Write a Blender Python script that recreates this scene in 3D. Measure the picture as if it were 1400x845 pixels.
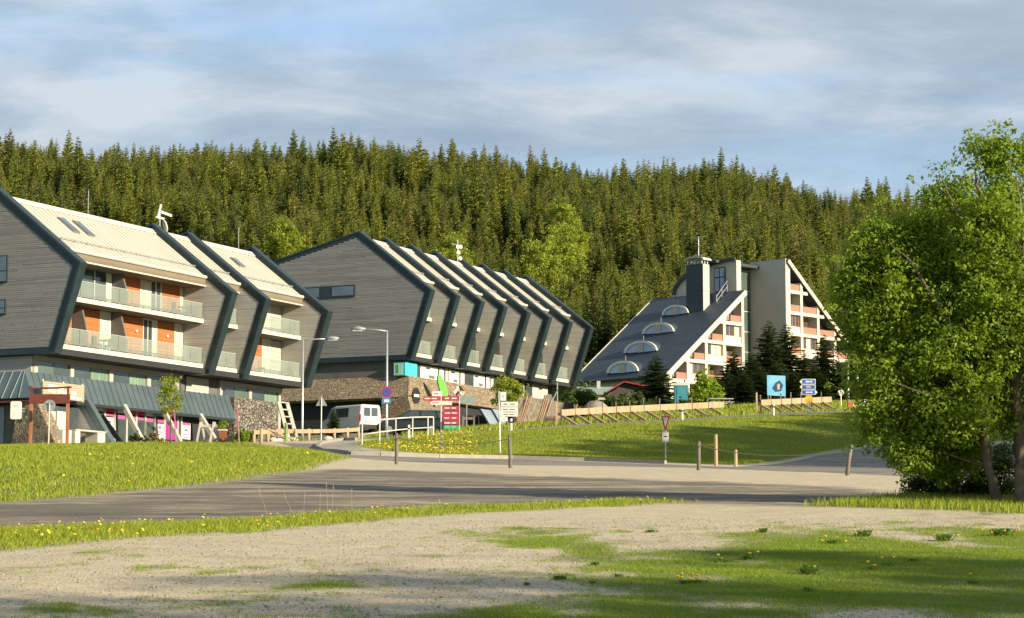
import bpy, math, random
import numpy as np
from mathutils import Vector, Matrix

for o in list(bpy.data.objects):
    bpy.data.objects.remove(o, do_unlink=True)
SC = bpy.context.scene
COL = SC.collection
R = math.radians

# ------------------------------------------------------------------ camera
F_PX, CX, CY, PITCH, EYE = 3115.0, 700.0, 422.5, 0.11222, 1.6
cam_d = bpy.data.cameras.new('camera')
cam = bpy.data.objects.new('camera', cam_d)
COL.objects.link(cam)
cam.location = (0, 0, EYE)
cam.rotation_euler = (math.pi / 2 + PITCH, 0, 0)
cam_d.sensor_fit = 'HORIZONTAL'
cam_d.sensor_width = 36.0
cam_d.lens = 36.0 * F_PX / 1400.0
cam_d.clip_start = 0.5
cam_d.clip_end = 12000
SC.camera = cam

# ------------------------------------------------------------------ light
SUN_AZ, SUN_EL = R(36.0), R(18.5)          # azimuth measured from +x towards -y (right and behind)
sun_dir = Vector((math.cos(SUN_AZ) * math.cos(SUN_EL), -math.sin(SUN_AZ) * math.cos(SUN_EL), math.sin(SUN_EL)))
sd_ = bpy.data.lights.new('sun', 'SUN')
sd_.energy = 4.9
sd_.angle = R(0.6)
sd_.color = (1.0, 0.86, 0.61)
sun = bpy.data.objects.new('sun', sd_)
COL.objects.link(sun)
sun.rotation_euler = sun_dir.to_track_quat('Z', 'Y').to_euler()

W = bpy.data.worlds.new('World')
SC.world = W
W.use_nodes = True
nt = W.node_tree
nt.nodes.clear()
def wn(t, **k):
    n = nt.nodes.new(t)
    for a, b in k.items():
        setattr(n, a, b)
    return n
def wm(op, a, b=None, c=None):
    n = wn('ShaderNodeMath', operation=op)
    for i, v in enumerate((a, b, c)):
        if v is None: continue
        if isinstance(v, (int, float)): n.inputs[i].default_value = v
        else: nt.links.new(v, n.inputs[i])
    return n.outputs[0]
sky = wn('ShaderNodeTexSky', sky_type='NISHITA', sun_disc=False)
sky.sun_elevation = SUN_EL
sky.sun_rotation = math.pi / 2 + SUN_AZ
sky.altitude = 900
sky.ozone_density = 2.0
tc = wn('ShaderNodeTexCoord')
sep = wn('ShaderNodeSeparateXYZ')
nt.links.new(tc.outputs['Generated'], sep.inputs[0])
zz = wm('ADD', wm('MAXIMUM', sep.outputs[2], 0.0), 0.10)
comb = wn('ShaderNodeCombineXYZ')
nt.links.new(wm('DIVIDE', sep.outputs[0], zz), comb.inputs[0])
nt.links.new(wm('MULTIPLY', wm('DIVIDE', sep.outputs[1], zz), 1.15), comb.inputs[1])
def wnoise(scale, detail, off, rough=0.55, dist=0.0):
    mp = wn('ShaderNodeMapping')
    mp.inputs['Location'].default_value = off
    nt.links.new(comb.outputs[0], mp.inputs[0])
    n = wn('ShaderNodeTexNoise')
    n.inputs['Scale'].default_value = scale
    n.inputs['Detail'].default_value = detail
    n.inputs['Roughness'].default_value = rough
    n.inputs['Distortion'].default_value = dist
    nt.links.new(mp.outputs[0], n.inputs['Vector'])
    return n.outputs[0]
def wramp(x, stops):
    r = wn('ShaderNodeValToRGB')
    el = r.color_ramp.elements
    while len(el) < len(stops): el.new(0.5)
    for e, (p, c) in zip(el, stops):
        e.position = p
        e.color = c if len(c) == 4 else (*c, 1)
    nt.links.new(x, r.inputs[0])
    return r.outputs[0]
cover = wramp(wnoise(1.1, 7, (3.1, 1.7, 0), 0.58, 0.35), [(0.34, (0.45,) * 3), (0.52, (1, 1, 1))])
tone = wramp(wnoise(1.9, 8, (8.2, 5.1, 0), 0.6, 0.3), [(0.36, (0.265, 0.34, 0.42)), (0.50, (0.345, 0.415, 0.49)), (0.64, (0.52, 0.565, 0.60))])
bg1 = wn('ShaderNodeBackground'); bg1.inputs[1].default_value = 0.11
nt.links.new(sky.outputs[0], bg1.inputs[0])
bg2 = wn('ShaderNodeBackground'); bg2.inputs[1].default_value = 0.64
nt.links.new(tone, bg2.inputs[0])
mx = wn('ShaderNodeMixShader')
nt.links.new(wm('MULTIPLY', cover, 0.92), mx.inputs[0])
nt.links.new(bg1.outputs[0], mx.inputs[1])
nt.links.new(bg2.outputs[0], mx.inputs[2])
wo = wn('ShaderNodeOutputWorld')
nt.links.new(mx.outputs[0], wo.inputs[0])

SC.render.engine = 'CYCLES'
SC.view_settings.view_transform = 'Standard'
SC.view_settings.look = 'None'
SC.view_settings.exposure = 1.0
SC.view_settings.gamma = 1.0
SC.view_settings.use_curve_mapping = False

# ------------------------------------------------------------------ pixel helpers (a pixel gives a direction, the depth is chosen)
_c, _s = math.cos(PITCH), math.sin(PITCH)
def ray(px, py):
    a, b = (px - CX) / F_PX, (CY - py) / F_PX
    return np.array([a, _c - b * _s, _s + b * _c])
def P(px, py, d):
    r = ray(px, py)
    return r * (d / r[1]) + np.array([0, 0, EYE])

# ------------------------------------------------------------------ small numpy noise
def vnoise(x, y, seed=0):
    x = np.asarray(x, float); y = np.asarray(y, float)
    xi = np.floor(x).astype(np.int64); yi = np.floor(y).astype(np.int64)
    fx, fy = x - xi, y - yi
    fx = fx * fx * (3 - 2 * fx); fy = fy * fy * (3 - 2 * fy)
    def h(a, b):
        n = (a * 374761393 + b * 668265263 + seed * 1442695041) & 0xffffffff
        n = ((n ^ (n >> 13)) * 1274126177) & 0xffffffff
        return ((n ^ (n >> 16)) & 0xffff) / 65535.0
    return (h(xi, yi) * (1 - fx) + h(xi + 1, yi) * fx) * (1 - fy) + (h(xi, yi + 1) * (1 - fx) + h(xi + 1, yi + 1) * fx) * fy
def fbm(x, y, o=4, seed=0):
    s, a, t = 0, 1.0, 0
    for i in range(o):
        s = s + a * vnoise(x * 2 ** i, y * 2 ** i, seed + i * 17); t += a; a *= 0.5
    return s / t

# ------------------------------------------------------------------ terrain height
CTRL = []
def cp(px, py, d): CTRL.append(P(px, py, d))
for a in [(0, 686, 44), (130, 677, 46), (240, 665, 50), (320, 655, 56), (400, 644, 66), (60, 650, 56), (60, 622, 70), (200, 640, 60), (200, 612, 82), (330, 615, 90),
          (0, 614, 92), (0, 611, 118), (200, 606, 118), (330, 604, 122), (420, 604, 130), (430, 612, 115),
          (600, 619, 98), (910, 631, 90), (760, 626, 94), (1000, 634, 90), (1120, 618, 104), (1210, 603, 113), (1280, 606, 110),
          (560, 596, 113), (700, 591, 117), (900, 579, 119), (1050, 572, 125), (1180, 565, 132), (1280, 561, 134),
          (770, 582, 127), (880, 575, 134), (990, 569, 140), (1140, 561, 150), (1250, 557, 155),
          (480, 612, 112), (460, 602, 132), (530, 598, 126), (600, 592, 140),
          (480, 592, 160), (690, 588, 150), (760, 584, 150), (840, 570, 165), (930, 561, 185), (1070, 552, 230), (830, 548, 230), (1170, 552, 190), (1300, 550, 200),
          (1150, 646, 69), (955, 643, 68.3), (698, 640, 71.2), (542, 635, 76.7),
          (0, 845, 18.1), (700, 845, 18.1), (1400, 845, 17.9), (0, 760, 26.2), (700, 720, 33.2), (1400, 720, 33.0), (0, 722, 33), (700, 692, 41), (1370, 690, 41.6), (1200, 690, 41)]:
    cp(*a)
for x, y, z in [(-27, 135, 8.5), (-14, 152, 9.9), (-40, 128, 8.2), (-7.8, 176, 11.5), (6, 205, 13.8), (20, 300, 22.5), (38, 318, 25), (0, 310, 22.5), (-40, 180, 12), (-50, 230, 16), (-60, 300, 21), (90, 300, 24), (60, 200, 15.5),
                (0, 0, 0), (30, 0, 0), (-30, 0, 0), (-40, 40, 2.6), (40, 40, 2.7), (50, 80, 5.4), (50, 120, 8.6), (-60, 90, 6.2), (0, -40, -2.6), (60, -40, -2.6), (-60, -40, -2.6)]:
    CTRL.append(np.array([x, y, z]))
CTRL = np.array(CTRL)
_res = CTRL[:, 2] - 0.065 * CTRL[:, 1]
def _tps(r2): return np.where(r2 > 1e-9, 0.5 * r2 * np.log(r2 + 1e-12), 0.0)
_n = len(CTRL)
_XY = CTRL[:, :2] / 30.0
_K = _tps(((_XY[:, None] - _XY[None]) ** 2).sum(-1)) + np.eye(_n) * 0.012
_A = np.zeros((_n + 3, _n + 3)); _A[:_n, :_n] = _K; _A[:_n, _n] = 1; _A[:_n, _n + 1:] = _XY; _A[_n:, :_n] = _A[:_n, _n:].T
_W = np.linalg.solve(_A, np.concatenate([_res, [0, 0, 0]]))
RIDGE_PX = np.array([-1500, -500, 0, 200, 500, 700, 830, 900, 1000, 1100, 1200, 1400, 2200, 3500.])
RIDGE_PY = np.array([230, 205, 203, 212, 203, 222, 243, 230, 233, 258, 276, 285, 300, 330.])
def T(x, y):
    x = np.asarray(x, float); y = np.asarray(y, float)
    shp = np.broadcast(x, y).shape
    x = np.broadcast_to(x, shp).ravel(); y = np.broadcast_to(y, shp).ravel()
    out = np.empty(len(x))
    for i in range(0, len(x), 20000):
        xx, yy = x[i:i + 20000], y[i:i + 20000]
        q = np.stack([np.clip(xx, -90, 130), np.clip(yy, -60, 330)], 1) / 30.0
        d2 = ((q[:, None] - _XY[None]) ** 2).sum(-1)
        r = _tps(d2) @ _W[:_n] + _W[_n] + q @ _W[_n + 1:]
        fade = np.clip(1 - (yy - 300) / 250, 0, 1) * np.clip(1 - (np.abs(xx) - 70) / 80, 0, 1) * np.clip(1 - (-20 - yy) / 80, 0, 1)
        base = 0.065 * np.clip(yy, -300, 700)
        ang = xx / np.maximum(yy, 60)
        zr = EYE + (773 - np.interp(CX + F_PX * ang, RIDGE_PX, RIDGE_PY)) / F_PX * 700 - 14.5
        t = np.clip((yy - 305) / 395, 0, 1)
        w = t * t * (1.9 - 0.9 * t)
        w = 0.45 * w + 0.55 * t
        hill = w * (zr - 45.5) + np.clip(yy - 700, 0, 3000) * -0.02
        hill = hill + np.clip((yy - 330) / 60, 0, 1) * 3.0 * (fbm(xx / 40, yy / 40, 3, 5) - 0.5)
        out[i:i + 20000] = base + r * fade + hill
    return out.reshape(shp)
def Tz(x, y): return float(T(np.array([x]), np.array([y]))[0])
def ground_px(px, py, lo=8.0, hi=400.0):
    """first hit of a pixel's ray with the terrain"""
    r = ray(px, py)
    ds = np.linspace(lo, hi, 1600)
    pts = r[None] * (ds / r[1])[:, None]
    dz = pts[:, 2] + EYE - T(pts[:, 0], pts[:, 1])
    k = np.argmax(dz <= 0)
    if dz[k] > 0: k = len(ds) - 1
    return float(pts[k, 0]), float(pts[k, 1]), float(T(pts[k:k + 1, 0], pts[k:k + 1, 1])[0])

# ------------------------------------------------------------------ materials
MATS = {}
def newmat(name):
    m = bpy.data.materials.new(name); m.use_nodes = True
    m.node_tree.nodes.clear()
    return m, m.node_tree
class NT:
    def __init__(s, t): s.t = t
    def n(s, typ, **k):
        n = s.t.nodes.new(typ)
        for a, b in k.items(): setattr(n, a, b)
        return n
    def put(s, sock, v):
        if v is None: return
        if hasattr(v, 'node'): s.t.links.new(v, sock)
        elif isinstance(v, (tuple, list)) and len(v) == 3 and sock.type == 'RGBA': sock.default_value = (*v, 1)
        else: sock.default_value = v
    def m(s, op, a, b=None, c=None, clamp=False):
        n = s.n('ShaderNodeMath', operation=op, use_clamp=clamp)
        for i, v in enumerate((a, b, c)): s.put(n.inputs[i], v)
        return n.outputs[0]
    def mix(s, f, a, b, blend='MIX'):
        n = s.n('ShaderNodeMix', data_type='RGBA', blend_type=blend)
        s.put(n.inputs[0], f); s.put(n.inputs[6], a); s.put(n.inputs[7], b)
        return n.outputs[2]
    def coord(s, kind='Object', scale=(1, 1, 1)):
        c = s.n('ShaderNodeTexCoord'); mp = s.n('ShaderNodeMapping')
        mp.inputs['Scale'].default_value = scale
        s.t.links.new(c.outputs[kind], mp.inputs[0]); return mp.outputs[0]
    def pos(s, scale=(1, 1, 1)):
        c = s.n('ShaderNodeNewGeometry'); mp = s.n('ShaderNodeMapping')
        mp.inputs['Scale'].default_value = scale
        s.t.links.new(c.outputs['Position'], mp.inputs[0]); return mp.outputs[0]
    def noise(s, vec, scale, detail=4, rough=0.6):
        n = s.n('ShaderNodeTexNoise'); s.t.links.new(vec, n.inputs['Vector'])
        n.inputs['Scale'].default_value = scale; n.inputs['Detail'].default_value = detail; n.inputs['Roughness'].default_value = rough
        return n.outputs[0]
    def ramp(s, x, stops):
        r = s.n('ShaderNodeValToRGB'); el = r.color_ramp.elements
        while len(el) < len(stops): el.new(0.5)
        for e, (p, c) in zip(el, stops): e.position = p; e.color = (*c, 1) if not isinstance(c, (int, float)) else (c, c, c, 1)
        s.put(r.inputs[0], x); return r.outputs[0]
    def bump(s, h, dist, strength=1.0, normal=None):
        b = s.n('ShaderNodeBump'); b.inputs['Distance'].default_value = dist; b.inputs['Strength'].default_value = strength
        s.put(b.inputs['Height'], h)
        if normal is not None: s.put(b.inputs['Normal'], normal)
        return b.outputs[0]
    def bsdf(s, col, rough=0.7, metal=0.0, spec=0.5, normal=None, **k):
        b = s.n('ShaderNodeBsdfPrincipled')
        s.put(b.inputs['Base Color'], col); s.put(b.inputs['Roughness'], rough); s.put(b.inputs['Metallic'], metal); s.put(b.inputs['Specular IOR Level'], spec)
        if normal is not None: s.put(b.inputs['Normal'], normal)
        for a, v in k.items(): s.put(b.inputs[a], v)
        return b.outputs[0]
    def out(s, sh):
        o = s.n('ShaderNodeOutputMaterial'); s.t.links.new(sh, o.inputs[0])
def mat(name, col, col2=None, scale=3.0, stretch=(1, 1, 1), rough=0.7, metal=0.0, spec=0.4, bump=0.0, bscale=20.0, detail=5, island=0.0):
    """two-tone procedural paint / metal / wood"""
    if name in MATS: return MATS[name]
    m, t = newmat(name); N = NT(t)
    v = N.coord('Object', stretch)
    col2 = col2 or tuple(c * 0.78 for c in col)
    c = N.mix(N.ramp(N.noise(v, scale, detail), [(0.3, 0.0), (0.7, 1.0)]), col2, col)
    if island:
        g = N.n('ShaderNodeNewGeometry')
        c = N.mix(N.m('MULTIPLY', g.outputs['Random Per Island'], island), c, tuple(x * 0.45 for x in col))
    nrm = N.bump(N.noise(v, bscale, 4), bump) if bump else None
    rg = N.m('ADD', N.m('MULTIPLY', N.noise(v, scale * 2.3, 3), 0.2), rough - 0.1)
    N.out(N.bsdf(c, rg, metal, spec, nrm))
    MATS[name] = m; return m
def mat_boards(name, col, col2, pitch, rough=0.8):
    """weathered timber: every board of its own tone, grain along the board (board rows by height)"""
    m, t = newmat(name); N = NT(t)
    c = N.n('ShaderNodeTexCoord'); sp = N.n('ShaderNodeSeparateXYZ'); t.links.new(c.outputs['Object'], sp.inputs[0])
    row = N.m('FLOOR', N.m('DIVIDE', sp.outputs[2], pitch))
    g = N.n('ShaderNodeNewGeometry')
    w = N.n('ShaderNodeTexWhiteNoise', noise_dimensions='1D'); N.put(w.inputs['W'], N.m('ADD', row, N.m('MULTIPLY', g.outputs['Random Per Island'], 7.3)))
    grain = N.noise(N.coord('Object', (0.35, 0.35, 9)), 3.0, 6, 0.7)
    blot = N.noise(N.coord('Object', (0.25, 0.25, 0.5)), 1.2, 4)
    f = N.m('ADD', N.m('MULTIPLY', w.outputs[0], 0.30), N.m('ADD', N.m('MULTIPLY', grain, 0.6), N.m('MULTIPLY', blot, 0.40)))
    cc = N.ramp(f, [(0.35, col2), (0.95, col)])
    N.out(N.bsdf(cc, rough, 0, 0.25, N.bump(grain, 0.01, 0.6)))
    MATS[name] = m; return m
def mat_stone(name, cols, scale=2.2, mortar=(0.20, 0.18, 0.15), stretch=(1, 1, 1.3)):
    m, t = newmat(name); N = NT(t)
    v = N.coord('Object', stretch)
    d = N.n('ShaderNodeTexNoise'); t.links.new(v, d.inputs['Vector']); d.inputs['Scale'].default_value = 2.5
    vv = N.n('ShaderNodeMix', data_type='VECTOR'); vv.inputs[0].default_value = 0.16; t.links.new(v, vv.inputs[4]); t.links.new(d.outputs['Color'], vv.inputs[5])
    a = N.n('ShaderNodeTexVoronoi', feature='F1'); b = N.n('ShaderNodeTexVoronoi', feature='DISTANCE_TO_EDGE')
    for q in (a, b): q.inputs['Scale'].default_value = scale; t.links.new(vv.outputs[1], q.inputs['Vector'])
    w = N.n('ShaderNodeTexWhiteNoise', noise_dimensions='3D'); t.links.new(a.outputs['Color'], w.inputs['Vector'])
    n = N.noise(v, scale * 5, 5)
    cc = N.ramp(w.outputs[0], [(i / (len(cols) - 1), c) for i, c in enumerate(cols)])
    cc = N.mix(N.ramp(n, [(0.35, 0.55), (0.7, 0.0)]), cc, tuple(x * 0.5 for x in cols[0]))
    e = N.ramp(b.outputs['Distance'], [(0.02, 0.0), (0.10, 1.0)])
    cc = N.mix(e, mortar, cc)
    h = N.m('ADD', N.m('MULTIPLY', e, 1.0), N.m('MULTIPLY', n, 0.5))
    N.out(N.bsdf(cc, 0.9, 0, 0.2, N.bump(h, 0.06, 1.0)))
    MATS[name] = m; return m
def mat_leaf(name, col, col2, trans=0.35, rough=0.55, objrand=0.35, hue=None):
    m, t = newmat(name); N = NT(t)
    g = N.n('ShaderNodeNewGeometry'); oi = N.n('ShaderNodeObjectInfo')
    c = N.mix(g.outputs['Random Per Island'], col, col2)
    if objrand: c = N.mix(N.m('MULTIPLY', oi.outputs['Random'], objrand), c, hue or tuple(x * 0.5 for x in col))
    d = N.bsdf(c, rough, 0, 0.3)
    tr = N.n('ShaderNodeBsdfTranslucent'); N.put(tr.inputs[0], N.mix(0.4, c, (0.35, 0.42, 0.04)))
    mx = N.n('ShaderNodeMixShader'); mx.inputs[0].default_value = trans
    t.links.new(d, mx.inputs[1]); t.links.new(tr.outputs[0], mx.inputs[2])
    N.out(mx.outputs[0]); MATS[name] = m; return m
def mat_glass(name, col=(0.03, 0.04, 0.045), rough=0.06):
    m, t = newmat(name); N = NT(t)
    n = N.noise(N.coord('Object'), 0.7, 2)
    N.out(N.bsdf(N.mix(n, col, tuple(c * 2.2 for c in col)), rough, 0.0, 0.9, N.bump(n, 0.02, 0.3)))
    MATS[name] = m; return m
def mat_pane(name, tint=(0.42, 0.46, 0.44), fac=0.32):
    m, t = newmat(name); N = NT(t)
    tr = N.n('ShaderNodeBsdfTransparent'); tr.inputs[0].default_value = (0.86, 0.92, 0.88, 1)
    b = N.bsdf(N.mix(N.noise(N.coord('Object'), 0.8, 3), tint, tuple(c * 0.7 for c in tint)), 0.12, 0, 0.6)
    mx = N.n('ShaderNodeMixShader'); mx.inputs[0].default_value = fac
    t.links.new(tr.outputs[0], mx.inputs[1]); t.links.new(b, mx.inputs[2]); N.out(mx.outputs[0])
    MATS[name] = m; return m

# ------------------------------------------------------------------ mesh helpers
class MB:
    def __init__(s): s.v, s.f = [], []
    def add(s, vs, fs):
        o = len(s.v); s.v += [tuple(map(float, v)) for v in vs]; s.f += [tuple(i + o for i in f) for f in fs]; return s
    def box(s, x0, x1, y0, y1, z0, z1):
        v = [(x0, y0, z0), (x1, y0, z0), (x1, y1, z0), (x0, y1, z0), (x0, y0, z1), (x1, y0, z1), (x1, y1, z1), (x0, y1, z1)]
        return s.add(v, [(0, 3, 2, 1), (4, 5, 6, 7), (0, 1, 5, 4), (1, 2, 6, 5), (2, 3, 7, 6), (3, 0, 4, 7)])
    def bar(s, p0, p1, w, h, up=(0, 0, 1)):
        p0, p1 = Vector(p0), Vector(p1); d = (p1 - p0).normalized(); u = Vector(up)
        if abs(d.dot(u)) > 0.98: u = Vector((0, 1, 0))
        a = d.cross(u).normalized() * (w / 2); b = a.cross(d).normalized() * (h / 2)
        v = [p0 - a - b, p0 + a - b, p0 + a + b, p0 - a + b, p1 - a - b, p1 + a - b, p1 + a + b, p1 - a + b]
        return s.add(v, [(0, 1, 2, 3), (7, 6, 5, 4), (0, 4, 5, 1), (1, 5, 6, 2), (2, 6, 7, 3), (3, 7, 4, 0)])
    def tube(s, pts, rad, n=8, cap=True):
        pts = [Vector(p) for p in pts]; k = len(pts)
        if isinstance(rad, (int, float)): rad = [rad] * k
        o = len(s.v); fs = []; vs = []
        for i, p in enumerate(pts):
            d = (pts[min(i + 1, k - 1)] - pts[max(i - 1, 0)]).normalized()
            u = Vector((0, 0, 1)) if abs(d.z) < 0.95 else Vector((1, 0, 0))
            a = d.cross(u).normalized(); b = a.cross(d)
            for j in range(n):
                t = 2 * math.pi * j / n; vs.append(p + (a * math.cos(t) + b * math.sin(t)) * rad[i])
        for i in range(k - 1):
            for j in range(n): fs.append((i * n + j, i * n + (j + 1) % n, (i + 1) * n + (j + 1) % n, (i + 1) * n + j))
        if cap: fs += [tuple(range(n))[::-1], tuple(range((k - 1) * n, k * n))]
        return s.add(vs, fs)
    def prism(s, poly, axis, a, b):
        """poly of 2-D points extruded along axis from a to b. axis 'x': (y,z); 'y': (x,z); 'z': (x,y)"""
        def mk(p, t): return {'x': (t, p[0], p[1]), 'y': (p[0], t, p[1]), 'z': (p[0], p[1], t)}[axis]
        n = len(poly); v = [mk(p, a) for p in poly] + [mk(p, b) for p in poly]
        return s.add(v, [tuple(range(n)), tuple(range(2 * n - 1, n - 1, -1))] + [(i, i + n, (i + 1) % n + n, (i + 1) % n) for i in range(n)])
    def disc(s, c, r, ax, t, n=20):
        """flat round plate, axis along vector ax, thickness t"""
        ax = Vector(ax).normalized(); c = Vector(c)
        return s.tube([c - ax * t / 2, c + ax * t / 2], r, n)
    def build(s, name, m, parent=None, smooth=False, kind=None, label=None):
        me = bpy.data.meshes.new(name); me.from_pydata(s.v, [], s.f); me.update()
        return link_mesh(name, me, m, parent, smooth, kind, label)
def link_mesh(name, me, m, parent=None, smooth=False, kind=None, label=None):
    for q in (m if isinstance(m, (list, tuple)) else [m]): me.materials.append(q)
    if smooth: me.polygons.foreach_set('use_smooth', np.ones(len(me.polygons), bool))
    o = bpy.data.objects.new(name, me); COL.objects.link(o)
    if parent: o.parent = parent
    if kind: o['kind'] = kind
    if label: o['label'] = label
    return o
def np_mesh(name, V, F):
    V = np.asarray(V, np.float32); F = np.asarray(F, np.int32); k = F.shape[1]
    me = bpy.data.meshes.new(name)
    me.vertices.add(len(V)); me.vertices.foreach_set('co', V.ravel())
    me.loops.add(F.size); me.loops.foreach_set('vertex_index', F.ravel())
    me.polygons.add(len(F)); me.polygons.foreach_set('loop_start', np.arange(0, F.size, k, dtype=np.int32))
    try: me.polygons.foreach_set('loop_total', np.full(len(F), k, np.int32))
    except Exception: pass
    me.update(calc_edges=True); me.validate(); return me
def thing(name, label, cat, loc=(0, 0, 0), rotz=0.0, group=None):
    o = bpy.data.objects.new(name, None); COL.objects.link(o)
    o.location = loc; o.rotation_euler = (0, 0, rotz); o.empty_display_size = 0.3
    o['label'] = label; o['category'] = cat
    if group: o['group'] = group
    return o
def tag(o, label, cat, group=None):
    o['label'] = label; o['category'] = cat
    if group: o['group'] = group
    return o
def dup(root, loc, rotz=0.0, label=None, group=None, scale=None):
    r = root.copy(); COL.objects.link(r); r.location = loc; r.rotation_euler = (0, 0, rotz)
    if scale: r.scale = scale
    if label: r['label'] = label
    if group: r['group'] = group
    for ch in list(root.children):
        c = ch.copy(); COL.objects.link(c); c.parent = r
        for g in list(ch.children):
            d = g.copy(); COL.objects.link(d); d.parent = c
    return r
rnd = random.Random(7)
rng = np.random.default_rng(11)

# shared materials
M_TEAL = mat('dark_teal_metal', (0.030, 0.052, 0.063), (0.020, 0.036, 0.045), 1.5, rough=0.42, metal=0.35, spec=0.5)
M_TEALROOF = mat('teal_sheet_roof', (0.125, 0.165, 0.175), (0.09, 0.125, 0.138), 0.6, rough=0.45, metal=0.4, spec=0.5)
M_CREAM = mat('cream_render', (0.56, 0.525, 0.44), (0.47, 0.44, 0.365), 2.0, rough=0.75)
M_ROOF = mat('pale_sheet_roof', (0.46, 0.435, 0.375), (0.39, 0.37, 0.32), 0.35, rough=0.6, metal=0.0, bump=0.004, bscale=8)
M_WHITE = mat('white_paint', (0.66, 0.64, 0.60), (0.54, 0.52, 0.48), 2.5, rough=0.6)
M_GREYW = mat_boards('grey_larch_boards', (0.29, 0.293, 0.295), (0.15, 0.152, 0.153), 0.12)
M_LIGHTW = mat_boards('pale_larch_boards', (0.47, 0.455, 0.42), (0.33, 0.32, 0.295), 0.12)  # paler boards than the gable cladding
M_ORANGE = mat_boards('orange_larch_boards', (0.46, 0.17, 0.06), (0.29, 0.095, 0.032), 0.19)
M_BROWNW = mat_boards('brown_soffit_boards', (0.21, 0.175, 0.135), (0.12, 0.10, 0.078), 0.12)
M_CONC = mat('pale_concrete', (0.42, 0.40, 0.36), (0.34, 0.32, 0.285), 1.6, rough=0.85, bump=0.004)
M_GREYC = mat('grey_panel', (0.135, 0.13, 0.12), (0.10, 0.098, 0.092), 1.4, rough=0.8)
M_DARK = mat('recess_shade', (0.028, 0.03, 0.034), (0.02, 0.021, 0.024), 1.0, rough=0.8)  # near-black stands in for shade in openings and under floors
M_GLASS = mat_glass('window_glass')
M_GLASSB = mat_glass('bluish_glass', (0.05, 0.075, 0.095), 0.05)
M_CURTAIN = mat('curtain_cloth', (0.60, 0.58, 0.48), (0.40, 0.39, 0.33), 1.2, (6, 6, 0.3), rough=0.9)
M_PANE = mat_pane('railing_glass')
M_STEEL = mat('galvanised_steel', (0.50, 0.51, 0.50), (0.40, 0.41, 0.41), 3.0, rough=0.4, metal=0.6)
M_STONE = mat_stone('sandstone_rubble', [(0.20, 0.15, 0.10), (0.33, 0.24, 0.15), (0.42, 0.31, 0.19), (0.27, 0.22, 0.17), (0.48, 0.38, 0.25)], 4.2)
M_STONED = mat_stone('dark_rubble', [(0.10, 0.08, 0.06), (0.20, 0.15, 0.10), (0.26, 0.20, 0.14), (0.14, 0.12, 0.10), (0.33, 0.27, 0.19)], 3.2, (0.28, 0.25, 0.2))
M_GABION = mat_stone('gabion_stone', [(0.16, 0.14, 0.12), (0.27, 0.24, 0.20), (0.36, 0.32, 0.27), (0.12, 0.11, 0.10), (0.42, 0.37, 0.30)], 4.6, (0.03, 0.03, 0.03))
M_WOODP = mat('peeled_pine', (0.44, 0.31, 0.20), (0.30, 0.20, 0.125), 3.0, (1, 1, 0.3), rough=0.75, bump=0.004)
M_WOODG = mat('weathered_post', (0.20, 0.175, 0.145), (0.10, 0.088, 0.072), 6.0, (1, 1, 0.25), rough=0.9, bump=0.006)
M_REDBR = mat('red_brown_stain', (0.13, 0.035, 0.022), (0.09, 0.024, 0.016), 4.0, rough=0.6)
M_RED = mat('sign_red', (0.40, 0.04, 0.055), (0.34, 0.035, 0.045), 3.0, rough=0.45)
M_PINK = mat('poster_pink', (0.50, 0.09, 0.26), (0.44, 0.075, 0.22), 2.0, rough=0.5)
M_POSTW = mat('poster_pale', (0.74, 0.66, 0.63), (0.62, 0.50, 0.50), 2.2, rough=0.5)
M_BLUE = mat('sign_blue', (0.03, 0.10, 0.42), (0.025, 0.085, 0.36), 2.0, rough=0.45)
M_BLACK = mat('black_rubber', (0.018, 0.018, 0.018), (0.013, 0.013, 0.013), 5.0, rough=0.7)
M_BARK = mat('bark', (0.16, 0.12, 0.085), (0.075, 0.057, 0.042), 6.0, (1, 1, 0.3), rough=0.95, bump=0.02, bscale=18)
# ================================================================== GROUND
def poly_px(pts): return np.array([ground_px(*p)[:2] for p in pts])
def sdf(poly, x, y):
    """signed distance, positive inside"""
    d = np.full(x.shape, 1e9); ins = np.zeros(x.shape, bool); n = len(poly)
    for i in range(n):
        ax, ay = poly[i]; bx, by = poly[(i + 1) % n]
        ex, ey = bx - ax, by - ay
        t = np.clip(((x - ax) * ex + (y - ay) * ey) / (ex * ex + ey * ey + 1e-9), 0, 1)
        d = np.minimum(d, np.hypot(x - ax - t * ex, y - ay - t * ey))
        c = ((ay > y) != (by > y)) & (x < (bx - ax) * (y - ay) / (by - ay + 1e-12) + ax)
        ins ^= c
    return np.where(ins, d, -d)
def line_d(pl, x, y):
    d = np.full(x.shape, 1e9)
    for (ax, ay), (bx, by) in zip(pl[:-1], pl[1:]):
        ex, ey = bx - ax, by - ay
        t = np.clip(((x - ax) * ex + (y - ay) * ey) / (ex * ex + ey * ey + 1e-9), 0, 1)
        d = np.minimum(d, np.hypot(x - ax - t * ex, y - ay - t * ey))
    return d
G_LEFT = np.concatenate([[(-34, 46), (-20, 44.5)], poly_px([(0, 686), (90, 680), (165, 672), (240, 665), (320, 655), (390, 645), (440, 631), (468, 626.5), (440, 621), (405, 613), (350, 608)]), [(-15, 121), (-20, 127), (-24, 123), (-30, 113), (-48, 100)]])
G_STRIP = np.concatenate([[(-16, 25)], poly_px([(0, 752), (200, 733), (350, 724), (550, 707), (700, 699), (800, 694), (925, 687), (860, 685), (700, 691.5), (550, 698), (400, 708), (250, 715), (120, 720), (0, 723)]), [(-16, 32)]])
G_FORE = np.concatenate([poly_px([(330, 848), (520, 822), (690, 806), (740, 770), (860, 748), (1000, 733), (1180, 722), (1399, 709)]), [(14, 36), (30, 40), (40, 10), (8, 10), (-3, 14)]])
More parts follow.
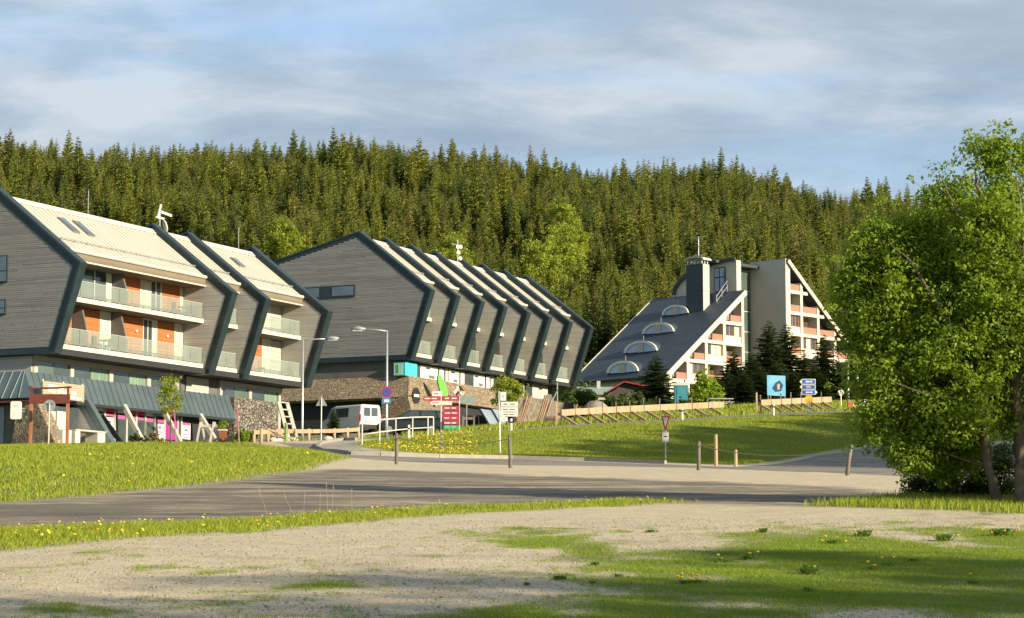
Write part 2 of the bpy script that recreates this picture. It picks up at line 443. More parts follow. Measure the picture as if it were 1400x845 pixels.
G_TREE = np.concatenate([poly_px([(1120, 692), (1240, 682), (1310, 672), (1399, 672)]), [(16, 46), (24, 44), (24, 36)], poly_px([(1399, 702), (1260, 697)])])
UP_ROAD = [tuple(P(*a)[:2]) for a in [(300, 600, 156), (400, 600, 147), (470, 600, 136), (520, 598, 127), (600, 593, 121.5), (700, 589, 121.5), (800, 583, 123), (900, 577, 126.5), (1050, 570, 133), (1180, 563, 141), (1330, 558, 147), (1700, 556, 160)]]
G_EMB = np.concatenate([poly_px([(485, 605), (500, 612), (540, 617), (603, 620.5), (700, 624.5), (800, 628), (910, 632), (1000, 635.5), (1120, 619), (1215, 603.5), (1300, 603), (1399, 604)]), [(40, 113), (60, 118), (60, 140)], [tuple(P(1180, 563, 138)[:2]), tuple(P(900, 577, 124)[:2]), tuple(P(700, 589, 119)[:2]), tuple(P(560, 596, 119)[:2])]])
A_LOW = np.concatenate([poly_px([(372, 604.5), (437, 607), (431, 612), (445, 618), (480, 622), (520, 623.5), (600, 626), (700, 627.5), (910, 635), (1000, 638.5), (1120, 622), (1215, 606), (1300, 606), (1399, 607)]), [(45, 112), (50, 60)], poly_px([(1399, 660), (1280, 654.5), (1157, 647), (1080, 645), (955, 640), (840, 637.5), (698, 636), (542, 631), (480, 626), (440, 619), (400, 611)])])
PAVE = poly_px([(438, 608), (434, 612), (447, 617.5), (480, 621), (520, 622.5), (500, 616), (485, 609), (487, 601), (470, 601)])
LOT = np.concatenate([[(-30, 34), (-30, 46)], poly_px([(0, 687), (90, 681), (165, 673), (240, 666), (320, 656), (390, 646), (450, 641), (560, 643), (700, 650), (860, 655), (1000, 660), (1180, 668), (1240, 680), (1130, 693), (930, 690), (860, 684), (700, 690.5), (550, 697), (400, 707), (250, 714), (120, 719), (0, 722)])])
A_DOOR = np.array([(-16, 118), (-13, 126), (-8, 170), (-14, 172), (-20, 150), (-27, 128), (-24, 120)])

def patch(x, y): return fbm(x * 0.55 + 3, y * 0.28, 5, 21)
def masks(x, y):
    """signed 'metres' of grass, asphalt, pavement, dark lot"""
    up = 3.0 - line_d(UP_ROAD, x, y)
    asph = np.maximum(sdf(A_LOW, x, y), up)
    asph = np.maximum(asph, sdf(A_DOOR, x, y))
    pave = sdf(PAVE, x, y)
    lot = sdf(LOT, x, y)
    g = np.maximum(np.maximum(sdf(G_LEFT, x, y), sdf(G_STRIP, x, y)), np.maximum(sdf(G_TREE, x, y), sdf(G_EMB, x, y)))
    f = sdf(G_FORE, x, y)
    p = patch(x, y)
    f2 = np.clip(f, -2.5, 2.2) * 0.36 + (p - 0.47) * 4.2 + (fbm(x * 2.3, y * 1.1, 3, 57) - 0.5) * 2.2
    f2 = np.where(f > -2.2, f2, -2.0)
    sprinkle = np.where((y < 33) & (f < 0.5), (p - 0.62) * 3.0 + (fbm(x * 2.6, y * 1.2, 3, 58) - 0.5) * 2.6 - 0.15, -2.0)      # thin tufts in the gravel
    f2 = f2 - np.clip((1.0 - x) * 0.35, 0, 1.2); sprinkle = sprinkle - np.clip((0.5 - x) * 0.3, 0, 0.55)
    g = np.maximum(g, np.maximum(f2, sprinkle))
    far = np.where((y > 124) & (up < -1.0), np.minimum(y - 124, 3.0), -3.0)
    far = np.where((x < -9) & (y < 150), np.minimum(far, -asph), far)
    g = np.maximum(g, far)
    g = np.minimum(g, -np.maximum(asph, pave) * 1.0 - 0.02)
    g = np.where((x > 25) & (y > 8) & (y < 100), np.maximum(g, -asph - 0.02), g)
    g = np.where((x < -34) | (y < 8), 2.0, g)
    return g, asph, pave, lot
def lines(spec):
    out = []
    for a, b, st in spec: out += list(np.arange(a, b - 1e-6, st))
    return np.array(out)
def grow(a, b, k):
    out, s = [], a
    st = 8.0
    while s < b: out.append(s); s += st; st *= k
    return out
xp = np.concatenate([np.arange(0, 14, 0.25), np.arange(14, 50, 0.6), np.arange(50, 250, 6), grow(250, 4500, 1.5)])
XS = np.concatenate([-xp[::-1][:-1], xp])
YS = np.concatenate([-np.array(grow(60, 2500, 1.6))[::-1], np.arange(-54, 12, 3), np.arange(12, 36, 0.2), np.arange(36, 60, 0.3), np.arange(60, 160, 0.6), np.arange(160, 320, 3), np.arange(320, 760, 8), grow(760, 6000, 1.5)])
GX, GY = np.meshgrid(XS, YS)
GZ = T(GX, GY)
near = (GY > 10) & (GY < 110)
GZ = GZ + np.where(near & (GY < 70), 0.05 * (fbm(GX * 0.8, GY * 0.8, 3, 3) - 0.5) + 0.03 * (fbm(GX * 2.5, GY * 2.5, 2, 9) - 0.5), 0)
mg, ma, mp_, ml = masks(GX.ravel(), GY.ravel())
nx, ny = len(XS), len(YS)
I = np.arange(nx * ny).reshape(ny, nx)
FA = np.stack([I[:-1, :-1], I[:-1, 1:], I[1:, 1:], I[1:, :-1]], -1).reshape(-1, 4)
VA = np.stack([GX.ravel(), GY.ravel(), GZ.ravel()], 1)
fc = lambda a: a[FA].mean(1)
fy = fc(VA[:, 1]); fg, fa, fp = fc(mg), fc(ma), fc(mp_)
zone = np.zeros(len(FA), int)
zone[fg > 0] = 1
zone[fa > 0] = 2
zone[fp > 0] = 3
zone[fy > 300] = 4

def mat_terrain():
    m, t = newmat('terrain'); N = NT(t)
    def at(n): a = N.n('ShaderNodeAttribute', attribute_name=n); return a.outputs['Fac']
    v = N.pos()
    n_big = N.noise(v, 0.35, 5); n_mid = N.noise(v, 2.2, 5); n_fine = N.noise(v, 16, 4, 0.7); n_grit = N.noise(v, 55, 3, 0.75)
    streak = N.noise(N.pos((0.22, 0.95, 1)), 1.0, 7, 0.68)
    vor = N.n('ShaderNodeTexVoronoi'); t.links.new(v, vor.inputs['Vector']); vor.inputs['Scale'].default_value = 28
    wn_ = N.n('ShaderNodeTexWhiteNoise'); t.links.new(vor.outputs['Color'], wn_.inputs['Vector'])
    def edge(a, nz, amp, soft=0.12):
        q = N.m('ADD', a, N.m('MULTIPLY', N.m('SUBTRACT', nz, 0.5), amp))
        return N.m('ADD', N.m('DIVIDE', q, soft * 2), 0.5, clamp=True)
    # light gravel track
    grav = N.ramp(n_mid, [(0.3, (0.47, 0.40, 0.28)), (0.7, (0.62, 0.53, 0.38))])
    grav = N.mix(N.m('MULTIPLY', wn_.outputs[0], 0.5), grav, (0.22, 0.185, 0.14))
    grav = N.mix(N.ramp(n_fine, [(0.58, 0.0), (0.72, 0.55)]), grav, (0.68, 0.64, 0.56))
    grav = N.mix(N.ramp(streak, [(0.52, 0.0), (0.75, 0.5)]), grav, (0.56, 0.46, 0.30))
    # dark compacted lot
    lot = N.ramp(streak, [(0.34, (0.12, 0.108, 0.09)), (0.50, (0.19, 0.168, 0.135)), (0.62, (0.40, 0.33, 0.235))])
    lot = N.mix(N.m('MULTIPLY', wn_.outputs[0], 0.45), lot, (0.085, 0.078, 0.068))
    lot = N.mix(N.ramp(N.noise(N.pos((0.16, 0.9, 1)), 1.3, 7, 0.72), [(0.50, 0.0), (0.66, 0.65)]), lot, (0.40, 0.335, 0.24))
    lot = N.mix(N.ramp(n_mid, [(0.55, 0.0), (0.75, 0.4)]), lot, (0.075, 0.068, 0.06))
    # asphalt
    asp = N.ramp(N.noise(N.pos((0.3, 1, 1)), 0.8, 5), [(0.35, (0.17, 0.162, 0.148)), (0.7, (0.27, 0.25, 0.215))])
    asp = N.mix(N.ramp(n_fine, [(0.4, 0.0), (0.8, 0.3)]), asp, (0.07, 0.068, 0.066))
    asp = N.mix(N.ramp(N.noise(N.pos((0.18, 0.6, 1)), 1.3, 7, 0.72), [(0.50, 0.0), (0.64, 0.75)]), asp, (0.36, 0.31, 0.235))
    asp = N.mix(N.ramp(N.noise(N.pos((0.12, 0.9, 1)), 2.1, 4, 0.6), [(0.56, 0.0), (0.60, 0.6)]), asp, (0.06, 0.058, 0.056))
    pav = N.ramp(n_mid, [(0.3, (0.30, 0.27, 0.225)), (0.7, (0.40, 0.365, 0.30))])
    # turf between the blades
    gra = N.ramp(n_big, [(0.3, (0.105, 0.15, 0.02)), (0.7, (0.155, 0.20, 0.028))])
    gra = N.mix(N.ramp(n_fine, [(0.35, 0.6), (0.65, 0.0)]), gra, (0.075, 0.095, 0.02))
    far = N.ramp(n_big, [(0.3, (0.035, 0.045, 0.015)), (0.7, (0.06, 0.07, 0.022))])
    c = N.mix(edge(at('lot'), streak, 3.0, 0.5), grav, lot)
    c = N.mix(edge(at('asphalt'), n_mid, 0.5, 0.08), c, asp)
    c = N.mix(edge(at('pave'), n_mid, 0.0, 0.03), c, pav)
    ge = N.m('MULTIPLY', edge(at('grass'), N.m('ADD', N.m('MULTIPLY', n_fine, 0.6), N.m('MULTIPLY', n_mid, 0.4)), 3.4, 0.45), 0.92)
    c = N.mix(ge, c, gra)
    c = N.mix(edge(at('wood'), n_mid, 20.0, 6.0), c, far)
    rough_h = N.m('ADD', N.m('MULTIPLY', n_grit, 0.5), N.m('ADD', N.m('MULTIPLY', vor.outputs['Distance'], 0.5), N.m('MULTIPLY', n_fine, 0.7)))
    N.out(N.bsdf(c, 0.95, 0, 0.12, N.bump(rough_h, 0.022, 0.8)))
    return m
M_TERR = mat_terrain()
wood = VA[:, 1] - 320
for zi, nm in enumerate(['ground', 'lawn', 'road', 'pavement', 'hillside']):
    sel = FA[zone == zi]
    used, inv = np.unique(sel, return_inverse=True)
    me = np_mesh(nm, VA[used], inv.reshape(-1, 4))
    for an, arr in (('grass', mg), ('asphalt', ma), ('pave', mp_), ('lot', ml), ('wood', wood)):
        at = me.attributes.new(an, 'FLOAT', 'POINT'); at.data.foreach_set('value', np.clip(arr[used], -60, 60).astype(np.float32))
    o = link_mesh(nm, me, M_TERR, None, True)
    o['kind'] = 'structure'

# ------------------------------------------------------------------ grass blades
def surf(x, y):
    z = T(x, y)
    return z + np.where((y > 10) & (y < 70), 0.05 * (fbm(x * 0.8, y * 0.8, 3, 3) - 0.5) + 0.03 * (fbm(x * 2.5, y * 2.5, 2, 9) - 0.5), 0)
def blades(name, x, y, h, w, m, lean=0.5):
    n = len(x); z = surf(x, y) - 0.01
    a = rng.uniform(0, 2 * np.pi, n); b = rng.uniform(0, 2 * np.pi, n)
    l = h * lean * rng.uniform(0.1, 1.0, n)
    wx, wy = np.cos(a) * w / 2, np.sin(a) * w / 2
    tx, ty = np.cos(b) * l, np.sin(b) * l
    V = np.empty((n, 5, 3))
    V[:, 0] = np.stack([x - wx, y - wy, z], 1); V[:, 1] = np.stack([x + wx, y + wy, z], 1)
    V[:, 2] = np.stack([x + wx * .8 + tx * .35, y + wy * .8 + ty * .35, z + h * .6], 1); V[:, 3] = np.stack([x - wx * .8 + tx * .35, y - wy * .8 + ty * .35, z + h * .6], 1)
    V[:, 4] = np.stack([x + tx, y + ty, z + h], 1)
    i = np.arange(n)[:, None] * 5
    Ft = np.concatenate([i + [[0, 1, 2]], i + [[0, 2, 3]], i + [[3, 2, 4]]])
    me = np_mesh(name, V.reshape(-1, 3), Ft)
    o = link_mesh(name, me, m); o['kind'] = 'stuff'
    return o
def scatter(poly, n, x0, x1, y0, y1, extra=None):
    x = rng.uniform(x0, x1, n * 4); y = rng.uniform(y0, y1, n * 4)
    k = sdf(poly, x, y) > rng.uniform(-0.5, 0.3, n * 4)
    if extra is not None: k &= extra(x, y)
    return x[k][:n], y[k][:n]
M_G1 = mat_leaf('fresh_grass', (0.19, 0.255, 0.018), (0.31, 0.335, 0.036), 0.35, objrand=0)
M_G2 = mat_leaf('short_turf', (0.155, 0.25, 0.018), (0.25, 0.315, 0.032), 0.38, objrand=0)
M_YEL = mat('dandelion_yellow', (0.85, 0.62, 0.03), (0.80, 0.52, 0.02), 30.0, rough=0.7)
noasph = lambda x, y: (masks(x, y)[0] > 0)
# foreground turf
xf = rng.uniform(-5, 9.0, 1400000); yf = 16 + 19 * rng.uniform(0, 1, 1400000) ** 1.3
kk = np.abs(xf) < 0.24 * yf + 0.6
xf, yf = xf[kk], yf[kk]
gm = masks(xf, yf)[0]
pr = np.clip(gm * 0.55 + 0.30 + (fbm(xf * 7, yf * 4, 3, 66) - 0.5) * 1.1, 0, 1)
kk = (rng.uniform(0, 1, len(xf)) < pr) & (sdf(G_STRIP, xf, yf) < 0) & (sdf(G_TREE, xf, yf) < 0)
xf, yf = xf[kk][:300000], yf[kk][:300000]
hh = rng.uniform(0.010, 0.034, len(xf)) * (0.7 + 0.9 * fbm(xf * 1.7, yf * 1.7, 3, 40))
fg_o = blades('short_grass', xf, yf, hh, rng.uniform(0.004, 0.008, len(xf)), M_G2, 1.2)
tag(fg_o, 'short patchy turf growing through gravel in the open foreground', 'grass')
x, y = scatter(G_STRIP, 90000, -14, 5, 24, 46)
o = blades('verge_grass', x, y, rng.uniform(0.03, 0.10, len(x)) * (0.5 + 1.0 * fbm(x, y, 3, 4)), rng.uniform(0.008, 0.014, len(x)), M_G1, 0.9)
tag(o, 'long grass of the dandelion verge between pale track and dark lot', 'grass')
x, y = scatter(G_TREE, 40000, 4, 17, 34, 48)
o = blades('shade_grass', x, y, rng.uniform(0.06, 0.2, len(x)), rng.uniform(0.010, 0.018, len(x)), M_G1, 0.7)
tag(o, 'tall shaded grass round the foot of the leafy trees', 'grass')
x, y = scatter(G_LEFT, 260000, -32, -5, 43, 128)
o = blades('bank_grass', x, y, rng.uniform(0.04, 0.14, len(x)) * (0.2 + 1.5 * fbm(x * .7, y * .7, 3, 6)), rng.uniform(0.014, 0.026, len(x)), M_G1, 1.0)
tag(o, 'sunlit grass on the low bank before the shop pavilion', 'grass')
x, y = scatter(G_EMB, 200000, -10, 34, 84, 138, noasph)
o = blades('embankment_grass', x, y, rng.uniform(0.03, 0.11, len(x)) * (0.4 + 1.1*fbm(x * .5, y * .5, 3, 8)), rng.uniform(0.02, 0.036, len(x)), M_G1, 1.0)
tag(o, 'mown grass on the road embankment below the wooden snow fence', 'grass')
far_ok = lambda x, y: (masks(x, y)[0] > 0.1) & (sdf(G_EMB, x, y) < 0) & (sdf(G_LEFT, x, y) < 0)
x = rng.uniform(-22, 45, 200000); y = rng.uniform(118, 215, 200000); kk = far_ok(x, y)
x, y = x[kk][:60000], y[kk][:60000]
o = blades('meadow_grass', x, y, rng.uniform(0.08, 0.3, len(x)), rng.uniform(0.04, 0.08, len(x)), M_G1, 0.8)
tag(o, 'rough meadow grass beyond the upper road', 'grass')

# dandelion heads
def heads(name, x, y, hz, r, label):
    n = len(x); z = surf(x, y) + hz; k = 7
    t = np.linspace(0, 2 * np.pi, k, endpoint=False)
    tilt = rng.normal(0, 0.35, (n, 2))
    V = np.empty((n, k + 1, 3)); V[:, 0] = np.stack([x, y, z + r * 0.55], 1)
    dx = np.cos(t)[None] * r[:, None]; dy = np.sin(t)[None] * r[:, None]
    V[:, 1:, 0] = x[:, None] + dx; V[:, 1:, 1] = y[:, None] + dy; V[:, 1:, 2] = z[:, None] + dx * tilt[:, :1] + dy * tilt[:, 1:]
    F = np.concatenate([np.arange(n)[:, None] * (k + 1) + np.array([[0, 1 + j, 1 + (j + 1) % k]]) for j in range(k)])
    o = link_mesh(name, np_mesh(name, V.reshape(-1, 3), F), M_YEL); o['kind'] = 'stuff'
    return tag(o, label, 'flowers')
x, y = scatter(G_STRIP, 620, -12, 5, 24, 46, lambda x, y: fbm(x * .6, y * .6, 3, 31) > 0.42)
heads('dandelion_flowers', x, y, rng.uniform(0.05, 0.11, len(x)), rng.uniform(0.014, 0.024, len(x)), 'yellow dandelion heads along the verge by the pale track')
x, y = scatter(G_LEFT, 420, -30, -5, 43, 120, lambda x, y: fbm(x * .25, y * .25, 3, 33) > 0.5)
heads('dandelion_flowers', x, y, rng.uniform(0.08, 0.15, len(x)), rng.uniform(0.022, 0.035, len(x)), 'scattered yellow dandelion heads on the bank before the shop')
em = np.array([P(480, 610, 110)[:2], P(500, 613, 104)[:2], P(600, 622, 97)[:2], P(590, 597, 112)[:2], P(540, 597, 116)[:2]])
x, y = scatter(G_EMB, 1500, -10, 12, 88, 120, lambda x, y: fbm(x * .2, y * .2, 3, 35) * 0.8 + 0.35 * np.exp(-((x + 3.5) ** 2) / 9) > 0.62)
heads('dandelion_flowers', x, y, rng.uniform(0.06, 0.14, len(x)), rng.uniform(0.03, 0.045, len(x)), 'dense yellow dandelion heads on the embankment by the white railing')

# loose stones on the gravel
n = 60000
x = rng.uniform(-8, 9, n); y = 16 + 20 * rng.uniform(0, 1, n) ** 1.4
k = (np.abs(x) < 0.24 * y + 0.6) & (masks(x, y)[0] < rng.uniform(-0.6, 0.5, n)) & (sdf(LOT, x, y) < -0.5)
x, y = x[k][:26000], y[k][:26000]; n = len(x)
r = 0.0035 + 0.013 * rng.uniform(0, 1, n) ** 4
z = surf(x, y) + r * 0.2
dirs = np.array([(1, 0, 0), (0, 1, 0), (-1, 0, 0), (0, -1, 0), (0, 0, 0.7), (0, 0, -0.7)], float)
V = np.stack([x, y, z], 1)[:, None] + dirs[None] * r[:, None, None] * rng.uniform(0.6, 1.4, (n, 6, 1))
tri = np.array([(0, 1, 4), (1, 2, 4), (2, 3, 4), (3, 0, 4), (1, 0, 5), (2, 1, 5), (3, 2, 5), (0, 3, 5)])
o = link_mesh('gravel_stones', np_mesh('gravel_stones', V.reshape(-1, 3), (np.arange(n)[:, None, None] * 6 + tri[None]).reshape(-1, 3)), mat('gravel_stone', (0.42, 0.375, 0.31), (0.24, 0.21, 0.175), 9.0, rough=0.9, island=0.8)); o['kind'] = 'stuff'
tag(o, 'loose pale stones scattered over the gravel track', 'gravel')
# ================================================================== APARTMENT BUILDINGS
TH = 0.448
E_DIR = np.array([math.sin(TH), math.cos(TH)]); N_DIR = np.array([math.cos(TH), -math.sin(TH)])
ROTB = math.pi / 2 - TH
O_A = np.array([-27.219, 135.322, 14.257]); O_B = np.array([-7.804, 176.496, 17.592])
def onU(O, u, px, py):
    r = ray(px, py); o = O[:2] + N_DIR * u
    t = (o @ N_DIR) / (r[:2] @ N_DIR); p = r * t
    return float((p[:2] - O[:2]) @ E_DIR), float(p[2] + EYE - O[2])
def onS(O, s, px, py):
    r = ray(px, py); o = O[:2] + E_DIR * s
    t = (o @ E_DIR) / (r[:2] @ E_DIR); p = r * t
    return float((p[:2] - O[:2]) @ N_DIR), float(p[2] + EYE - O[2])
GABLE = [(0, 0), (1.74, 5.30), (-4.69, 10.28), (-14.0, 8.02), (-12.3, 0)]
def inset(poly, ws):
    n = len(poly); out = []
    L = []
    for i in range(n):
        a = np.array(poly[i], float); b = np.array(poly[(i + 1) % n], float); d = (b - a) / np.linalg.norm(b - a)
        nn = np.array([-d[1], d[0]]); L.append((a + nn * ws[i], d))
    for i in range(n):
        (p, d), (q, e) = L[i - 1], L[i]
        t = np.linalg.solve(np.array([d, -e]).T, q - p); out.append(tuple(p + d * t[0]))
    return out
def row_range(poly, z):
    us = []
    for i in range(len(poly)):
        (u0, z0), (u1, z1) = poly[i], poly[(i + 1) % len(poly)]
        if (z0 - z) * (z1 - z) < 0: us.append(u0 + (z - z0) / (z1 - z0) * (u1 - u0))
    return (min(us), max(us)) if len(us) >= 2 else None
def ring(mb, outer, inner, x0, x1, zf):
    n = len(outer)
    for i in range(n):
        a, b = outer[i], outer[(i + 1) % n]; c, d = inner[(i + 1) % n], inner[i]
        q = [(x0, -p[0], p[1] + zf) for p in (a, b, c, d)] + [(x1, -p[0], p[1] + zf) for p in (a, b, c, d)]
        mb.add(q, [(3, 2, 1, 0), (4, 5, 6, 7), (0, 1, 5, 4), (2, 3, 7, 6)])
TH_FIN = 0.34
def make_fin(root, s, zf, gable, wood):
    inn = inset(GABLE, (0.5, 0.5, 0.34, 0.5, 0.36))
    core = MB().prism([(-p[0], p[1] + zf) for p in inset(GABLE, (0.03,) * 5)], 'x', s, s + TH_FIN).build('fin', M_GREYC, root)
    t = MB(); ring(t, inset(GABLE, (0.0, 0.0, 0.0, 0.0, 0.0)), inn, s - 0.07, s + TH_FIN + 0.07, zf); t.build('trim', M_TEAL, core)
    f = MB(); ring(f, inset(GABLE, (-0.05,) * 5), inset(GABLE, (0.09,) * 5), s - 0.16, s + TH_FIN + 0.16, zf); f.build('flashing', M_TEAL, core)
    b = MB(); pitch = 0.12; z = inn[0][1]
    zt = max(p[1] for p in inn)
    umin = -99 if gable else -2.35
    while z < zt:
        a0 = row_range(inn, z + 0.005); a1 = row_range(inn, min(z + pitch - 0.02, zt - 0.003))
        if a0 and a1:
            lo, hi = max(max(a0[0], a1[0]) - 0.02, umin), max(a0[1], a1[1]) + 0.02
            u = lo
            while u < hi - 0.05:
                u2 = min(hi, u + rnd.uniform(2.5, 5.0))
                if hi - u2 < 0.8: u2 = hi
                j = rnd.uniform(0, 0.018)
                b.box(s - 0.035 - j, s + 0.01, -u2 + 0.004, -u - 0.004, z + zf, z + pitch - 0.010 + zf)
                u = u2
        z += pitch
    b.build('cladding_boards', wood, core, kind='stuff')
    return core
SLOPE = (10.28 - 5.30) / (4.69 + 1.74)
def roof_z(u): return 10.28 - 0.50 - (u + 4.69) * SLOPE
EAVE_U = -0.44
def make_bay_roof(root, s0, s1, zf, guard=True):
    r0, e0 = (-4.69, roof_z(-4.69)), (EAVE_U, roof_z(EAVE_U))
    poly = [(-r0[0], r0[1] + zf), (-e0[0], e0[1] + zf), (-e0[0], e0[1] - 0.14 + zf), (-r0[0], r0[1] - 0.2 + zf)]
    rf = MB().prism(poly, 'x', s0, s1).build('roof_panel', M_ROOF, root)
    bk = (-13.2, 10.28 - 0.5 - (13.2 - 4.69) * 0.2427)
    MB().prism([(-r0[0], r0[1] + zf - 0.004), (-bk[0], bk[1] + zf), (-bk[0], bk[1] - 0.2 + zf), (-r0[0], r0[1] - 0.21 + zf)], 'x', s0, s1).build('rear_roof_panel', M_ROOF, root)
    sm = MB(); n = max(2, int((s1 - s0) / 0.52))
    for i in range(1, n):
        x = s0 + (s1 - s0) * i / n
        sm.bar((x, -r0[0], r0[1] + zf + 0.012), (x, -e0[0], e0[1] + zf + 0.012), 0.03, 0.045)
    sm.build('standing_seams', M_ROOF, rf, kind='stuff')
    MB().prism([(-r0[0] + 0.28, r0[1] + zf - 0.02), (-r0[0], r0[1] + zf + 0.16), (-r0[0] - 0.30, r0[1] + zf - 0.14), (-r0[0] - 0.30, r0[1] + zf - 0.19), (-r0[0], r0[1] + zf + 0.06), (-r0[0] + 0.28, r0[1] + zf - 0.08)], 'x', s0, s1).build('ridge_cap', M_CREAM, rf)
    g = MB(); uu = EAVE_U - 0.75; gz = roof_z(uu) + zf
    g.bar((s0 + 0.05, -uu, gz + 0.16), (s1 - 0.05, -uu, gz + 0.16), 0.05, 0.05)
    k = max(2, int((s1 - s0) / 1.3))
    for i in range(k + 1):
        x = s0 + 0.15 + (s1 - s0 - 0.3) * i / k
        g.bar((x, -uu + 0.02, gz + 0.0), (x, -uu - 0.02, gz + 0.2), 0.05, 0.05)
    g.build('snow_guard', M_STEEL, rf)
    # gutter, boarded fascia, lower lip, soffit
    ez = e0[1] + zf
    MB().prism([(0.44, ez + 0.02), (0.28, ez + 0.02), (0.25, ez - 0.10), (0.31, ez - 0.17), (0.44, ez - 0.17)], 'x', s0 + 0.02, s1 - 0.02).build('gutter', M_CREAM, root)
    MB().box(s0, s1, 0.40, 0.48, ez - 0.62, ez - 0.171).build('fascia_boards', M_BROWNW, root)
    MB().box(s0, s1, 0.34, 0.52, ez - 0.70, ez - 0.621).build('fascia_lip', M_CREAM, root)
    MB().box(s0, s1, 0.521, 2.4, ez - 0.69, ez - 0.62).build('soffit', M_BROWNW, root)
    return rf
M_RAILTOP = mat('rail_profile', (0.55, 0.55, 0.50), (0.45, 0.45, 0.42), 3.0, rough=0.4, metal=0.3)
def make_balcony(root, s0, s1, zt, zf, rail=True, furn=None):
    sl = MB().box(s0, s1, 0.56, 2.3, zt - 0.22 + zf, zt + zf).build('balcony_slab', M_CREAM, root)
    MB().box(s0, s1, 0.50, 0.559, zt - 0.25 + zf, zt + 0.03 + zf).build('slab_edging', M_CREAM, sl)
    MB().box(s0, s1, 0.62, 2.3, zt - 0.26 + zf, zt - 0.222 + zf).build('slab_underside', M_GREYC, sl)
    if not rail: return
    n = max(1, round((s1 - s0) / 1.35)); w = (s1 - s0 - 0.06) / n
    y = 0.60
    for i in range(n):
        a = s0 + 0.03 + i * w
        MB().box(a + 0.02, a + w - 0.02, y - 0.008, y + 0.008, zt + 0.10 + zf, zt + 1.05 + zf).build('glass_pane', M_PANE, root)
    h = MB().box(s0 + 0.02, s1 - 0.02, y - 0.022, y + 0.022, zt + 1.051 + zf, zt + 1.085 + zf).build('handrail', M_RAILTOP, root)
    c = MB()
    for i in range(n + 1):
        x = s0 + 0.05 + (s1 - s0 - 0.1) * i / n
        c.box(x - 0.03, x + 0.03, y - 0.03, y + 0.03, zt + 0.03 + zf, zt + 0.16 + zf)
    c.build('rail_clamps', M_STEEL, h, kind='stuff')
def panel(root, name, s0, s1, z0, z1, zf, m, y=2.2, d=0.06, boards=None):
    if boards:
        b = MB(); z = z0
        while z < z1 - 0.03:
            zz = min(z + 0.19, z1); b.box(s0, s1, y - d - rnd.uniform(0, 0.012), y, z + zf, zz - 0.012 + zf); z = zz
        return b.build(name, m, root)
    return MB().box(s0, s1, y - d, y, z0 + zf, z1 + zf).build(name, m, root)
def glazing(root, s0, s1, z0, z1, zf, n, curtain=0.0, y=2.2, frame=M_WHITE, d=0.05):
    fr = MB(); t = 0.07
    fr.box(s0, s1, y - d - 0.03, y + 0.02, z0 + zf, z0 + t + zf); fr.box(s0, s1, y - d - 0.03, y + 0.02, z1 - t + zf, z1 + zf)
    for i in range(n + 1):
        x = s0 + (s1 - s0 - t) * i / n
        fr.box(x, x + t, y - d - 0.028, y + 0.018, z0 + t + zf, z1 - t + zf)
    f = fr.build('window', frame, root)
    for i in range(n):
        a = s0 + (s1 - s0 - t) * i / n + t; b = s0 + (s1 - s0 - t) * (i + 1) / n
        MB().box(a, b, y - d + 0.01, y - d + 0.02, z0 + t + zf, z1 - t + zf).build('pane', M_CURTAIN if rnd.random() < curtain else M_GLASS, f)
    return f
def partition(root, s, z0, z1, zf, top=0.75, bot=1.25):
    return MB().prism([(2.2, z0 + zf), (2.2 - bot, z0 + zf), (2.2 - bot, z0 + 0.9 + zf), (2.2 - top, z1 + zf), (2.2, z1 + zf)], 'x', s, s + 0.14).build('balcony_partition', M_GREYC, root)
def skylight(rf, s, u0, u1, zf):
    m = MB()
    def c(u, dz): return (-u, roof_z(u) + zf + dz)
    fr = MB().prism([c(u0, 0), c(u1, 0), c(u1, 0.12), c(u0, 0.12)], 'x', s, s + 0.75).build('skylight', M_GREYC, rf)
    return fr

S_A = [0.0, 16.68, 20.84, 29.19]
ZFA = 5.8
A = thing('apartment_building', 'angular apartment building with orange timber balcony walls above a teal shop roof', 'building', (O_A[0], O_A[1], O_A[2] - ZFA), ROTB)
for i, s in enumerate(S_A): make_fin(A, s, ZFA, i == 0, M_GREYW if i == 0 else M_LIGHTW)
